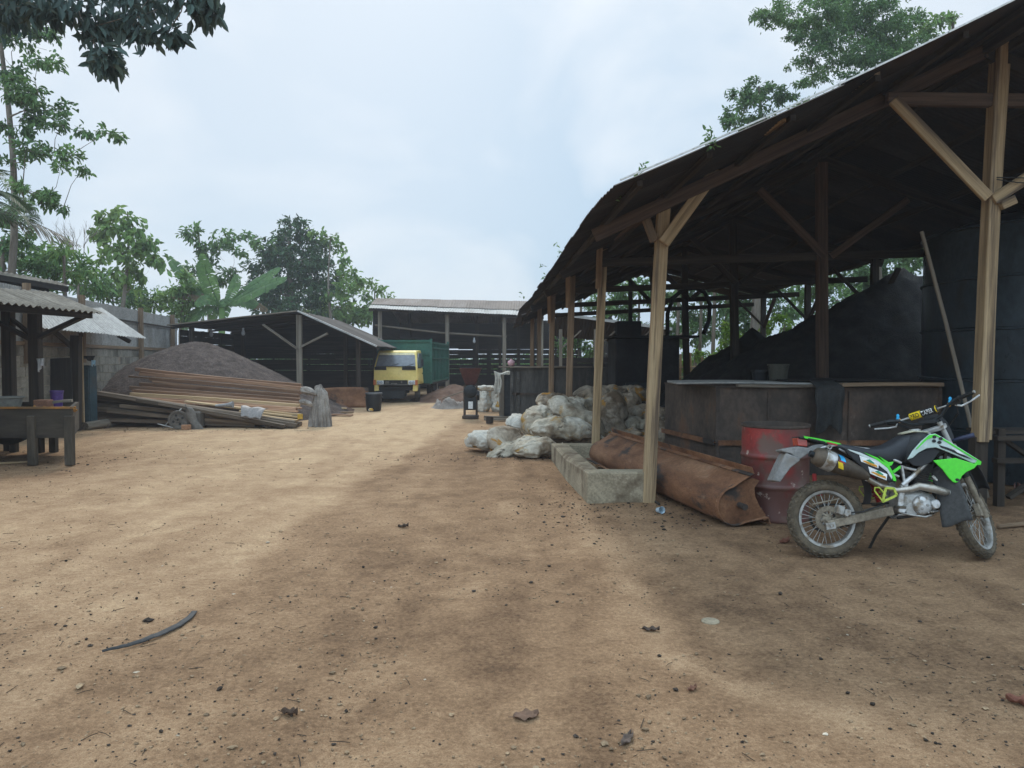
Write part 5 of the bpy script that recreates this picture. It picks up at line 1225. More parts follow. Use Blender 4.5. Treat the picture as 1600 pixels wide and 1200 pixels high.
def truck_wheel(x, y, r=0.36, w=0.2, ang=0.0):
    T = Matrix.Translation((x, y, r)) @ Matrix.Rotation(ang, 4, 'Z') @ Matrix.Rotation(R(90), 4, 'Y')
    wh = bpy.data.objects.new('wheel', None); COL.objects.link(wh); wh.parent = tk; wh.empty_display_size = 0.1
    MB().lathe([(r * .58, -w / 2 * .8), (r * .8, -w / 2), (r * .97, -w / 2 * .85), (r, -w / 4), (r, w / 4), (r * .97, w / 2 * .85), (r * .8, w / 2), (r * .58, w / 2 * .8), (r * .58, -w / 2 * .8)], 28, T).build('tyre', tyre_m, wh, smooth=True, angle=40, **Lc)
    MB().lathe([(0, w * .1), (r * .2, w * .12), (r * .25, -w * .1), (r * .5, -w * .05), (r * .58, w * .4)], 20, T).lathe([(0, -w * .1), (r * .2, -w * .12), (r * .25, w * .1), (r * .5, w * .05), (r * .58, -w * .4)], 20, T).build('rim', zinc_fence, wh, smooth=True, angle=40, **Lc)
truck_wheel(0.66, 0.75, ang=R(10)); truck_wheel(-0.08 - 0.6, 0.75, ang=R(10))
for x in (0.78, 0.55, -0.55, -0.78): truck_wheel(x, 4.6)
# cargo box
BX0, BX1, BY0, BY1, BZ0, BZ1 = -0.93, 1.03, 1.55, 6.6, 0.66, 2.26
bx_ = bpy.data.objects.new('cargo_box', None); COL.objects.link(bx_); bx_.parent = tk
MB().box(((BX0 + BX1) / 2, BY0 + 0.03, (BZ0 + BZ1) / 2), (BX1 - BX0, 0.06, BZ1 - BZ0)).build('front_panel', gpaint, bx_, **Lc)
for x in (BX0 + 0.03, BX1 - 0.03):
    MB().box((x, (BY0 + BY1) / 2 + .03, (BZ0 + BZ1) / 2), (0.05, BY1 - BY0 - .06, BZ1 - BZ0 - 0.08)).build('side_panel', gpaint, bx_, **Lc)
mb = MB()
for x, sg in ((BX0, -1), (BX1, 1)):
    for k in range(13):
        y = BY0 + 0.15 + (BY1 - BY0 - 0.2) * k / 12
        mb.box((x + sg * 0.012, y, (BZ0 + BZ1) / 2), (0.05, 0.05, BZ1 - BZ0 - 0.1))
    for z in (BZ0 + 0.06, 1.6, 2.0, BZ1 - 0.06): mb.box((x + sg * 0.022, (BY0 + BY1) / 2, z), (0.06, BY1 - BY0 - 0.02, 0.06))
    for y in (BY0 + .01, BY1 - 0.02): mb.box((x + sg * 0.02, y, (BZ0 + BZ1) / 2 + .03), (0.09, 0.10, BZ1 - BZ0 + 0.10))
mb.box(((BX0 + BX1) / 2, BY0 - 0.01, BZ1), (BX1 - BX0, 0.10, 0.07)); mb.box(((BX0 + BX1) / 2, BY0 - 0.012, 1.75), (BX1 - BX0 - .1, 0.05, 0.05))
mb.build('box_frame', gpaint, bx_, **Lc)
MB().box(((BX0 + BX1) / 2, (BY0 + BY1) / 2, BZ0 - 0.03), (BX1 - BX0, BY1 - BY0, 0.06)).build('floor_boards', timber_dark, bx_, **Lc)
MB().box(((BX0 + BX1) / 2, BY1 - 0.02, (BZ0 + BZ1) / 2 - .2), (BX1 - BX0 - .14, 0.05, BZ1 - BZ0 - 0.5)).build('tailgate', gpaint, bx_, **Lc)
mb = MB(); mb.grid(lambda u, v: Vector((BX0 + 0.02 + (BX1 - BX0 - 0.1) * u, BY0 + 0.02 + 1.1 * v, BZ1 + 0.03 + 0.06 * math.sin(u * 3) - 0.05 * v)), 12, 5)
mb.build('rolled_cover', mk('green_grey_cover', [(0.07, 0.10, 0.08), (0.11, 0.13, 0.105)], 2, 20), bx_, smooth=True, **Lc)
# ------------------------------------------------------------------ trail motorbike
LEAN = R(-8)
bike = thing('motorbike', 'muddy green and white trail motorbike leaning on its stand before the red drum', 'motorbike', (2.53, 6.12, 0.0), (LEAN, 0, 0))
K = 739.0
def X(u): return (u - 370) / K
def Z(v): return 0.311 + (890 - v) / K
def P(u, v, y=0.0): return Vector((X(u), y, Z(v)))
def poly(pts): return [(X(u), Z(v)) for u, v in pts]
B = dict(local=True)
RAKE = R(23.5); STEER = R(44)
AX0 = Vector((1.195, 0, 0.33)); AXD = Vector((-math.sin(RAKE), 0, math.cos(RAKE)))
FWD = Vector((math.cos(RAKE), 0, math.sin(RAKE)))
PIV = AX0 - FWD * 0.02
SM = Matrix.Translation(PIV) @ Matrix.Rotation(STEER, 4, AXD) @ Matrix.Translation(-PIV)
def S(v): return SM @ Vector(v)
def steer(mb):
    mb.V = [tuple(S(v)) for v in mb.V]; return mb
muddy_tyre = mk('muddy_tyre', [(0.055, 0.043, 0.03), (0.10, 0.078, 0.052), (0.155, 0.12, 0.08)], 6, 60, rough=0.95, bump=0.4, bd=0.004, dirt=[((0.022, 0.02, 0.018), 0.58, 0.72, 9)])
alloy = mk('dull_alloy', [(0.24, 0.225, 0.20), (0.36, 0.345, 0.315), (0.46, 0.45, 0.42)], 5, 40, fine=(.88, 1.07), rough=0.5, bump=0.1, metal=0.45, dirt=[((0.16, 0.12, 0.08), 0.52, 0.7, 7)])
silver = mk('silver_paint', [(0.36, 0.35, 0.33), (0.50, 0.49, 0.47), (0.6, 0.59, 0.57)], 5, 40, fine=(.88, 1.07), rough=0.38, bump=0.05, metal=0.5, dirt=[((0.20, 0.155, 0.105), 0.50, 0.66, 7)])
pipe_m = mk('heat_stained_pipe', [(0.26, 0.225, 0.18), (0.42, 0.38, 0.32), (0.52, 0.48, 0.42)], 5, 30, fine=(.88, 1.07), rough=0.35, bump=0.05, metal=0.6, dirt=[((0.16, 0.115, 0.075), 0.50, 0.66, 6)])
mud_alloy = mk('muddy_alloy', [(0.15, 0.12, 0.085), (0.22, 0.18, 0.13), (0.30, 0.255, 0.19)], 5, 40, rough=0.8, bump=0.15)
engine_dark = mk('engine_dark', [(0.018, 0.017, 0.016), (0.04, 0.037, 0.033)], 6, 40, rough=0.7, bump=0.2, dirt=[((0.10, 0.08, 0.055), 0.56, 0.72, 6)])
lime = mk('lime_plastic', [(0.055, 0.58, 0.015), (0.08, 0.66, 0.025)], 4, 40, fine=(.88, 1.07), rough=0.4, bump=0.02, spec=0.5, dirt=[((0.12, 0.34, 0.05), 0.58, 0.8, 5)])
lime_metal = mk('lime_metal', [(0.38, 0.45, 0.05), (0.48, 0.55, 0.08)], 4, 40, rough=0.45, bump=0.03)
whitep = mk('white_plastic', [(0.50, 0.56, 0.52), (0.62, 0.68, 0.64)], 4, 40, fine=(.88, 1.07), rough=0.45, bump=0.02, spec=0.5, dirt=[((0.33, 0.30, 0.24), 0.6, 0.8, 6)])
mintp = mk('mint_plastic', [(0.26, 0.37, 0.32), (0.40, 0.50, 0.45), (0.55, 0.62, 0.58)], 3, 40, fine=(.88, 1.07), rough=0.45, bump=0.02, spec=0.5, dirt=[((0.05, 0.06, 0.055), 0.60, 0.66, 9)])
seat_m = mk('seat_vinyl', [(0.016, 0.017, 0.020), (0.028, 0.029, 0.033)], 5, 120, rough=0.55, bump=0.1, bd=0.002, spec=0.4, dirt=[((0.075, 0.065, 0.052), 0.55, 0.8, 3)])
greyp = mk('grey_plastic', [(0.16, 0.155, 0.145), (0.25, 0.24, 0.225)], 4, 40, rough=0.75, bump=0.05, dirt=[((0.17, 0.14, 0.10), 0.55, 0.75, 5)])
blackp = mk('scuffed_black', [(0.015, 0.015, 0.016), (0.028, 0.028, 0.029)], 4, 60, fine=(.88, 1.07), rough=0.6, bump=0.05, dirt=[((0.065, 0.055, 0.042), 0.57, 0.8, 4)])
muffm = mk('burnt_muffler', [(0.055, 0.042, 0.03), (0.10, 0.075, 0.052), (0.17, 0.13, 0.09)], 3, 30, (1, 1, 1), 0.55, 0.1, 0.003, 0.3, dirt=[((0.035, 0.028, 0.022), 0.55, 0.72, 3)])
redp = mk('red_lens', [(0.34, 0.035, 0.02), (0.45, 0.06, 0.03)], rough=0.25, bump=0, spec=0.6)
redsp = mk('red_spring', [(0.30, 0.02, 0.02), (0.38, 0.03, 0.03)], rough=0.5, bump=0)
blue_an = mk('blue_anodised', [(0.02, 0.25, 0.5), (0.04, 0.38, 0.62)], rough=0.35, bump=0, metal=0.3)
orangep = mk('orange_print', [(0.6, 0.26, 0.02), (0.66, 0.32, 0.04)], rough=0.5, bump=0)
greenp = mk('green_print', [(0.02, 0.24, 0.13), (0.03, 0.30, 0.17)], rough=0.5, bump=0)
yellowp = mk('yellow_print', [(0.72, 0.50, 0.01), (0.76, 0.55, 0.02)], rough=0.5, bump=0)
white_ink = mk('white_ink', [(0.7, 0.7, 0.68), (0.76, 0.76, 0.74)], rough=0.5, bump=0)
black_ink = mk('black_ink', [(0.012, 0.012, 0.012), (0.018, 0.018, 0.018)], rough=0.5, bump=0)
def part_empty(name):
    e = bpy.data.objects.new(name, None); COL.objects.link(e); e.parent = bike; e.empty_display_size = 0.1; return e
def wheel(name, c, r, w, rim_r, knobs, front=False):
    e = part_empty(name)
    T = Matrix.Translation(c) @ Matrix.Rotation(R(90), 4, 'X')
    f = steer if front else (lambda m: m)
    mb = MB(); rc = (r + rim_r) / 2 - 0.004; hr = (r - rim_r) / 2
    prof = [(rc + hr * 0.93 * math.sin(a), w / 2 * 0.92 * math.cos(a)) for a in np.linspace(-0.5 * math.pi - 1.0, 1.5 * math.pi - 1.0, 17)]
    mb.lathe(prof, 64, T)
    for k in range(knobs):
        a = 2 * math.pi * k / knobs
        for off, dz, sz in ((0, 0, 0.030), (0.5, 0.42, 0.024), (0.5, -0.42, 0.024), (0.15, 0.78, 0.02), (0.15, -0.78, 0.02)):
            aa = a + off * 2 * math.pi / knobs
            rr = r - 0.004 - (0.022 if abs(dz) > 0.6 else 0.006 * (abs(dz) > 0.1))
            q = T @ Vector((rr * math.cos(aa), rr * math.sin(aa), dz * w / 2))
            m = (T.to_3x3() @ Matrix.Rotation(aa, 3, 'Z') @ Matrix.Rotation(-dz * 0.9, 3, 'Y'))
            mb.box(q, (0.009, 0.024, sz), m)
    f(mb).build('tyre', muddy_tyre, e, smooth=True, angle=35, **B)
    mb = MB(); mb.lathe([(rim_r - 0.022, -0.012), (rim_r - 0.014, -0.028), (rim_r + 0.006, -0.032), (rim_r + 0.006, 0.032), (rim_r - 0.014, 0.028), (rim_r - 0.022, 0.012), (rim_r - 0.022, -0.012)], 64, T)
    f(mb).build('rim', alloy, e, smooth=True, angle=30, **B)
    mb = MB()
    for k in range(32):
        a = 2 * math.pi * k / 32; s_ = 1 if k % 2 else -1; da = (0.35 if (k // 2) % 2 else -0.35)
        p0 = T @ Vector((0.036 * math.cos(a + da), 0.036 * math.sin(a + da), 0.034 * s_)); p1 = T @ Vector(((rim_r - 0.02) * math.cos(a), (rim_r - 0.02) * math.sin(a), 0.004 * s_))
        mb.tube([p0, p1], 0.0028, 5, cap=False)
    f(mb).build('spokes', alloy, e, **B)
    mb = MB(); mb.lathe([(0, -0.055), (0.022, -0.055), (0.03, -0.045), (0.044, -0.04), (0.04, -0.03), (0.028, -0.02), (0.028, 0.02), (0.04, 0.03), (0.044, 0.04), (0.03, 0.045), (0.022, 0.055), (0, 0.055)], 20, T)
    f(mb).build('hub', mud_alloy, e, smooth=True, angle=30, **B)
    mb = MB()
    rd = 0.125 if front else 0.105
    sd = 1 if not front else -1
    Td = T @ Matrix.Translation((0, 0, 0.052 * (1 if not front else -1)))
    n = 36
    mb.lathe([(rd * 0.62, -0.002), (rd, -0.002), (rd, 0.002), (rd * 0.62, 0.002), (rd * 0.62, -0.002)], n, Td)
    for k in range(6):
        a = k * math.pi / 3; mb.beam(Td @ Vector((0.03 * math.cos(a), 0.03 * math.sin(a), 0)), Td @ Vector((rd * 0.68 * math.cos(a + .25), rd * 0.68 * math.sin(a + .25), 0)), 0.012, 0.004, up=T.to_3x3() @ Vector((0, 0, 1)))
    f(mb).build('brake_disc', mud_alloy, e, smooth=True, angle=30, **B)
    return e
# T rotates local z to -y ... right side of the bike is -y
rw = wheel('rear_wheel', Vector((0, 0, 0.311)), 0.311, 0.105, 0.222, 34)
mb = MB(); mb.lathe([(0.09, -0.003), (0.108, -0.003), (0.108, 0.003), (0.09, 0.003), (0.09, -0.003)], 40, Matrix.Translation((0, 0.06, 0.311)) @ Matrix.Rotation(R(90), 4, 'X'))
for k in range(40):
    a = 2 * math.pi * k / 40; mb.box((0.110 * math.cos(a), 0.06, 0.311 + 0.110 * math.sin(a)), (0.007, 0.005, 0.009), Matrix.Rotation(-a, 3, 'Y'))
mb.build('sprocket', engine_dark, rw, **B)
fwc = AX0
fw_ = wheel('front_wheel', fwc, 0.335, 0.09, 0.265, 38, True)
# swingarm, chain, rear caliper
for s_ in (-1, 1):
    MB().beam((-0.02, s_ * 0.085, Z(925) + 0.005), (X(745), s_ * 0.075, Z(838)), 0.03, 0.062, taper=1.15).build('swingarm', mud_alloy, bike, bevel=0.008, seg=2, **B)
MB().box((-0.005, -0.102, 0.262), (0.075, 0.014, 0.05), (0, -0.16, 0)).tube([(0, -0.125, 0.311 - .045), (0, 0.125, 0.311 - .045)], 0.014, 10).build('axle_block', alloy, bike, **B)
MB().box((X(430), -0.085, Z(835)), (0.06, 0.05, 0.07), (0, .3, 0)).box((X(470), -0.095, Z(850)), (0.05, 0.04, 0.05), (0, .1, 0)).lathe([(0, -.02), (.018, -.02), (.018, .02), (0, .02)], 12, Matrix.Translation((X(455), -0.115, Z(860))) @ Matrix.Rotation(R(90), 4, 'X')).build('rear_caliper', alloy, bike, bevel=0.006, **B)
MB().tube([P(480, 850, -.1), P(560, 845, -.1), P(620, 825, -.09), P(700, 800, -.08)], 0.006, 6).build('brake_hose', blackp, bike, smooth=True, **B)
MB().tube([(0, 0.06, 0.42), (X(770), 0.06, Z(800))], 0.008, 6).tube([(0, 0.06, 0.20), (X(770), 0.06, Z(860))], 0.008, 6).build('chain', engine_dark, bike, **B)
MB().tube([P(275, 803, -0.06), P(440, 770, -0.055)], 0.006, 6).build('chain_guard_rod', mud_alloy, bike, **B)
# rear inner mudguard and shock
MB().grid(lambda u, v: Vector((X(540) + 0.10 * math.sin(u * 2.2) + .02 , (v - .5) * 0.13, Z(560) - 0.33 * u)), 10, 5).build('inner_mudguard', blackp, bike, smooth=True, **B)
mb = MB(); mb.tube([P(640, 590, 0.02), P(700, 790, 0.02)], 0.022, 10)
hp = [P(640, 600, 0.02).lerp(P(694, 770, 0.02), t) + Vector((0.032 * math.cos(t * 44), 0.032 * math.sin(t * 44), 0)) for t in np.linspace(0, 1, 90)]
mb.tube(hp, 0.007, 6); mb.build('rear_shock', redsp, bike, smooth=True, **B)
MB().box((X(330), 0.05, Z(740)), (0.09, 0.07, 0.035), (0, .15, 0)).box((X(330), 0.06, Z(660)), (0.03, 0.03, 0.10)).build('reservoir', redsp, bike, bevel=0.006, **B)
# frame
def bar(pts, r, name, mat, y=(0.0,), n=9):
    mb = MB()
    for yy in y:
        mb.tube([Vector((p.x, yy if p.y == 0 else p.y, p.z)) for p in pts], r, n)
    return mb.build(name, mat, bike, smooth=True, angle=50, **B)
bar([P(795, 690), P(870, 630), P(1000, 500), P(1055, 420)], 0.019, 'frame', silver, (-0.11, 0.11))
mb = MB()
for s_ in (-1, 1):
    yy = s_ * 0.105
    mb.tube([P(800, 575, yy), P(812, 685, yy)], 0.012, 8).tube([P(790, 580, yy), P(895, 605, yy)], 0.012, 8)
    mb.tube([P(798, 560, yy), P(620, 480, yy * .9), P(420, 455, yy * .8), P(330, 470, yy * .6)], 0.011, 8)
    mb.tube([P(780, 640, yy), P(560, 545, yy), P(440, 475, yy * .8)], 0.010, 8)
mb.build('subframe', silver, bike, smooth=True, angle=50, **B)
for s_ in (-1, 1):
    MB().prism(poly([(785, 690), (835, 665), (830, 700), (800, 760), (800, 810), (815, 830), (800, 855), (768, 850), (765, 790), (775, 730)]), (0, s_ * 0.10, 0), (1, 0, 0), (0, 0, 1), 0.03).build('pivot_plate', silver, bike, bevel=0.006, **B)
MB().tube([P(800, 815, -0.122), P(800, 815, -0.10)], 0.018, 12).tube([P(790, 700, -0.122), P(790, 700, -0.10)], 0.011, 10).build('pivot_bolt', alloy, bike, smooth=True, angle=40, **B)
bar([P(775, 880), P(850, 870), P(985, 850), P(1040, 800), P(1065, 640), P(1085, 440)], 0.016, 'cradle', engine_dark, (-0.06, 0.06))
mb = MB(); mb.grid(lambda u, v: Vector((X(770 + 235 * u), (v - .5) * 0.2, Z(880 - 22 * u + 30 * abs(v - .5) * 2 * -1 + 8))), 8, 7)
o = mb.build('skid_plate', silver, bike, smooth=True, **B); m_ = o.modifiers.new('solid', 'SOLIDIFY'); m_.thickness = 0.008
# engine
MB().loft([(P(770, 800), (0, .075, 0), (0, 0, .05)), (P(800, 790), (0, .10, 0), (0, 0, .10)), (P(900, 790), (0, .11, 0), (0, 0, .105)), (P(990, 800), (0, .09, 0), (0, 0, .075)), (P(1020, 810), (0, .05, 0), (0, 0, .035))], 20, 3.5).build('crankcase', alloy, bike, smooth=True, angle=50, **B)
MY = Matrix.Rotation(R(90), 4, 'X')
cov = MB(); cov.lathe([(0, 0.02), (0.05, 0.019), (0.066, 0.012), (0.076, 0.0), (0.08, -0.03)], 32, Matrix.Translation(P(905, 805, -0.12)) @ MY)
cov.build('clutch_cover', silver, bike, smooth=True, angle=35, **B)
mb = MB()
for k in range(6):
    a = k * math.pi / 3; c_ = P(905, 805, -0.135) + Vector((0.066 * math.cos(a), 0, 0.066 * math.sin(a)))
    mb.lathe([(0, 0.006), (0.007, 0.006), (0.008, -0.004)], 8, Matrix.Translation(c_) @ MY)
for k in range(3):
    a = k * 2.09; c_ = P(905, 805, -0.141) + Vector((0.03 * math.cos(a), 0, 0.03 * math.sin(a))); mb.lathe([(0, 0.004), (0.012, 0.003), (0.013, -0.003)], 8, Matrix.Translation(c_) @ MY)
mb.build('cover_bolt', alloy, bike, **B)
MB().lathe([(0, 0.02), (0.03, 0.019), (0.038, 0.010), (0.042, -0.04)], 24, Matrix.Translation(P(980, 800, -0.115)) @ MY).build('oil_filter_cover', silver, bike, smooth=True, angle=35, **B)
MB().lathe([(0, 0.012), (0.05, 0.010), (0.055, -0.03)], 24, Matrix.Translation(P(845, 830, -0.10)) @ MY).build('side_cover', alloy, bike, smooth=True, angle=35, **B)
mb = MB()
ca = (P(950, 600) - P(915, 720)).normalized()
c0 = P(915, 720)
for k in range(9):
    c_ = c0 + ca * (0.018 * k)
    mb.box(c_, (0.135, 0.15, 0.008), Matrix.Rotation(math.atan2(ca.x, ca.z), 3, 'Y'))
mb.box(c0 + ca * 0.08, (0.10, 0.11, 0.17), Matrix.Rotation(math.atan2(ca.x, ca.z), 3, 'Y')); mb.box(c0 + ca * 0.19, (0.12, 0.13, 0.07), Matrix.Rotation(math.atan2(ca.x, ca.z), 3, 'Y'))
mb.build('cylinder', engine_dark, bike, **B)
MB().loft([(P(800, 600), (0, .05, 0), (0, 0, .04)), (P(840, 630), (0, .06, 0), (0, 0, .06)), (P(890, 650), (0, .04, 0), (0, 0, .04))], 12).build('carburettor', engine_dark, bike, smooth=True, angle=50, **B)
MB().loft([(P(690, 560), (0, .07, 0), (0, 0, .05)), (P(760, 590), (0, .08, 0), (0, 0, .09)), (P(800, 600), (0, .06, 0), (0, 0, .06))], 12).build('airbox', blackp, bike, smooth=True, angle=50, **B)
# exhaust
MB().tube([P(1010, 640, -0.02), P(1060, 690, -0.07), P(1068, 733, -0.115), P(1030, 728, -0.135), P(960, 708, -0.14), P(880, 695, -0.135), P(840, 712, -0.12), P(760, 720, -0.10), P(660, 690, -0.11), P(585, 650, -0.125)], [.02, .022, .025, .03, .033, .03, .026, .023, .022, .024], 14).build('header_pipe', pipe_m, bike, smooth=True, angle=60, **B)
MB().lathe([(0.030, 0.012), (0.034, 0.0), (0.034, -0.02)], 18, Matrix.Translation(P(1072, 735, -0.115)) @ Matrix.Rotation(R(100), 4, 'Y')).build('header_clamp', alloy, bike, smooth=True, **B)
m0, m1 = P(268, 512, -0.15), P(590, 640, -0.135)
def mx_(t): return m0.lerp(m1, t)
MB().tube([mx_(0.0), mx_(0.03), mx_(0.12), mx_(0.55), mx_(0.85), mx_(1.0)], [0.045, 0.066, 0.078, 0.074, 0.052, 0.028], 22).build('muffler', muffm, bike, smooth=True, angle=50, **B)
MB().tube([mx_(0.17), mx_(0.18), mx_(0.34), mx_(0.35)], [0.0785, 0.081, 0.081, 0.0785], 22, cap=False).build('muffler_band', silver, bike, smooth=True, angle=50, **B)
def on_muff(t, a, r=0.0815):
    axm = (m1 - m0).normalized(); b_ = axm.cross(Vector((0, -1, 0))).normalized(); c_ = Vector((0, -1, 0)); c_ = (c_ - axm * c_.dot(axm)).normalized()
    return mx_(t) + (c_ * math.cos(a) + b_ * math.sin(a)) * r
for col, a0, a1, nm in ((blue_an, -1.15, -0.35, 'blue_sticker'), (redsp, -0.34, -0.16, 'red_sticker'), (yellowp, -0.15, 0.45, 'yellow_sticker')):
    MB().grid(lambda u, v: on_muff(0.36 + 0.09 * u + 0.10 * v * 0 + 0.05 * v, a0 + (a1 - a0) * v, 0.0795), 5, 6).build(nm, col, bike, smooth=True, **B)
MB().tube([m0 + (m0 - m1).normalized() * 0.03, mx_(0.02)], [0.026, 0.026], 14).build('tail_pipe', steel_black, bike, smooth=True, angle=50, **B)
# seat
secs = []
for u, zt_, zb_, hw in ((345, 428, 452, 0.06), (380, 432, 462, 0.075), (440, 441, 480, 0.10), (520, 455, 520, 0.125), (600, 468, 545, 0.135), (680, 464, 560, 0.13), (740, 448, 570, 0.12), (790, 420, 570, 0.11), (830, 398, 560, 0.105), (865, 388, 520, 0.10), (895, 388, 470, 0.08)):
    secs.append((P(u, (zt_ + zb_) / 2), (0, hw, 0), (0, 0, (zb_ - zt_) / 2 / K)))
MB().loft(secs, 24, 3.2).build('seat', seat_m, bike, smooth=True, angle=60, **B)
# tail, number plate holder, lamp
tl = [(205, 402), (240, 405), (330, 422), (450, 448), (480, 478), (420, 470), (350, 448), (262, 424), (210, 415)]
MB().prism(poly(tl), (0, 0, 0), (1, 0, 0), (0, 0, 1), 0.17).build('tail_fender', blackp, bike, bevel=0.01, seg=2, **B)
for s_ in (-1, 1):
    MB().prism(poly([(232, 400), (330, 417), (445, 443), (470, 462), (440, 456), (330, 432), (240, 414)]), (0, s_ * 0.089, 0), (1, 0, 0), (0, 0, 1), 0.008).build('tail_graphic', lime, bike, **B)
    MB().prism(poly([(365, 434), (425, 448), (432, 460), (375, 446)]), (0, s_ * 0.094, 0), (1, 0, 0), (0, 0, 1), 0.006).build('red_decal', redsp, bike, **B)
    MB().prism(poly([(258, 412), (300, 420), (360, 434), (358, 440), (300, 428), (258, 420)]), (0, s_ * 0.0935, 0), (1, 0, 0), (0, 0, 1), 0.005).build('dark_decal', black_ink, bike, **B)
MB().prism(poly([(202, 408), (264, 420), (262, 465), (206, 458)]), (0, 0, 0), (1, 0, 0), (0, 0, 1), 0.12).build('tail_light', redp, bike, bevel=0.008, seg=2, **B)
hold = [(100, 482), (150, 470), (205, 462), (260, 470), (300, 452), (355, 445), (360, 465), (310, 485), (260, 505), (215, 535), (195, 540), (160, 505), (105, 492)]
MB().prism(poly(hold), (0, 0, 0), (1, 0, 0), (0, 0, 1), 0.15).build('plate_holder', greyp, bike, bevel=0.012, seg=2, **B)
MB().prism(poly([(128, 500), (205, 530), (210, 545), (150, 590), (85, 674), (45, 664), (90, 570)]), (0, 0, 0), (1, 0, 0), (0, 0, 1), 0.17).build('mud_flap', greyp, bike, bevel=0.01, seg=2, **B)
MB().lathe([(0.012, -.01), (0.02, -.01), (0.02, .01), (0.012, .01), (0.012, -.01)], 14, Matrix.Translation(P(380, 466, -0.10)) @ MY).build('tie_ring', alloy, bike, smooth=True, **B)
# side panels
side = [(440, 468), (480, 474), (545, 492), (640, 535), (700, 580), (728, 625), (742, 668), (700, 668), (640, 648), (575, 612), (520, 560), (470, 512)]
for s_ in (-1, 1):
    yo = s_ * 0.148
    def sp_(pts, name, mat, off, th=0.006):
        return MB().prism(poly(pts), (0, yo + s_ * off, 0), (1, 0, 0), (0, 0, 1), th).build(name, mat, bike, bevel=0.002, **B)
    MB().prism(poly(side), (0, yo, 0), (1, 0, 0), (0, 0, 1), 0.03).build('side_panel', blackp, bike, bevel=0.01, seg=2, **B)
    sp_([(465, 478), (540, 500), (640, 545), (700, 595), (722, 640), (715, 655), (690, 610), (630, 562), (540, 515), (480, 490)], 'white_stripe', whitep, 0.016)
    sp_([(560, 498), (640, 530), (705, 575), (738, 640), (742, 668), (722, 662), (716, 632), (690, 585), (632, 542)], 'green_stripe', lime, 0.0175)
    sp_([(532, 515), (645, 560), (640, 592), (540, 552)], 'sticker', white_ink, 0.020, 0.004)
    sp_([(580, 580), (690, 625), (684, 662), (590, 622)], 'sticker', white_ink, 0.020, 0.004)
    for ox, oy in ((0, 0), (48, 66)):
        sp_([(545 + ox, 546 + oy), (562 + ox, 545 + oy), (630 + ox, 572 + oy), (634 + ox, 586 + oy), (590 + ox, 572 + oy)], 'sticker_orange', orangep, 0.0225, 0.003)
        sp_([(568 + ox, 543 + oy), (590 + ox, 538 + oy), (620 + ox, 562 + oy), (612 + ox, 566 + oy), (590 + ox, 556 + oy)], 'sticker_green', greenp, 0.0228, 0.003)
    sp_([(650, 520), (705, 556), (735, 552), (722, 574), (700, 580)], 'green_fin', lime, 0.004, 0.02)
    sp_([(728, 608), (778, 575), (778, 592), (738, 620)], 'green_fin', lime, -0.01, 0.02)
# tank and shrouds
secs = []
for u, zt_, zb_, hw in ((800, 500, 560, 0.06), (830, 430, 575, 0.10), (870, 390, 570, 0.125), (930, 372, 560, 0.145), (990, 385, 540, 0.15), (1040, 410, 520, 0.13), (1085, 430, 500, 0.08)):
    secs.append((P(u, (zt_ + zb_) / 2), (0, hw, 0), (0, 0, (zb_ - zt_) / 2 / K)))
MB().loft(secs, 24, 3.0).build('fuel_tank', blackp, bike, smooth=True, angle=60, **B)
MB().loft([(P(845, 384), (0, .06, 0), (0, 0, .008)), (P(900, 372), (0, .08, 0), (0, 0, .010)), (P(985, 378), (0, .08, 0), (0, 0, .010))], 14).build('tank_top', mk('cream_plastic', [(0.42, 0.40, 0.28), (0.52, 0.49, 0.36)], rough=0.5, bump=0.05), bike, smooth=True, **B)
MB().lathe([(0, 0.028), (0.040, 0.026), (0.046, 0.018), (0.046, 0.0)], 24, Matrix.Translation(P(930, 376))).build('fuel_cap', alloy, bike, smooth=True, angle=40, **B)
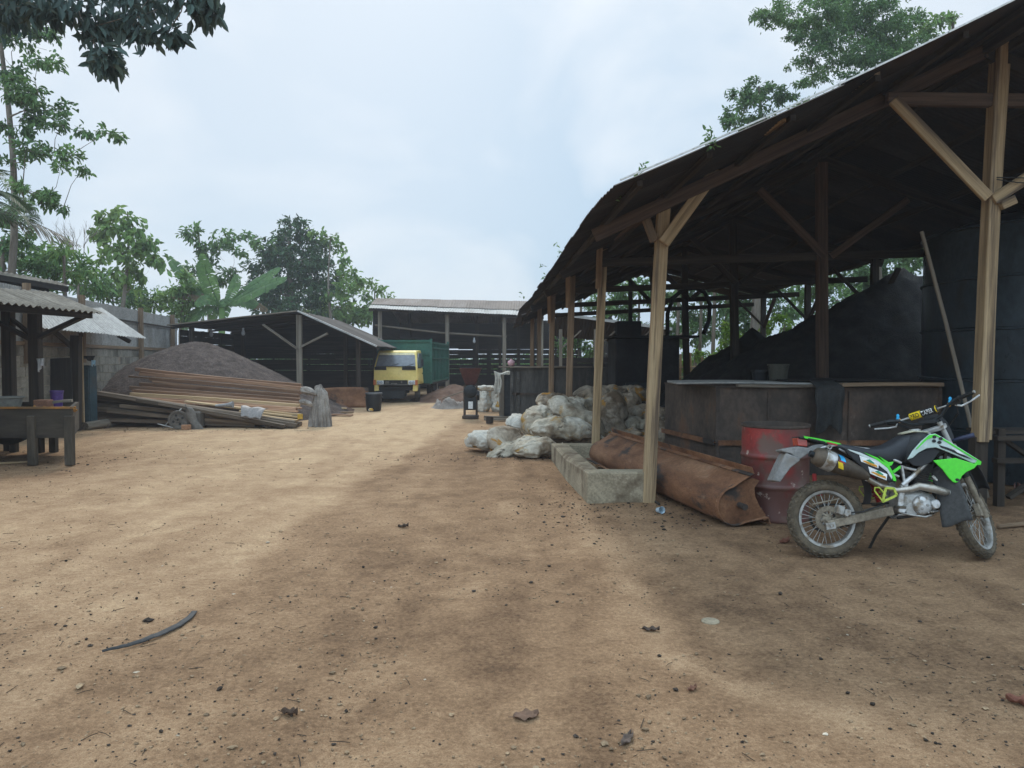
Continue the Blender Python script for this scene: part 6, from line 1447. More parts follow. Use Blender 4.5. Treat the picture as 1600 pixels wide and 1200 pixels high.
for s_ in (-1, 1):
    yo = s_ * 0.162
    def sh(pts, name, mat, off=0.0, th=0.012, bv=0.004, yy=None, slope=0.0):
        return MB().prism(poly(pts), (0 , yo + s_ * off, 0), (1, 0, 0), (0, 0, 1), th).build(name, mat, bike, bevel=bv, seg=2, **B)
    sh([(812, 540), (845, 490), (900, 432), (950, 392), (985, 388), (1030, 412), (1065, 434), (1240, 548), (1238, 562), (1190, 560), (1120, 525), (1050, 495), (985, 470), (930, 475), (880, 500), (845, 530)], 'tank_shroud', mintp, 0, 0.014, 0.005)
    sh([(945, 398), (985, 392), (1060, 436), (1235, 549), (1236, 556), (1180, 525), (1060, 448), (985, 402), (930, 425), (870, 480), (862, 480), (920, 420)], 'green_line', lime, 0.009, 0.004, 0.001)
    sh([(1000, 455), (1050, 470), (1130, 505), (1190, 540), (1140, 525), (1060, 488), (1010, 470)], 'dark_graphic', black_ink, 0.009, 0.004, 0.001)
    sh([(1070, 470), (1110, 485), (1160, 520), (1105, 500)], 'white_graphic', white_ink, 0.0115, 0.003, 0.001)
    mb = MB()
    for u_, v_ in ((975, 408), (1012, 418), (972, 432), (1003, 440)):
        mb.prism([(X(u_) + 0.016 * math.cos(a), Z(v_) + 0.013 * math.sin(a)) for a in np.linspace(0, 2 * math.pi, 12, endpoint=False)], (0, yo + s_ * 0.0115, 0), (1, 0, 0), (0, 0, 1), 0.003)
    mb.build('paw_mark', black_ink, bike, **B)
    sh([(818, 545), (860, 515), (905, 495), (970, 480), (1010, 490), (960, 555), (900, 580), (850, 575)], 'lower_panel', blackp, -0.012, 0.012)
    sh([(958, 546), (1000, 540), (1090, 531), (1216, 570), (1195, 592), (1150, 612), (1122, 635), (1102, 668), (1085, 675), (1068, 672), (1042, 645), (1010, 598)], 'radiator_shroud', lime, 0.012, 0.012, 0.005)
    sh([(1079, 655), (1090, 647), (1101, 655), (1098, 664), (1086, 666)], 'shroud_hole', black_ink, 0.0185, 0.003, 0.0005)
    sh([(1225, 540), (1244, 552), (1238, 572), (1195, 572)], 'shroud_tip', lime, 0.005, 0.01, 0.003)
# lime footrest guard with cut outs
for s_ in (-1, 1):
    mb = MB(); yy = s_ * 0.135
    def ring(outer, wd):
        n = len(outer); c_ = Vector((sum(p[0] for p in outer) / n, sum(p[1] for p in outer) / n))
        for i in range(n):
            a_, b_ = outer[i], outer[(i + 1) % n]; mb.beam(P(*a_, yy), P(*b_, yy), wd, 0.012, up=(0, 1, 0))
    ring([(665, 785), (690, 705), (735, 708), (750, 745), (735, 755)], 0.018)
    mb.tube([P(668, 785, yy), P(622, 722, yy), P(625, 704, yy), P(650, 702, yy), P(690, 752, yy)], 0.006, 7)
    mb.build('heel_guard', lime_metal, bike, **B)
MB().box(P(745, 815, -0.19), (0.05, 0.10, 0.02)).box(P(745, 815, 0.19), (0.05, 0.10, 0.02)).build('footpeg', engine_dark, bike, bevel=0.003, **B)
MB().tube([P(770, 850, -0.14), P(830, 862, -0.16), P(900, 872, -0.165), P(935, 862, -0.165)], 0.008, 8).build('brake_pedal', alloy, bike, smooth=True, **B)
MB().tube([P(800, 870, 0.12), P(745, 1000, 0.235), P(722, 1098, 0.315)], 0.012, 8).box(P(722, 1100, 0.32), (0.05, 0.05, 0.012)).build('side_stand', engine_dark, bike, **B)
# ---- steered front end
forkp = lambda s_, y: AX0 + AXD * s_ + Vector((0, y, 0)) + FWD * 0.0
fe = part_empty('front_fork')
for y in (-0.095, 0.095):
    steer(MB().tube([forkp(-0.03, y) , forkp(0.0, y), forkp(0.05, y), forkp(0.33, y)], [0.024, 0.03, 0.027, 0.027], 14)).build('fork_slider', mud_alloy, fe, smooth=True, angle=50, **B)
    mb = MB(); pts = [forkp(t, y) for t in np.linspace(0.32, 0.53, 43)]
    steer(mb.tube(pts, [0.033 if i % 2 else 0.026 for i in range(43)], 14)).build('fork_boot', mk('fork_boot', [(0.022, 0.03, 0.022), (0.04, 0.05, 0.04)], 4, 40, rough=0.7), fe, smooth=True, **B)
    steer(MB().tube([forkp(0.52, y), forkp(0.80, y)], 0.021, 14)).build('fork_tube', alloy, fe, smooth=True, angle=50, **B)
steer(MB().beam(forkp(0.575, -0.125), forkp(0.575, 0.125), 0.07, 0.045, up=AXD).beam(forkp(0.755, -0.125), forkp(0.755, 0.125), 0.08, 0.035, up=AXD)).build('fork_clamp', silver, fe, bevel=0.006, **B)
MB().tube([PIV + AXD * 0.59 + FWD * -0.03, PIV + AXD * 0.75 + FWD * -0.03], 0.03, 14).build('head_tube', silver, bike, smooth=True, angle=50, **B)
steer(MB().box(AX0 + Vector((-0.055, -0.075, 0.03)), (0.05, 0.045, 0.10)).tube([AX0 + Vector((0, -.13, 0)), AX0 + Vector((0, .13, 0))], 0.012, 10)).build('axle', mud_alloy, fe, bevel=0.005, **B)
# front fender and long rubber flap behind the wheel
FC = AX0
def fender(u, v):
    a = R(28) + u * R(92)     # angle from forward, over the wheel
    r_ = 0.425 + 0.05 * math.sin(u * 2)
    w = 0.065 + 0.02 * math.sin(math.pi * u)
    return FC + Vector((math.cos(a) * r_ * 1.1 , (v - 0.5) * 2 * w, math.sin(a) * r_ + 0.02 - 0.03 * (2 * v - 1) ** 2 + 0.05))
o = steer(MB().grid(lambda u, v: fender(u * 0.98, v), 22, 7)).build('front_fender', blackp, bike, smooth=True, **B)
m_ = o.modifiers.new('solid', 'SOLIDIFY'); m_.thickness = 0.006
def flap(u, v):
    p = FC + Vector((-0.30 + 0.02 * math.sin(u * 3) - 0.06 * u, (v - 0.5) * (0.18 + 0.05 * u), 0.40 - 0.48 * u + 0.01 * math.sin(v * 6)))
    return p
o = steer(MB().grid(flap, 16, 9)).build('rubber_flap', mk('dusty_rubber', [(0.04, 0.039, 0.037), (0.075, 0.073, 0.07)], 3, 30, rough=0.85, dirt=[((0.12, 0.10, 0.075), 0.55, 0.8, 4)]), bike, smooth=True, **B)
m_ = o.modifiers.new('solid', 'SOLIDIFY'); m_.thickness = 0.008
# headlight mask
MC = AX0 + AXD * 0.70 + FWD * 0.13
mb = MB()
mb.loft([(MC + FWD * -0.03, (0, .09, 0), AXD * .13), (MC + FWD * 0.03, (0, .10, 0), AXD * .14), (MC + FWD * 0.07, (0, .07, 0), AXD * .09)], 18, 3)
steer(mb).build('headlight_mask', blackp, bike, smooth=True, angle=50, **B)
steer(MB().lathe([(0, .03), (.05, .025), (.065, 0)], 20, Matrix.Translation(MC + FWD * 0.075) @ FWD.to_track_quat('Z', 'Y').to_matrix().to_4x4())).build('headlight', mk('lamp_glass', [(0.5, 0.5, 0.5), (0.6, 0.6, 0.6)], rough=0.1, bump=0, spec=0.8), bike, smooth=True, **B)
for y in (-0.15, 0.15):
    c_ = AX0 + AXD * 0.62 + FWD * 0.04 + Vector((0, y, 0))
    steer(MB().tube([c_ + Vector((0, -.5 * y, 0)), c_, c_ + Vector((0.02, y * 0.8, 0))], [.007, .016, .02], 10)).build('front_indicator', mk('blue_black', [(0.02, 0.025, 0.05), (0.03, 0.035, 0.07)], rough=0.4, bump=0), bike, smooth=True, **B)
# handlebar
HC = AX0 + AXD * 0.84 + FWD * 0.05
def hb(y, up, back): return S(HC + Vector((-back, y, up)))
hbar = part_empty('handlebar')
bp = [(-0.41, 0.075, 0.085), (-0.28, 0.07, 0.055), (-0.20, 0.055, 0.03), (-0.12, 0.0, 0.0), (-0.05, -0.02, 0), (0.05, -0.02, 0), (0.12, 0.0, 0.0), (0.20, 0.055, 0.03), (0.28, 0.07, 0.055), (0.41, 0.075, 0.085)]
MB().tube([hb(*q) for q in bp], 0.0125, 10).build('bar_tube', steel_black, hbar, smooth=True, angle=60, **B)
MB().tube([hb(-0.20, 0.053, 0.03), hb(0.20, 0.053, 0.03)], 0.008, 8).build('cross_bar', silver, hbar, smooth=True, angle=60, **B)
pa, pb = hb(-0.11, 0.055, 0.03), hb(0.11, 0.055, 0.03)
pdv = (pb - pa)
def padp(t, k=1.0): return pa + pdv * t
MB().tube([padp(-0.01), padp(0.0), padp(1.0), padp(1.01)], [0.024, 0.029, 0.029, 0.024], 20).build('bar_pad', black_ink, hbar, smooth=True, angle=40, **B)
MB().tube([padp(0.985), padp(0.57)], 0.0297, 20, cap=False).build('pad_cover_yellow', yellowp, hbar, smooth=True, **B)
MB().tube([padp(0.035), padp(-0.005)], 0.0297, 20, cap=False).build('pad_end_yellow', yellowp, hbar, smooth=True, **B)
# lettering round the pad
MW = rootm(bike)
camloc = MW.inverted() @ Vector((0, 0, CAMZ))
xdir = -pdv.normalized()                     # reads left to right towards the right hand grip
mid = padp(0.5)
tocam = (camloc - mid); zdir = (tocam - xdir * tocam.dot(xdir)).normalized()
ydir = zdir.cross(xdir).normalized()
def pad_text(txt, size, x0, mat, squeeze=1.0):
    cu = bpy.data.curves.new('lettering', 'FONT'); cu.body = txt; cu.size = size; cu.resolution_u = 3; cu.offset = 0.0012
    to = bpy.data.objects.new('lettering_tmp', cu); COL.objects.link(to)
    dg = bpy.context.evaluated_depsgraph_get(); me = bpy.data.meshes.new_from_object(to.evaluated_get(dg))
    mbx = MB(); rr = 0.0318
    vs = []
    for v in me.vertices:
        a = (v.co.y - size * 0.33) / rr
        vs.append(mid + xdir * (x0 + v.co.x * squeeze) + (ydir * math.sin(a) + zdir * math.cos(a)) * rr)
    w = max(v.co.x for v in me.vertices) * squeeze
    mbx.add(vs, [tuple(p.vertices) for p in me.polygons])
    bpy.data.objects.remove(to); bpy.data.curves.remove(cu); bpy.data.meshes.remove(me)
    mbx.build('pad_lettering', mat, hbar, **B)
    return w
pad_text('PRO', 0.054, -0.103, black_ink, 0.72)
pad_text('TAPER', 0.054, -0.010, white_ink, 0.60)
for s_ in (-1, 1):
    g0, g1 = hb(s_ * 0.295, 0.07, 0.058), hb(s_ * 0.42, 0.075, 0.087)
    MB().tube([g0, g0.lerp(g1, 0.02), g0.lerp(g1, 0.06), g0.lerp(g1, 0.08), g1], [0.014, 0.024, 0.024, 0.0165, 0.0165], 12).build('grip', black_rubber, hbar, smooth=True, angle=40, **B)
    MB().tube([g1, g1.lerp(g0, -0.09)], 0.014, 10).build('bar_end', alloy, hbar, smooth=True, angle=40, **B)
    MB().loft([(hb(s_ * 0.235, 0.06, 0.03), (.0, .0, .022), (.022, 0, 0)), (hb(s_ * 0.275, 0.066, 0.03), (.0, .0, .026), (.026, 0, 0)), (hb(s_ * 0.292, 0.07, 0.04), (.0, .0, .02), (.02, 0, 0))], 10).build('switch_box', blackp, hbar, smooth=True, angle=50, **B)
    MB().tube([hb(s_ * 0.24, 0.045, 0.0), hb(s_ * 0.27, 0.035, -0.045), hb(s_ * 0.34, 0.045, -0.04), hb(s_ * 0.43, 0.06, 0.005)], [0.007, 0.008, 0.0065, 0.007], 8).build('lever', white_ink, hbar, smooth=True, **B)
    MB().lathe([(0, 0), (0.014, 0), (0.016, 0.015), (0.011, 0.03), (0.014, 0.04), (0.007, 0.052), (0, 0.055)], 12, Matrix.Translation(hb(s_ * 0.215, 0.065, 0.02))).build('blue_reservoir', blue_an, hbar, smooth=True, **B)
    MB().tube([hb(s_ * 0.195, 0.055, 0.02), hb(s_ * 0.207, 0.058, 0.02)], 0.017, 12).build('orange_clamp', orangep, hbar, smooth=True, **B)
MB().box(S(HC + Vector((0.02, 0.0, -0.015))), (0.07, 0.14, 0.035), Euler((0, 0, STEER))).box(S(HC + Vector((0.10, 0, 0.02))), (0.05, 0.11, 0.07), Euler((0, .4, STEER))).build('instrument', blackp, hbar, bevel=0.008, seg=2, **B)
mb = MB()
for s_, q in ((1, 0.0), (1, 0.012), (-1, 0.0), (-1, 0.014)):
    mb.tube([hb(s_ * 0.25, 0.045 + q, 0.0), S(HC + Vector((0.13, s_ * 0.2, 0.0 + q))), S(HC + Vector((0.16, s_ * 0.08, -0.07))), S(HC + Vector((0.08, 0.02 * s_, -0.2 - q)))], 0.005, 6)
mb.build('cables', black_rubber, hbar, smooth=True, **B)
mb = MB(); mb.tube([AX0 + Vector((-.04, -.105, .06)), forkp(0.2, -0.13), forkp(0.45, -0.135), forkp(0.6, -0.10) + FWD * .06], 0.005, 6); steer(mb).build('front_brake_hose', black_rubber, fe, smooth=True, **B)
# ------------------------------------------------------------------ trees
def leafmat(name, cols, trans=0.35):
    return mk(name, cols, 0.35, 3, rough=0.55, bump=0, isl=0.45, fine=(0.8, 1.15), spec=0.35, trans=trans)
LF_DARK = leafmat('dark_leaf', [(0.039, 0.081, 0.039), (0.063, 0.120, 0.054), (0.090, 0.158, 0.066)])
LF_MID = leafmat('mid_leaf', [(0.070, 0.140, 0.053), (0.118, 0.211, 0.074), (0.164, 0.272, 0.090)])
LF_LIGHT = leafmat('light_leaf', [(0.114, 0.208, 0.065), (0.168, 0.276, 0.081), (0.228, 0.329, 0.101)], 0.45)
LF_BRIGHT = leafmat('bright_leaf', [(0.10, 0.19, 0.03), (0.15, 0.26, 0.04), (0.2, 0.3, 0.05)], 0.5)  # leaf colour brightened to stand in for sunlight
LF_SHADE = leafmat('overhang_leaf', [(0.034, 0.057, 0.052), (0.057, 0.091, 0.076), (0.081, 0.119, 0.095)], 0.15)  # bluish haze put into the leaf colour
BARK = mk('bark', [(0.10, 0.08, 0.06), (0.17, 0.14, 0.11), (0.24, 0.21, 0.17)], 2, 14, (0.5, 3, 3), rough=0.95, bump=0.6, bd=0.01)
def leaves(name, mat, parent, tips, outs, size, per, rng, droop=0.35, ar=0.42, spread=1.0, origin=None, shape=6):
    """tips (n,3), outs (n,3): a whorl of per leaves at each tip; each leaf a folded blade"""
    n = len(tips)
    tips = np.repeat(tips, per, 0); outs = np.repeat(outs, per, 0)
    m = n * per
    d = outs * 0.8 + rng.normal(0, 0.75 * spread, (m, 3)); d[:, 2] -= droop
    d /= np.linalg.norm(d, axis=1, keepdims=True) + 1e-9
    up = np.tile(np.array([[0, 0, 1.0]]), (m, 1)) + rng.normal(0, 0.45, (m, 3))
    s = np.cross(d, up); s /= np.linalg.norm(s, axis=1, keepdims=True) + 1e-9
    nrm = np.cross(s, d)
    l = size * rng.uniform(0.6, 1.25, (m, 1)); w = l * ar * rng.uniform(0.8, 1.2, (m, 1))
    b = tips + rng.normal(0, size * 0.35, (m, 3))
    fold = w * 0.22
    bend = -0.18 * l
    if shape == 6:
        p = [b, b + d * l * 0.33 + s * w * 0.5 + nrm * fold, b + d * l * 0.72 + s * w * 0.42 + nrm * (fold * .8 + bend * .4), b + d * l + nrm * bend,
             b + d * l * 0.72 - s * w * 0.42 + nrm * (fold * .8 + bend * .4), b + d * l * 0.33 - s * w * 0.5 + nrm * fold]
        co = np.stack(p, 1).reshape(-1, 3)
        k = np.arange(m)[:, None] * 6
        f = np.concatenate([k + np.array([[0, 1, 2, 3]]), k + np.array([[0, 3, 4, 5]])], 0)
    else:
        p = [b, b + d * l * 0.45 + s * w * 0.5 + nrm * fold, b + d * l + nrm * bend, b + d * l * 0.45 - s * w * 0.5 + nrm * fold]
        co = np.stack(p, 1).reshape(-1, 3)
        f = np.arange(m)[:, None] * 4 + np.array([[0, 1, 2, 3]])
    off = np.array(ROOTM[parent.name].translation) if parent is not None else np.array(origin)
    me = fast_mesh(name, co - off, f, 4, mat, smooth=False)
    q = me.attributes.new('gc', 'FLOAT_VECTOR', 'POINT'); q.data.foreach_set('vector', np.ascontiguousarray(co, dtype=np.float32).ravel())
    o = bpy.data.objects.new(name, me); COL.objects.link(o)
    if parent is not None: o.parent = parent
    else: o.location = origin
    return o
def tree(name, label, cat, base, blobs, d, mat, leaf, dens, seed, tr=0.15, per=5, group=None, droop=0.35, flat=1.0, depth=0.9, ar=0.42, bark=None, trunk_to=None, spread=1.0, fork=0.45, shape=6, shell=0.5):
    """blobs: (px, py, rx px, ry px[, dd]) foliage clumps standing at distance d"""
    rng = np.random.RandomState(seed); rnd = random.Random(seed)
    base = Vector(base)
    t = thing(name, label, cat, tuple(base), group=group)
    mb = MB(); tips, outs = [], []
    cs = []
    for q in blobs:
        dd = d + (q[4] if len(q) > 4 else rnd.uniform(-1, 1) * depth)
        c = at(q[0], q[1], dd); rx = q[2] * dd / F; rz = q[3] * dd / F
        cs.append((c, rx, rz))
    top = trunk_to if trunk_to is not None else max((c for c, _, _ in cs), key=lambda v: v.z)
    top = Vector(top)
    H_ = top.z - base.z
    def spine(k):
        p = base.lerp(top, k); w = 0.02 * H_ * math.sin(k * 5 + seed); return p + Vector((w, w * .6, 0))
    ks = np.linspace(0, 1, 12)
    mb.tube([spine(k) for k in ks], [tr * (1.25 if i == 0 else 1) * (1 - 0.82 * k) + 0.008 for i, k in enumerate(ks)], 9)
    nodes = [(spine(k), tr * (1 - 0.82 * k) * 0.62 + 0.004) for k in np.linspace(0.3, 1, 12)]
    axp = top
    cs.sort(key=lambda q_: min((q_[0] - n_[0]).length for n_ in nodes))
    for c, rx, rz in cs:
        kk = min(max((c.z - base.z) / max(H_, .1) - fork * 0.35, 0.25), 0.95)
        p0, r0 = min(((q_, r_) for q_, r_ in nodes), key=lambda n_: (n_[0] - c).length + 0.55 * max(0, n_[0].z - c.z))
        mid = p0.lerp(c, 0.5) + Vector((rnd.uniform(-.12, .12), rnd.uniform(-.12, .12), rnd.uniform(-.10, .04))) * (c - p0).length
        r0 = max(0.010, r0 * 0.72); nodes.append((c, r0 * 0.6))
        mb.tube([p0, mid, c], [r0, r0 * 0.7, r0 * 0.35], 6)
        vol = rx * rx * max(rz, 0.3 * rx)
        leaf_ = leaf * 0.82
        n = max(12, int(2.1 * dens * (rx * rz + 0.25 * rx * rx) / (leaf_ * leaf_)))
        nb = max(3, min(9, int(2 + rx * 2)))
        for k in range(nb):
            v = Vector(rng.normal(0, 1, 3)).normalized(); e = c + Vector((v.x * rx * .8, v.y * rx * .8, v.z * rz * .8))
            m1 = c.lerp(e, .5) + Vector((0, 0, -.05 * rx)); mb.tube([c, m1, e], [r0 * .35, r0 * .22, 0.005], 4, cap=False)
        v = rng.normal(0, 1, (n, 3)); v /= np.linalg.norm(v, axis=1, keepdims=True)
        rad = rng.uniform(0, 1, (n, 1)) ** shell
        # clumps: pull points towards sub-centres so gaps open up
        sub = rng.normal(0, 1, (max(4, int(n / 10)), 3)); sub /= np.linalg.norm(sub, axis=1, keepdims=True); sub *= rng.uniform(0.35, 1.0, (len(sub), 1))
        pick = sub[rng.randint(0, len(sub), n)]
        pt = v * rad * 0.34 + pick * 0.8
        edge = rng.uniform(0.85, 1.2, (n, 1))
        pos = np.array(c)[None] + pt * edge * np.array([[rx, rx, rz]])
        tips.append(pos); o_ = pt / (np.linalg.norm(pt, axis=1, keepdims=True) + 1e-6) * np.array([[1, 1, flat]]); outs.append(o_)
    mb.build('trunk', bark or BARK, t, smooth=True, angle=60)
    leaves('crown', mat, t, np.concatenate(tips), np.concatenate(outs), leaf * 0.82, per, rng, droop, ar, spread, shape=shape)
    return t
def gp(px, d):
    p = at(px, 560, d); return (p.x, d, -0.05)
# tree whose bough hangs into the picture at the top left
tree('overhanging_tree', 'near tree with dark drooping leaves hanging into the top left corner', 'tree', (-8.3, 8.8, -0.05),
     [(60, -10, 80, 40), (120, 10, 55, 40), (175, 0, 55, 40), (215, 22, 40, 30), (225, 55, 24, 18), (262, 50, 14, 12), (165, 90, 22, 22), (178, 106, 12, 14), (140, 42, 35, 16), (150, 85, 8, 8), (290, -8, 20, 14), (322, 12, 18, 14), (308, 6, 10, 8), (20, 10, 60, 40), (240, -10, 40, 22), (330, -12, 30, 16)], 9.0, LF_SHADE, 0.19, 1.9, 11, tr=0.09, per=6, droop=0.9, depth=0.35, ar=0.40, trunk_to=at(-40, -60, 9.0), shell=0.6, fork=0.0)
# tall tree with layered boughs at the left edge
lay = [(30, 62, 50, 20), (70, 50, 40, 14), (20, 105, 35, 22), (60, 95, 35, 10), (85, 100, 14, 8), (25, 135, 45, 22), (60, 148, 35, 16), (90, 170, 28, 14), (40, 172, 45, 14), (30, 196, 40, 10), (95, 196, 34, 10), (135, 204, 26, 8), (165, 208, 16, 7), (190, 212, 10, 7), (40, 234, 45, 12), (85, 238, 30, 10), (110, 244, 22, 9), (130, 262, 12, 6), (95, 262, 12, 6), (20, 255, 20, 8), (35, 295, 36, 16), (70, 312, 40, 14), (100, 322, 18, 8), (15, 325, 30, 20), (10, 20, 30, 20)]
tree('layered_tree', 'tall slim tree with flat layered boughs rising at the left edge of the yard', 'tree', (-13.6, 20.4, -0.05), lay, 20, LF_MID, 0.19, 2.1, 12, tr=0.12, per=5, droop=0.5, depth=0.7, ar=0.4, trunk_to=at(4, -120, 20.4), fork=0.1)
# darker mass behind the stall
tree('broad_leaf_tree', 'dark bushy tree behind the upper roof at the left edge', 'tree', gp(20, 23), [(10, 370, 40, 35), (40, 395, 40, 30), (-20, 400, 50, 40), (30, 430, 60, 30), (60, 420, 40, 25), (0, 450, 60, 30)], 22.5, LF_MID, 0.24, 2.4, 13, tr=0.18)
tree('feathery_shrub', 'dark feathery shrub with bright fern like tips above the stall roof', 'shrub', gp(125, 22), [(100, 392, 24, 16), (85, 405, 25, 18), (120, 410, 26, 18), (110, 430, 40, 24), (140, 445, 26, 28), (80, 440, 35, 24), (145, 425, 18, 14)], 21.5, LF_MID, 0.32, 2.4, 14, tr=0.1, ar=0.25, droop=0.5)
tree('fern_tipped_shrub', 'bright green leafed shrub rising just above the pale awning', 'shrub', gp(140, 21), [(132, 418, 16, 10), (90, 388, 14, 10), (120, 425, 22, 9)], 20.8, LF_LIGHT, 0.30, 1.3, 15, tr=0.06, ar=0.25)
# sparse large leaved tree
tree('sparse_tree', 'thin tree with sparse drooping pale leaves between the layered tree and the banana plant', 'tree', gp(196, 33), [(182, 332, 14, 8), (170, 342, 16, 10), (200, 342, 14, 9), (165, 360, 16, 10), (185, 358, 20, 12), (158, 372, 12, 12), (178, 384, 14, 14), (222, 362, 18, 14), (208, 376, 16, 12), (232, 378, 14, 16), (218, 392, 20, 14), (190, 396, 18, 12), (236, 400, 14, 14), (252, 410, 12, 14), (210, 412, 20, 14), (225, 430, 18, 16), (190, 425, 20, 14), (160, 400, 12, 12), (205, 450, 26, 14)], 33, LF_LIGHT, 0.38, 0.36, 16, tr=0.13, per=4, ar=0.6, droop=1.1, trunk_to=at(193, 330, 33))
for i, (px, bl, m_, lf, lb) in enumerate((
    (205, [(175, 440, 40, 25), (150, 455, 40, 25), (200, 470, 45, 20), (235, 470, 40, 24)], LF_MID, 0.30, 'low green thicket tree under the sparse tree behind the sheet fence'),
    (285, [(285, 445, 32, 22), (262, 470, 35, 22), (300, 470, 40, 22), (270, 490, 45, 20)], LF_LIGHT, 0.30, 'rounded light green bush left of the banana plant'),
    (555, [(548, 455, 22, 20), (520, 470, 35, 28), (555, 490, 40, 25), (500, 490, 40, 22)], LF_LIGHT, 0.32, 'yellowish green bush behind the ridge of the gable shed'))):
    dd_ = 48 if px == 555 else 35
    tree('thicket_bush', lb, 'bush', gp(px, dd_), bl, dd_, m_, lf * (1.3 if px == 555 else 1), 2.2, 20 + i, tr=0.1)
tree('airy_tree', 'airy light green tree just left of the dense dark one', 'tree', gp(325, 41), [(310, 368, 24, 18), (300, 362, 12, 10), (352, 372, 22, 16), (340, 395, 30, 18), (318, 400, 24, 18), (365, 390, 20, 16), (335, 425, 30, 20), (305, 425, 20, 16), (360, 430, 24, 18), (395, 372, 22, 10), (410, 380, 20, 12)], 41, LF_MID, 0.36, 1.7, 31, tr=0.16, per=5, trunk_to=at(316, 360, 41))
tree('dense_tree', 'dense dark pointed tree standing tallest behind the gable shed', 'tree', gp(455, 46), [(458, 342, 14, 12), (452, 358, 26, 16), (478, 360, 22, 14), (440, 376, 34, 20), (470, 380, 40, 22), (430, 400, 40, 26), (475, 405, 46, 28), (505, 398, 30, 24), (415, 425, 36, 26), (455, 430, 50, 30), (500, 435, 44, 28), (405, 450, 34, 22), (440, 460, 50, 26), (490, 465, 46, 26), (525, 440, 22, 20), (420, 480, 40, 22), (470, 490, 50, 24)], 46, LF_DARK, 0.36, 2.2, 32, tr=0.3, per=5, trunk_to=at(458, 350, 46))
tree('open_tree', 'loose limbed pale leaved tree showing at the right flank of the dense dark one', 'tree', gp(525, 44), [(500, 366, 14, 8), (518, 376, 14, 8), (532, 388, 12, 8), (538, 408, 10, 8), (552, 426, 9, 8), (535, 430, 12, 8), (562, 438, 8, 7), (545, 446, 14, 9), (520, 458, 24, 12), (525, 480, 30, 14)], 44, LF_LIGHT, 0.38, 0.8, 33, tr=0.12, per=4, ar=0.5, droop=0.8, trunk_to=at(515, 370, 44))
tree('young_tree', 'young green tree at the left end of the far shed roof', 'tree', gp(592, 47), [(582, 448, 14, 12), (600, 456, 12, 10), (568, 462, 20, 14), (592, 470, 22, 16), (560, 486, 24, 18), (585, 492, 24, 16), (555, 505, 30, 14)], 47, LF_LIGHT, 0.38, 1.3, 34, tr=0.12)
# bare twiggy tree
bt = thing('bare_tree', 'leafless twiggy tree showing pale behind the palm fronds', 'tree', gp(122, 30))
mb = MB(); rb = random.Random(3); b0 = Vector(gp(122, 30))
mb.tube([b0, at(122, 420, 30)], [0.07, 0.04], 6)
def twig(p, dr, l, r_, lev):
    e = p + dr * l
    mb.tube([p, p.lerp(e, .5) + Vector((rb.uniform(-.1, .1) * l, 0, 0.03 * l)), e], [r_, r_ * .8, r_ * .55], 4, cap=False)
    if lev:
        for k in range(3):
            nd_ = (dr + Vector((rb.uniform(-.7, .7), rb.uniform(-.5, .5), rb.uniform(-.2, .5)))).normalized(); twig(p.lerp(e, rb.uniform(.4, 1)), nd_, l * 0.65, r_ * .55, lev - 1)
for k in range(4): twig(at(122, 420, 30), Vector((rb.uniform(-.6, .6), 0, 1)).normalized(), 1.0, 0.022, 3)
mb.build('trunk', timber_grey, bt)
# palm
palm = thing('palm', 'coconut palm with long drooping fronds at the left edge', 'palm', (at(-40, 500, 17).x, 17, -0.05))
pc_ = at(-40, 318, 17.2)
MB().tube([Vector(palm.location), Vector(palm.location).lerp(pc_, .5) + Vector((.1, 0, 0)), pc_], [0.17, 0.13, 0.11], 12).build('trunk', BARK, palm, smooth=True)
def frond(name, p0, mid, end, parent, mat, width, n=34, droop=0.3, seed=0):
    rs = random.Random(seed)
    mb = MB()
    def bz(t): return p0 * (1 - t) ** 2 + mid * 2 * t * (1 - t) + end * t * t
    pts = [bz(t) for t in np.linspace(0, 1, 14)]
    mb.tube(pts, [0.022 * (1 - .85 * i / 13) for i in range(14)], 5)
    for i in range(n):
        t = 0.12 + 0.87 * i / n
        p = bz(t); tg = (bz(min(t + .02, 1)) - bz(t - .02)).normalized()
        sd = tg.cross(Vector((0, 0, 1))).normalized()
        for s_ in (1, -1):
            l = width * math.sin(math.pi * min(1, 0.12 + t * .85)) * rs.uniform(.85, 1.1)
            dr = (sd * s_ * 0.75 + tg * 0.75 + Vector((0, 0, -droop * rs.uniform(.6, 1.5)))).normalized()
            e = p + dr * l + Vector((0, 0, -droop * l * .45)); m = p + dr * l * .55
            w = 0.018 * (1 - .3 * t); nn = tg
            mb.add([p - nn * w, p + nn * w, m + nn * w * 1.2, m - nn * w * 1.2, e], [(0, 1, 2, 3), (3, 2, 4)])
    return mb.build(name, mat, parent)
frl = leafmat('palm_leaf', [(0.045, 0.075, 0.03), (0.075, 0.11, 0.045)], 0.3)
frd = leafmat('dry_palm_leaf', [(0.16, 0.14, 0.105), (0.24, 0.21, 0.16)], 0.3)
fr = [((-5, 268), (50, 338), frl), ((20, 272), (68, 352), frl), ((10, 300), (45, 352), frl), ((0, 345), (60, 335), frl), ((40, 335), (128, 385), frd), ((-90, 250), (-170, 330), frl), ((-70, 220), (-110, 230), frl), ((-100, 300), (-150, 400), frl), ((-20, 215), (10, 300), frl)]
for i, (m, e, mt) in enumerate(fr):
    frond('frond', pc_, at(m[0], m[1], 17.2 + .5 * math.sin(i * 2)), at(e[0], e[1], 17.2 + 1.2 * math.sin(i * 2.1)), palm, mt, 0.62, droop=0.25 if mt is frl else 0.5, seed=i)
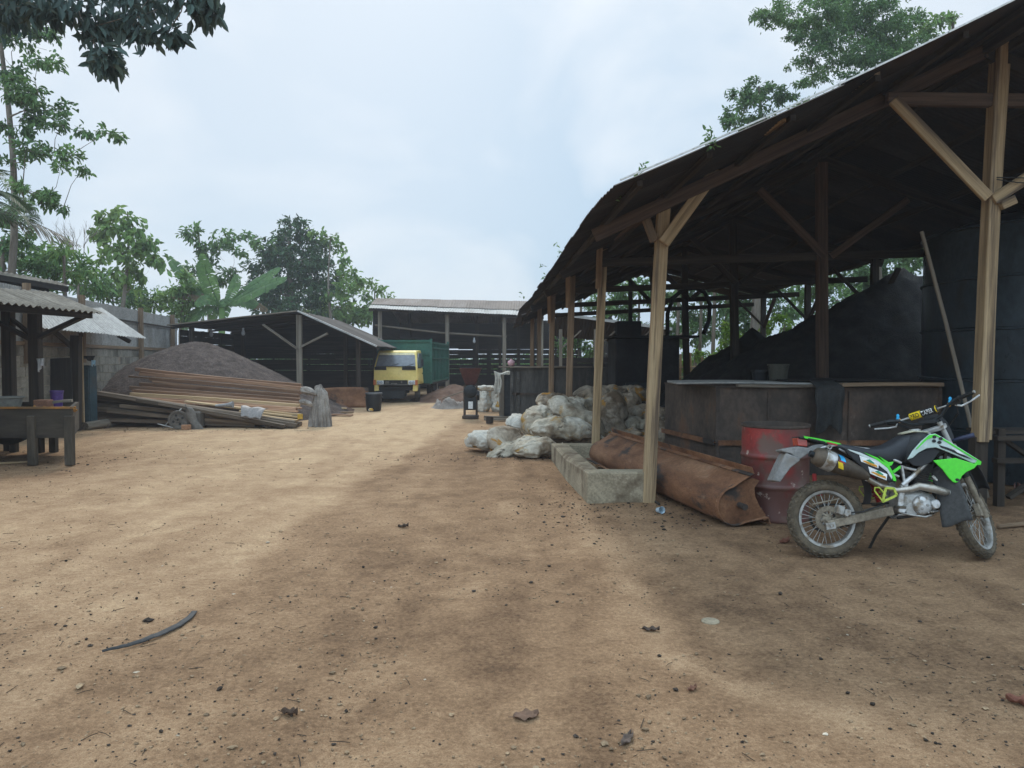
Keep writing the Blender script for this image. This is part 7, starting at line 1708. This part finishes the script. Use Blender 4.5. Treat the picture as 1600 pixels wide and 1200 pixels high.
# banana plant
ban = thing('banana_plant', 'banana plant with broad torn paddle leaves behind the gable shed', 'banana plant', gp(345, 34))
bm = mk('banana_leaf', [(0.07, 0.14, 0.05), (0.10, 0.19, 0.065), (0.14, 0.24, 0.085)], 1.5, 8, rough=0.45, bump=0.1, isl=0.12, trans=0.4)
bmd = mk('dry_banana_leaf', [(0.11, 0.085, 0.05), (0.18, 0.13, 0.075)], 1.5, 8, rough=0.8, bump=0.2, trans=0.2)
bcn = at(347, 478, 34)
MB().tube([Vector(ban.location), bcn], [0.2, 0.12], 12).build('stem', LF_LIGHT, ban, smooth=True)
bl = [((305, 452), (263, 400), 13, bm, 0.3), ((322, 440), (316, 396), 14, bm, -0.2), ((368, 450), (370, 428), 11, bm, 0.1), ((398, 440), (438, 418), 12, bm, 0.3), ((400, 446), (448, 434), 15, bm, -0.3), ((375, 456), (402, 478), 16, bm, 0.2), ((325, 452), (306, 478), 13, bm, -0.2), ((300, 450), (268, 462), 12, bmd, 0.2), ((385, 460), (418, 486), 10, bmd, 0.3), ((340, 460), (330, 500), 15, bm, 0.1), ((300, 480), (282, 512), 20, bm, 0.2), ((352, 455), (350, 500), 12, bm, 0)]
for i, (m, e, w, mt, dd) in enumerate(bl):
    rs = random.Random(i + 50)
    p0 = bcn + Vector((0, 0, -0.1)); dpt = 34 + dd * 3
    md, en = at(m[0], m[1], dpt), at(e[0], e[1], dpt + dd)
    def bz(t): return p0 * (1 - t) ** 2 + md * 2 * t * (1 - t) + en * t * t
    mb = MB(); wm = w * 34 / F * 0.95
    mb.tube([bz(t) for t in np.linspace(0, 1, 12)], [0.035 * (1 - .85 * t) for t in np.linspace(0, 1, 12)], 6)
    ns = 16
    for s_ in (1, -1):
        for k in range(ns):
            t0, t1 = 0.14 + 0.86 * k / ns, 0.14 + 0.86 * (k + (1.0 if rs.random() < .7 else 0.86)) / ns
            sag = rs.uniform(0, .25)
            def wd(t): return wm * (math.sin(math.pi * min(1, max(0, (t - .10) / .92))) ** 0.55)
            q = []
            for t in (t0, t1):
                p = bz(t); tg = (bz(min(1, t + .02)) - bz(max(0, t - .02))).normalized()
                sd = tg.cross(Vector((0, -0.75, 0.65))).normalized()
                e1 = p + sd * s_ * wd(t) * .55 + Vector((0, -.05, 0.06 - sag * .1)) * wd(t); e2 = p + sd * s_ * wd(t) + Vector((0, 0, -.12 - sag)) * wd(t) + tg * wd(t) * .12
                q.append((p, e1, e2))
            mb.add([q[0][0], q[1][0], q[1][1], q[0][1], q[1][2], q[0][2]], [(0, 1, 2, 3), (3, 2, 4, 5)])
    mb.build('leaf', mt, ban)
# trees over and behind the main shed
tree('spreading_tree', 'large feathery tree spreading above the near gable of the main shed', 'tree', (at(1400, 100, 30).x, 30, -0.05), [(1300, 190, 60, 40), (1380, 170, 60, 40), (1420, 150, 50, 40), (1330, 240, 60, 40), (1260, 180, 40, 30), (1180, 26, 20, 8), (1200, 34, 24, 10), (1215, 18, 30, 12), (1340, 10, 60, 20), (1290, 45, 50, 18), (1360, 70, 50, 20), (1400, 80, 40, 20), (1225, 22, 28, 12), (1255, 38, 34, 14), (1240, 58, 24, 10), (1290, 20, 45, 18), (1330, 40, 50, 20), (1300, 62, 45, 18), (1370, 22, 45, 18), (1385, 55, 45, 22), (1270, 85, 30, 14), (1310, 100, 36, 14), (1350, 85, 40, 18), (1420, 35, 40, 18), (1430, 68, 30, 16), (1380, 100, 36, 16), (1300, -8, 60, 14), (1270, 118, 30, 12), (1330, 122, 40, 10), (1240, 100, 14, 8), (1250, 128, 14, 8)], 24, LF_MID, 0.15, 2.9, 41, tr=0.2, per=5, ar=0.35, droop=0.2, depth=1.6, trunk_to=at(1350, 0, 24.5), fork=0.9)
tree('round_crown_tree', 'round crowned green tree peeping over the middle of the main shed roof edge', 'tree', (at(1190, 200, 27).x, 27, -0.05), [(1190, 235, 50, 34), (1215, 285, 56, 36), (1170, 290, 40, 30), (1230, 200, 40, 30), (1160, 150, 20, 14), (1185, 135, 24, 14), (1145, 175, 18, 14), (1175, 165, 30, 18), (1210, 150, 26, 16), (1150, 195, 22, 14), (1230, 145, 20, 12), (1190, 185, 36, 16), (1135, 190, 8, 10)], 27, LF_MID, 0.18, 3.0, 42, tr=0.2)
tree('bright_crown_tree', 'lighter green tree crown at the top right above the roof edge', 'tree', (at(1480, 50, 31).x, 31, -0.05), [(1480, 110, 50, 40), (1500, 180, 60, 40), (1470, 30, 26, 12), (1495, 28, 16, 9), (1455, 45, 26, 12), (1440, 58, 26, 10)], 26, LF_LIGHT, 0.2, 2.0, 43, tr=0.2)
for px, d, bl_, m_, lf, lb in (
    (905, 44, [(890, 535, 24, 18), (925, 540, 26, 18), (905, 520, 22, 14), (905, 560, 40, 16)], LF_LIGHT, 0.34, 'light green bush low behind the lean-to shed'),
    (985, 38, [(930, 475, 22, 18), (965, 455, 26, 20), (1000, 450, 30, 24), (975, 480, 40, 24), (1030, 470, 30, 24), (945, 490, 30, 16), (1000, 510, 40, 20), (1050, 520, 30, 24)], LF_MID, 0.30, 'grey green tree seen through the shed right of the lean-to roof'),
    (1080, 42, [(1060, 460, 30, 24), (1100, 450, 36, 26), (1085, 490, 36, 24), (1130, 470, 30, 24), (1075, 525, 40, 22), (1120, 515, 34, 22)], LF_MID, 0.32, 'slender trunked tree seen through the middle opening of the shed'),
    (1180, 36, [(1150, 470, 34, 28), (1190, 455, 36, 28), (1230, 480, 40, 30), (1180, 500, 40, 26), (1150, 525, 40, 20)], LF_MID, 0.28, 'leafy tree seen through the shed above the fibre heap'),
    (1290, 30, [(1270, 450, 40, 30), (1330, 425, 50, 30), (1400, 405, 50, 30), (1450, 385, 40, 30), (1310, 470, 50, 30), (1380, 440, 50, 26)], LF_MID, 0.26, 'tree behind the right eave of the main shed'),
    (1550, 26, [(1540, 330, 60, 40), (1600, 300, 60, 50), (1650, 380, 80, 50), (1480, 370, 50, 30)], LF_MID, 0.26, 'tree standing behind the steel tank outside the right eave')):
    tree('background_tree', lb, 'tree', gp(px, d), bl_, d, m_, lf, 2.6, int(px), tr=0.14, bark=timber_grey)
for px, d, bl_, lb in (
    (1146, 27, [(1140, 508, 12, 8), (1150, 520, 16, 12), (1135, 535, 18, 12), (1160, 540, 20, 16), (1130, 550, 20, 12)], 'bright lime green bush coloured as if sunlit beyond the back of the shed'),
    (1100, 28.5, [(1085, 555, 18, 12), (1110, 560, 20, 12), (1070, 570, 16, 10)], 'low bright bush by the stake fence'),
    (1215, 25, [(1205, 510, 18, 12), (1235, 512, 20, 12), (1225, 500, 18, 10), (1290, 500, 20, 12)], 'bright green bush in the gap over the fibre heap')):
    tree('sunlit_bush', lb, 'bush', gp(px, d), bl_, d, LF_BRIGHT, 0.2, 2.2, int(px), tr=0.05)
# slim bare trunks beyond the shed
for px, d in ((1056, 36), (1092, 40), (1112, 34), (1132, 38), (905, 45)):
    p = Vector(gp(px, d)); tr_ = thing('slim_tree', 'thin pale trunk standing among the trees beyond the shed', 'tree', tuple(p), group='thin trunks beyond the shed')
    MB().tube([p, p + Vector((.1, 0, 4)), p + Vector((0.05, 0, 7.5))], [0.10, 0.08, 0.04], 7).build('trunk', timber_grey, tr_, smooth=True)
    rng = np.random.RandomState(int(px)); tp_ = np.array(p)[None] + np.array([[0, 0, 6.6]]) + rng.normal(0, 1, (160, 3)) * np.array([[0.9, 0.9, 0.7]])
    leaves('crown', LF_MID, tr_, tp_, rng.normal(0, 1, (160, 3)), 0.28, 4, rng)
# undergrowth closing the view low down behind everything
rng = np.random.RandomState(77)
n = 15000
px_ = rng.uniform(-60, 60, n); py_ = 49 + rng.uniform(0, 9, n) + 0.0 * px_
hz_ = (1.1 + 1.3 * fb(px_, py_, 0.12, 3)) * rng.uniform(0, 1, n) ** 0.7
uo = leaves('undergrowth', LF_MID, None, np.stack([px_, py_, hz_], -1), rng.normal(0, 1, (n, 3)), 0.45, 4, rng, origin=(0, 52, 0), shape=4)
tag(uo, 'low green undergrowth beyond the far sheds', 'undergrowth', kind='stuff')
n = 9000
py_ = rng.uniform(18, 50, n); px_ = np.where(rng.uniform(0, 1, n) < .5, -13.2 - 0.179 * (py_ - 15) - rng.uniform(0, 5, n), 11.5 + rng.uniform(0, 7, n))
hz_ = (0.9 + 1.2 * fb(px_, py_, 0.2, 3)) * rng.uniform(0, 1, n) ** 0.7
uo = leaves('undergrowth', LF_LIGHT, None, np.stack([px_, py_, hz_], -1), rng.normal(0, 1, (n, 3)), 0.32, 4, rng, origin=(0, 34, 0), shape=4)
tag(uo, 'green weeds growing beyond the sheet fence and the shed side', 'weeds', kind='stuff')
# sprigs growing on the shed roof edge
for px, y in ((938, 7.2), (990, 6.8), (1086, 6.62), (1096, 6.62)):
    p = lroof(y, (0.04 if px < 960 else 0.06 if px < 1000 else 0.19)); rng = np.random.RandomState(px)
    tips_ = np.array(p)[None] + np.abs(rng.normal(0, 1, (9, 3))) * np.array([[0.03, 0.05, 0.06]])
    o = leaves('roof_sprig', LF_MID, None, tips_, np.tile([[0, 0, 1.0]], (9, 1)), 0.05, 3, rng, origin=tuple(p))
    tag(o, 'small green sprig growing out of the main shed roof edge', 'plant', 'sprigs on the roof edge')
# ------------------------------------------------------------------ small things on the ground
def scatter(name, mat, n, rng, size, flat, region, label, cat, seedpts=None, verts=None):
    """one mesh of many tiny lumps"""
    base = np.array([(1, 0, 0), (-1, 0, 0), (0, 1, 0), (0, -1, 0), (0, 0, 1), (0, 0, -1), (.62, .62, .55), (-.62, .62, .55), (.62, -.62, .55), (-.62, -.62, .55)], float)
    tri = np.array([(0, 6, 8), (4, 6, 7), (4, 8, 6), (4, 9, 8), (4, 7, 9), (2, 7, 6), (1, 9, 7), (3, 8, 9), (0, 2, 6), (2, 1, 7), (1, 3, 9), (3, 0, 8), (5, 2, 0), (5, 1, 2), (5, 3, 1), (5, 0, 3)])
    P_ = region(rng, n)
    m = len(P_)
    s = size * np.exp(rng.normal(0, 0.45, (m, 1, 1)))
    an = rng.uniform(0, 6.28, m); c, sn = np.cos(an), np.sin(an)
    v = base[None] * (1 + rng.normal(0, 0.16, (m, 10, 1))) * s * np.stack([rng.uniform(.7, 1.35, m), rng.uniform(.6, 1.1, m), flat * rng.uniform(.7, 1.2, m)], -1)[:, None]
    x = v[..., 0] * c[:, None] - v[..., 1] * sn[:, None]; y = v[..., 0] * sn[:, None] + v[..., 1] * c[:, None]
    gz = np.array([gh(a_, b_) for a_, b_ in P_])
    co = np.stack([x + P_[:, 0:1], y + P_[:, 1:2], v[..., 2] + gz[:, None] + s[:, :, 0] * flat * 0.45], -1).reshape(-1, 3)
    f = (np.arange(m)[:, None, None] * 10 + tri[None]).reshape(-1, 3)
    me = fast_mesh(name, co, f, 3, mat, smooth=False)
    q = me.attributes.new('gc', 'FLOAT_VECTOR', 'POINT'); q.data.foreach_set('vector', np.ascontiguousarray(co, dtype=np.float32).ravel())
    o = bpy.data.objects.new(name, me); COL.objects.link(o)
    return tag(o, label, cat, kind='stuff')
def yard(rng, n):
    d = 2.2 * (22 / 2.2) ** rng.uniform(0, 1, n); a = rng.uniform(-0.70, 0.72, n)
    p = np.stack([a * d, d], -1)
    k = fb(p[:, 0], p[:, 1], 0.9, 3, 51.0) + rng.normal(0, 0.05, n)
    return p[(k > 0.36) & ~((p[:, 0] > 1.2) & (p[:, 1] > 8.4))]
rng = np.random.RandomState(5)
nutm = mk('dark_nut', [(0.018, 0.013, 0.010), (0.035, 0.025, 0.018), (0.055, 0.04, 0.028)], 30, 90, rough=0.8, isl=0.4, bump=0)
clodm = mk('soil_clod', [(0.17, 0.115, 0.068), (0.25, 0.17, 0.10), (0.33, 0.24, 0.145)], 30, 90, rough=0.95, isl=0.35, bump=0)
palem = mk('pale_chip', [(0.42, 0.34, 0.24), (0.52, 0.45, 0.35)], 30, 90, rough=0.9, isl=0.25, bump=0)
scatter('palm_nuts', nutm, 650, rng, 0.0070, 0.8, yard, 'dark palm nuts scattered over the packed yard', 'nuts')
scatter('soil_clods', clodm, 7000, rng, 0.0055, 0.6, yard, 'crumbs of soil and grit over the packed yard', 'grit')
scatter('dark_crumbs', nutm, 5200, rng, 0.0042, 0.6, yard, 'fine dark crumbs over the packed yard', 'crumbs')
scatter('pale_chips', palem, 60, rng, 0.008, 0.35, yard, 'pale chips lying about the yard', 'chips')
def edges(rng, n):
    k = rng.randint(0, 5, n)
    c = np.array([(0.75, 8.2, .35, .8), (0.1, 12.3, .9, .25), (1.6, 8.0, .6, .5), (-6.9, 12.2, 1.0, 1.2), (-6.8, 17.3, 2.2, .35)])[k]
    return np.stack([c[:, 0] + rng.normal(0, 1, n) * c[:, 2], c[:, 1] + rng.normal(0, 1, n) * c[:, 3]], -1)
scatter('dark_litter', nutm, 1300, rng, 0.008, 0.5, edges, 'dark husk litter along the kerb, sacks and plank pile', 'litter')
# bits of twig
mb = MB()
for p in yard(rng, 420):
    a = rng.uniform(0, 6.28); l = rng.uniform(.02, .09); z = gh(p[0], p[1]) + 0.004
    q = Vector((p[0], p[1], z)); e = q + Vector((math.cos(a) * l, math.sin(a) * l, rng.uniform(0, .006)))
    mb.tube([q, q.lerp(e, .5) + Vector((rng.uniform(-.006, .006), rng.uniform(-.006, .006), .002)), e], 0.0018, 4)
tag(mb.build('twigs', timber_dark, None), 'thin twigs and straws scattered over the yard', 'twigs', kind='stuff')
# black strip of rubber
ps = [gnd(160, 1024), gnd(190, 1016), gnd(225, 1005), gnd(255, 992), gnd(280, 980), gnd(296, 968), gnd(304, 957)]
mb = MB(); n = len(ps)
vs, fs_ = [], []
def strip(u, v):
    k = u * (n - 1); i = min(int(k), n - 2); f = k - i
    p = ps[i].lerp(ps[i + 1], f); tg = (ps[min(i + 2, n - 1)] - ps[max(i - 1, 0)]).normalized(); sd = Vector((-tg.y, tg.x, 0))
    w = 0.035 * (0.35 + 0.65 * min(1, u * 1.6))
    tw = (1 - u) * 1.0
    return Vector((p.x, p.y, gh(p.x, p.y) + 0.016)) + (sd * math.cos(tw) + Vector((0, 0, 1)) * math.sin(tw)) * (v - .5) * w + Vector((0, 0, math.sin(tw) * w * .4))
mb.grid(strip, 40, 4)
o = mb.build('rubber_strip', mk('grey_rubber', [(0.03, 0.03, 0.03), (0.075, 0.072, 0.068)], 4, 30, rough=0.7), None, smooth=True, origin=tuple(ps[3])); m_ = o.modifiers.new('solid', 'SOLIDIFY'); m_.thickness = 0.006
tag(o, 'curved strip of black rubber lying on the open soil at the left', 'rubber strip')
# dry leaves
def dry_leaf(px, py, l, yaw, curl, label, cols=((0.12, 0.07, 0.045), (0.20, 0.12, 0.08)), wide=0.5):
    c = gnd(px, py); c.z = gh(c.x, c.y) + 0.006
    mb = MB(); rs = random.Random(int(px * 7 + py))
    m = Matrix.Rotation(R(yaw), 3, 'Z')
    def f(u, v):
        w = l * wide * (math.sin(math.pi * (0.04 + 0.93 * u)) ** 0.8) * (1 + 0.12 * math.sin(u * 23))
        y = (v - .5) * w
        z = curl * l * ((2 * v - 1) ** 2) * (0.4 + .6 * u) + curl * 0.6 * l * (u - .5) ** 2 * 2 + 0.006 * math.sin(u * 14 + v * 6)
        return c + m @ Vector(((u - .5) * l, y, max(z, 0)))
    mb.grid(f, 16, 9)
    p0, p1 = c + m @ Vector((-.5 * l, 0, .004)), c + m @ Vector((-.72 * l, .03 * l, .006)); mb.tube([p0, p1], 0.002, 5)
    o = mb.build('dry_leaf', mk('dry_leaf_%d' % px, list(cols), 12, 60, rough=0.85, bump=0.3), None, smooth=True, origin=tuple(c))
    m_ = o.modifiers.new('solid', 'SOLIDIFY'); m_.thickness = 0.0015
    return tag(o, label, 'leaf')
dry_leaf(822, 1128, 0.115, 15, 0.12, 'broad brown dry leaf on the soil at the bottom middle of the yard', wide=0.75)
dry_leaf(452, 1124, 0.085, -20, 0.28, 'curled dark dry leaf standing on the open soil', ((0.05, 0.03, 0.02), (0.09, 0.055, 0.035)))
dry_leaf(1226, 852, 0.12, 30, 0.3, 'reddish dry leaf on the ground beside the rear wheel', ((0.16, 0.06, 0.04), (0.22, 0.10, 0.06)))
dry_leaf(1017, 990, 0.10, -10, 0.15, 'flat dark dry leaf near the shadow edge', ((0.05, 0.035, 0.028), (0.08, 0.055, 0.04)))
dry_leaf(1082, 1085, 0.06, 40, 0.2, 'small rusty dry leaf on the shaded soil', ((0.14, 0.06, 0.04), (0.2, 0.1, 0.06)))
dry_leaf(1595, 1108, 0.12, -40, 0.35, 'reddish dry leaf at the right edge of the shaded soil', ((0.18, 0.07, 0.045), (0.24, 0.11, 0.07)))
dry_leaf(980, 1165, 0.11, 60, 0.12, 'torn grey brown leaf lying on the dark soil at the bottom', ((0.09, 0.065, 0.05), (0.14, 0.10, 0.08)), 0.35)
dry_leaf(630, 826, 0.10, 10, 0.3, 'small dark crumpled leaf in the middle of the yard', ((0.05, 0.035, 0.025), (0.08, 0.055, 0.04)))
dry_leaf(1597, 772, 0.30, 80, 0.25, 'large reddish dry leaf on the ground beside the rack', ((0.14, 0.065, 0.05), (0.2, 0.1, 0.08)))
# pale disc, cup
c = gnd(1110, 971); c.z = gh(c.x, c.y)
o = MB().lathe([(0, 0.008), (0.035, 0.008), (0.05, 0.010), (0.055, 0.006), (0.055, 0)], 26, Matrix.Translation(c)).build('flat_stone', concrete, None, smooth=True, angle=40, origin=tuple(c)); tag(o, 'flat pale round stone set in the shaded soil', 'stone')
c = gnd(1028, 803); c.z = 0.03
o = MB().lathe([(0.027, 0), (0.036, 0.085), (0.038, 0.085), (0.034, 0.08), (0.025, 0.004), (0, 0.004)], 20, Matrix.Translation(c) @ Matrix.Rotation(R(78), 4, 'X') @ Matrix.Rotation(0.3, 4, 'Y')).build('plastic_cup', mk('cup_plastic', [(0.30, 0.40, 0.46), (0.5, 0.58, 0.62)], 20, 60, rough=0.25, bump=0, spec=0.6), None, smooth=True, angle=40, origin=tuple(c)); tag(o, 'crushed clear blue plastic cup on the ground right of the kerb end', 'cup')
o = MB().tube([gnd(1012, 778) + Vector((0, 0, .02)), gnd(1030, 792) + Vector((0, 0, .03))], [0.018, 0.014], 7).build('stub', timber_dark, None, smooth=True, origin=tuple(gnd(1020, 785))); tag(o, 'dark wood stub at the foot of the first front post', 'wood stub')
# ------------------------------------------------------------------ humid air
hz = bpy.data.materials.new('humid_air'); hz.use_nodes = True
t = hz.node_tree; t.nodes.remove(t.nodes['Principled BSDF'])
pv = N(t, 'ShaderNodeVolumePrincipled'); pv.inputs['Color'].default_value = (0.86, 0.91, 1.0, 1); pv.inputs['Density'].default_value = 0.0014; pv.inputs['Anisotropy'].default_value = 0.3
L(t, pv.outputs[0], t.nodes['Material Output'].inputs['Volume'])
o = MB().box((0, 60, 9.5), (1000, 1400, 21.0)).build('haze', hz, None); tag(o, 'thin humid haze filling the yard air', 'haze', kind='stuff')
SC.cycles.volume_bounces = 1
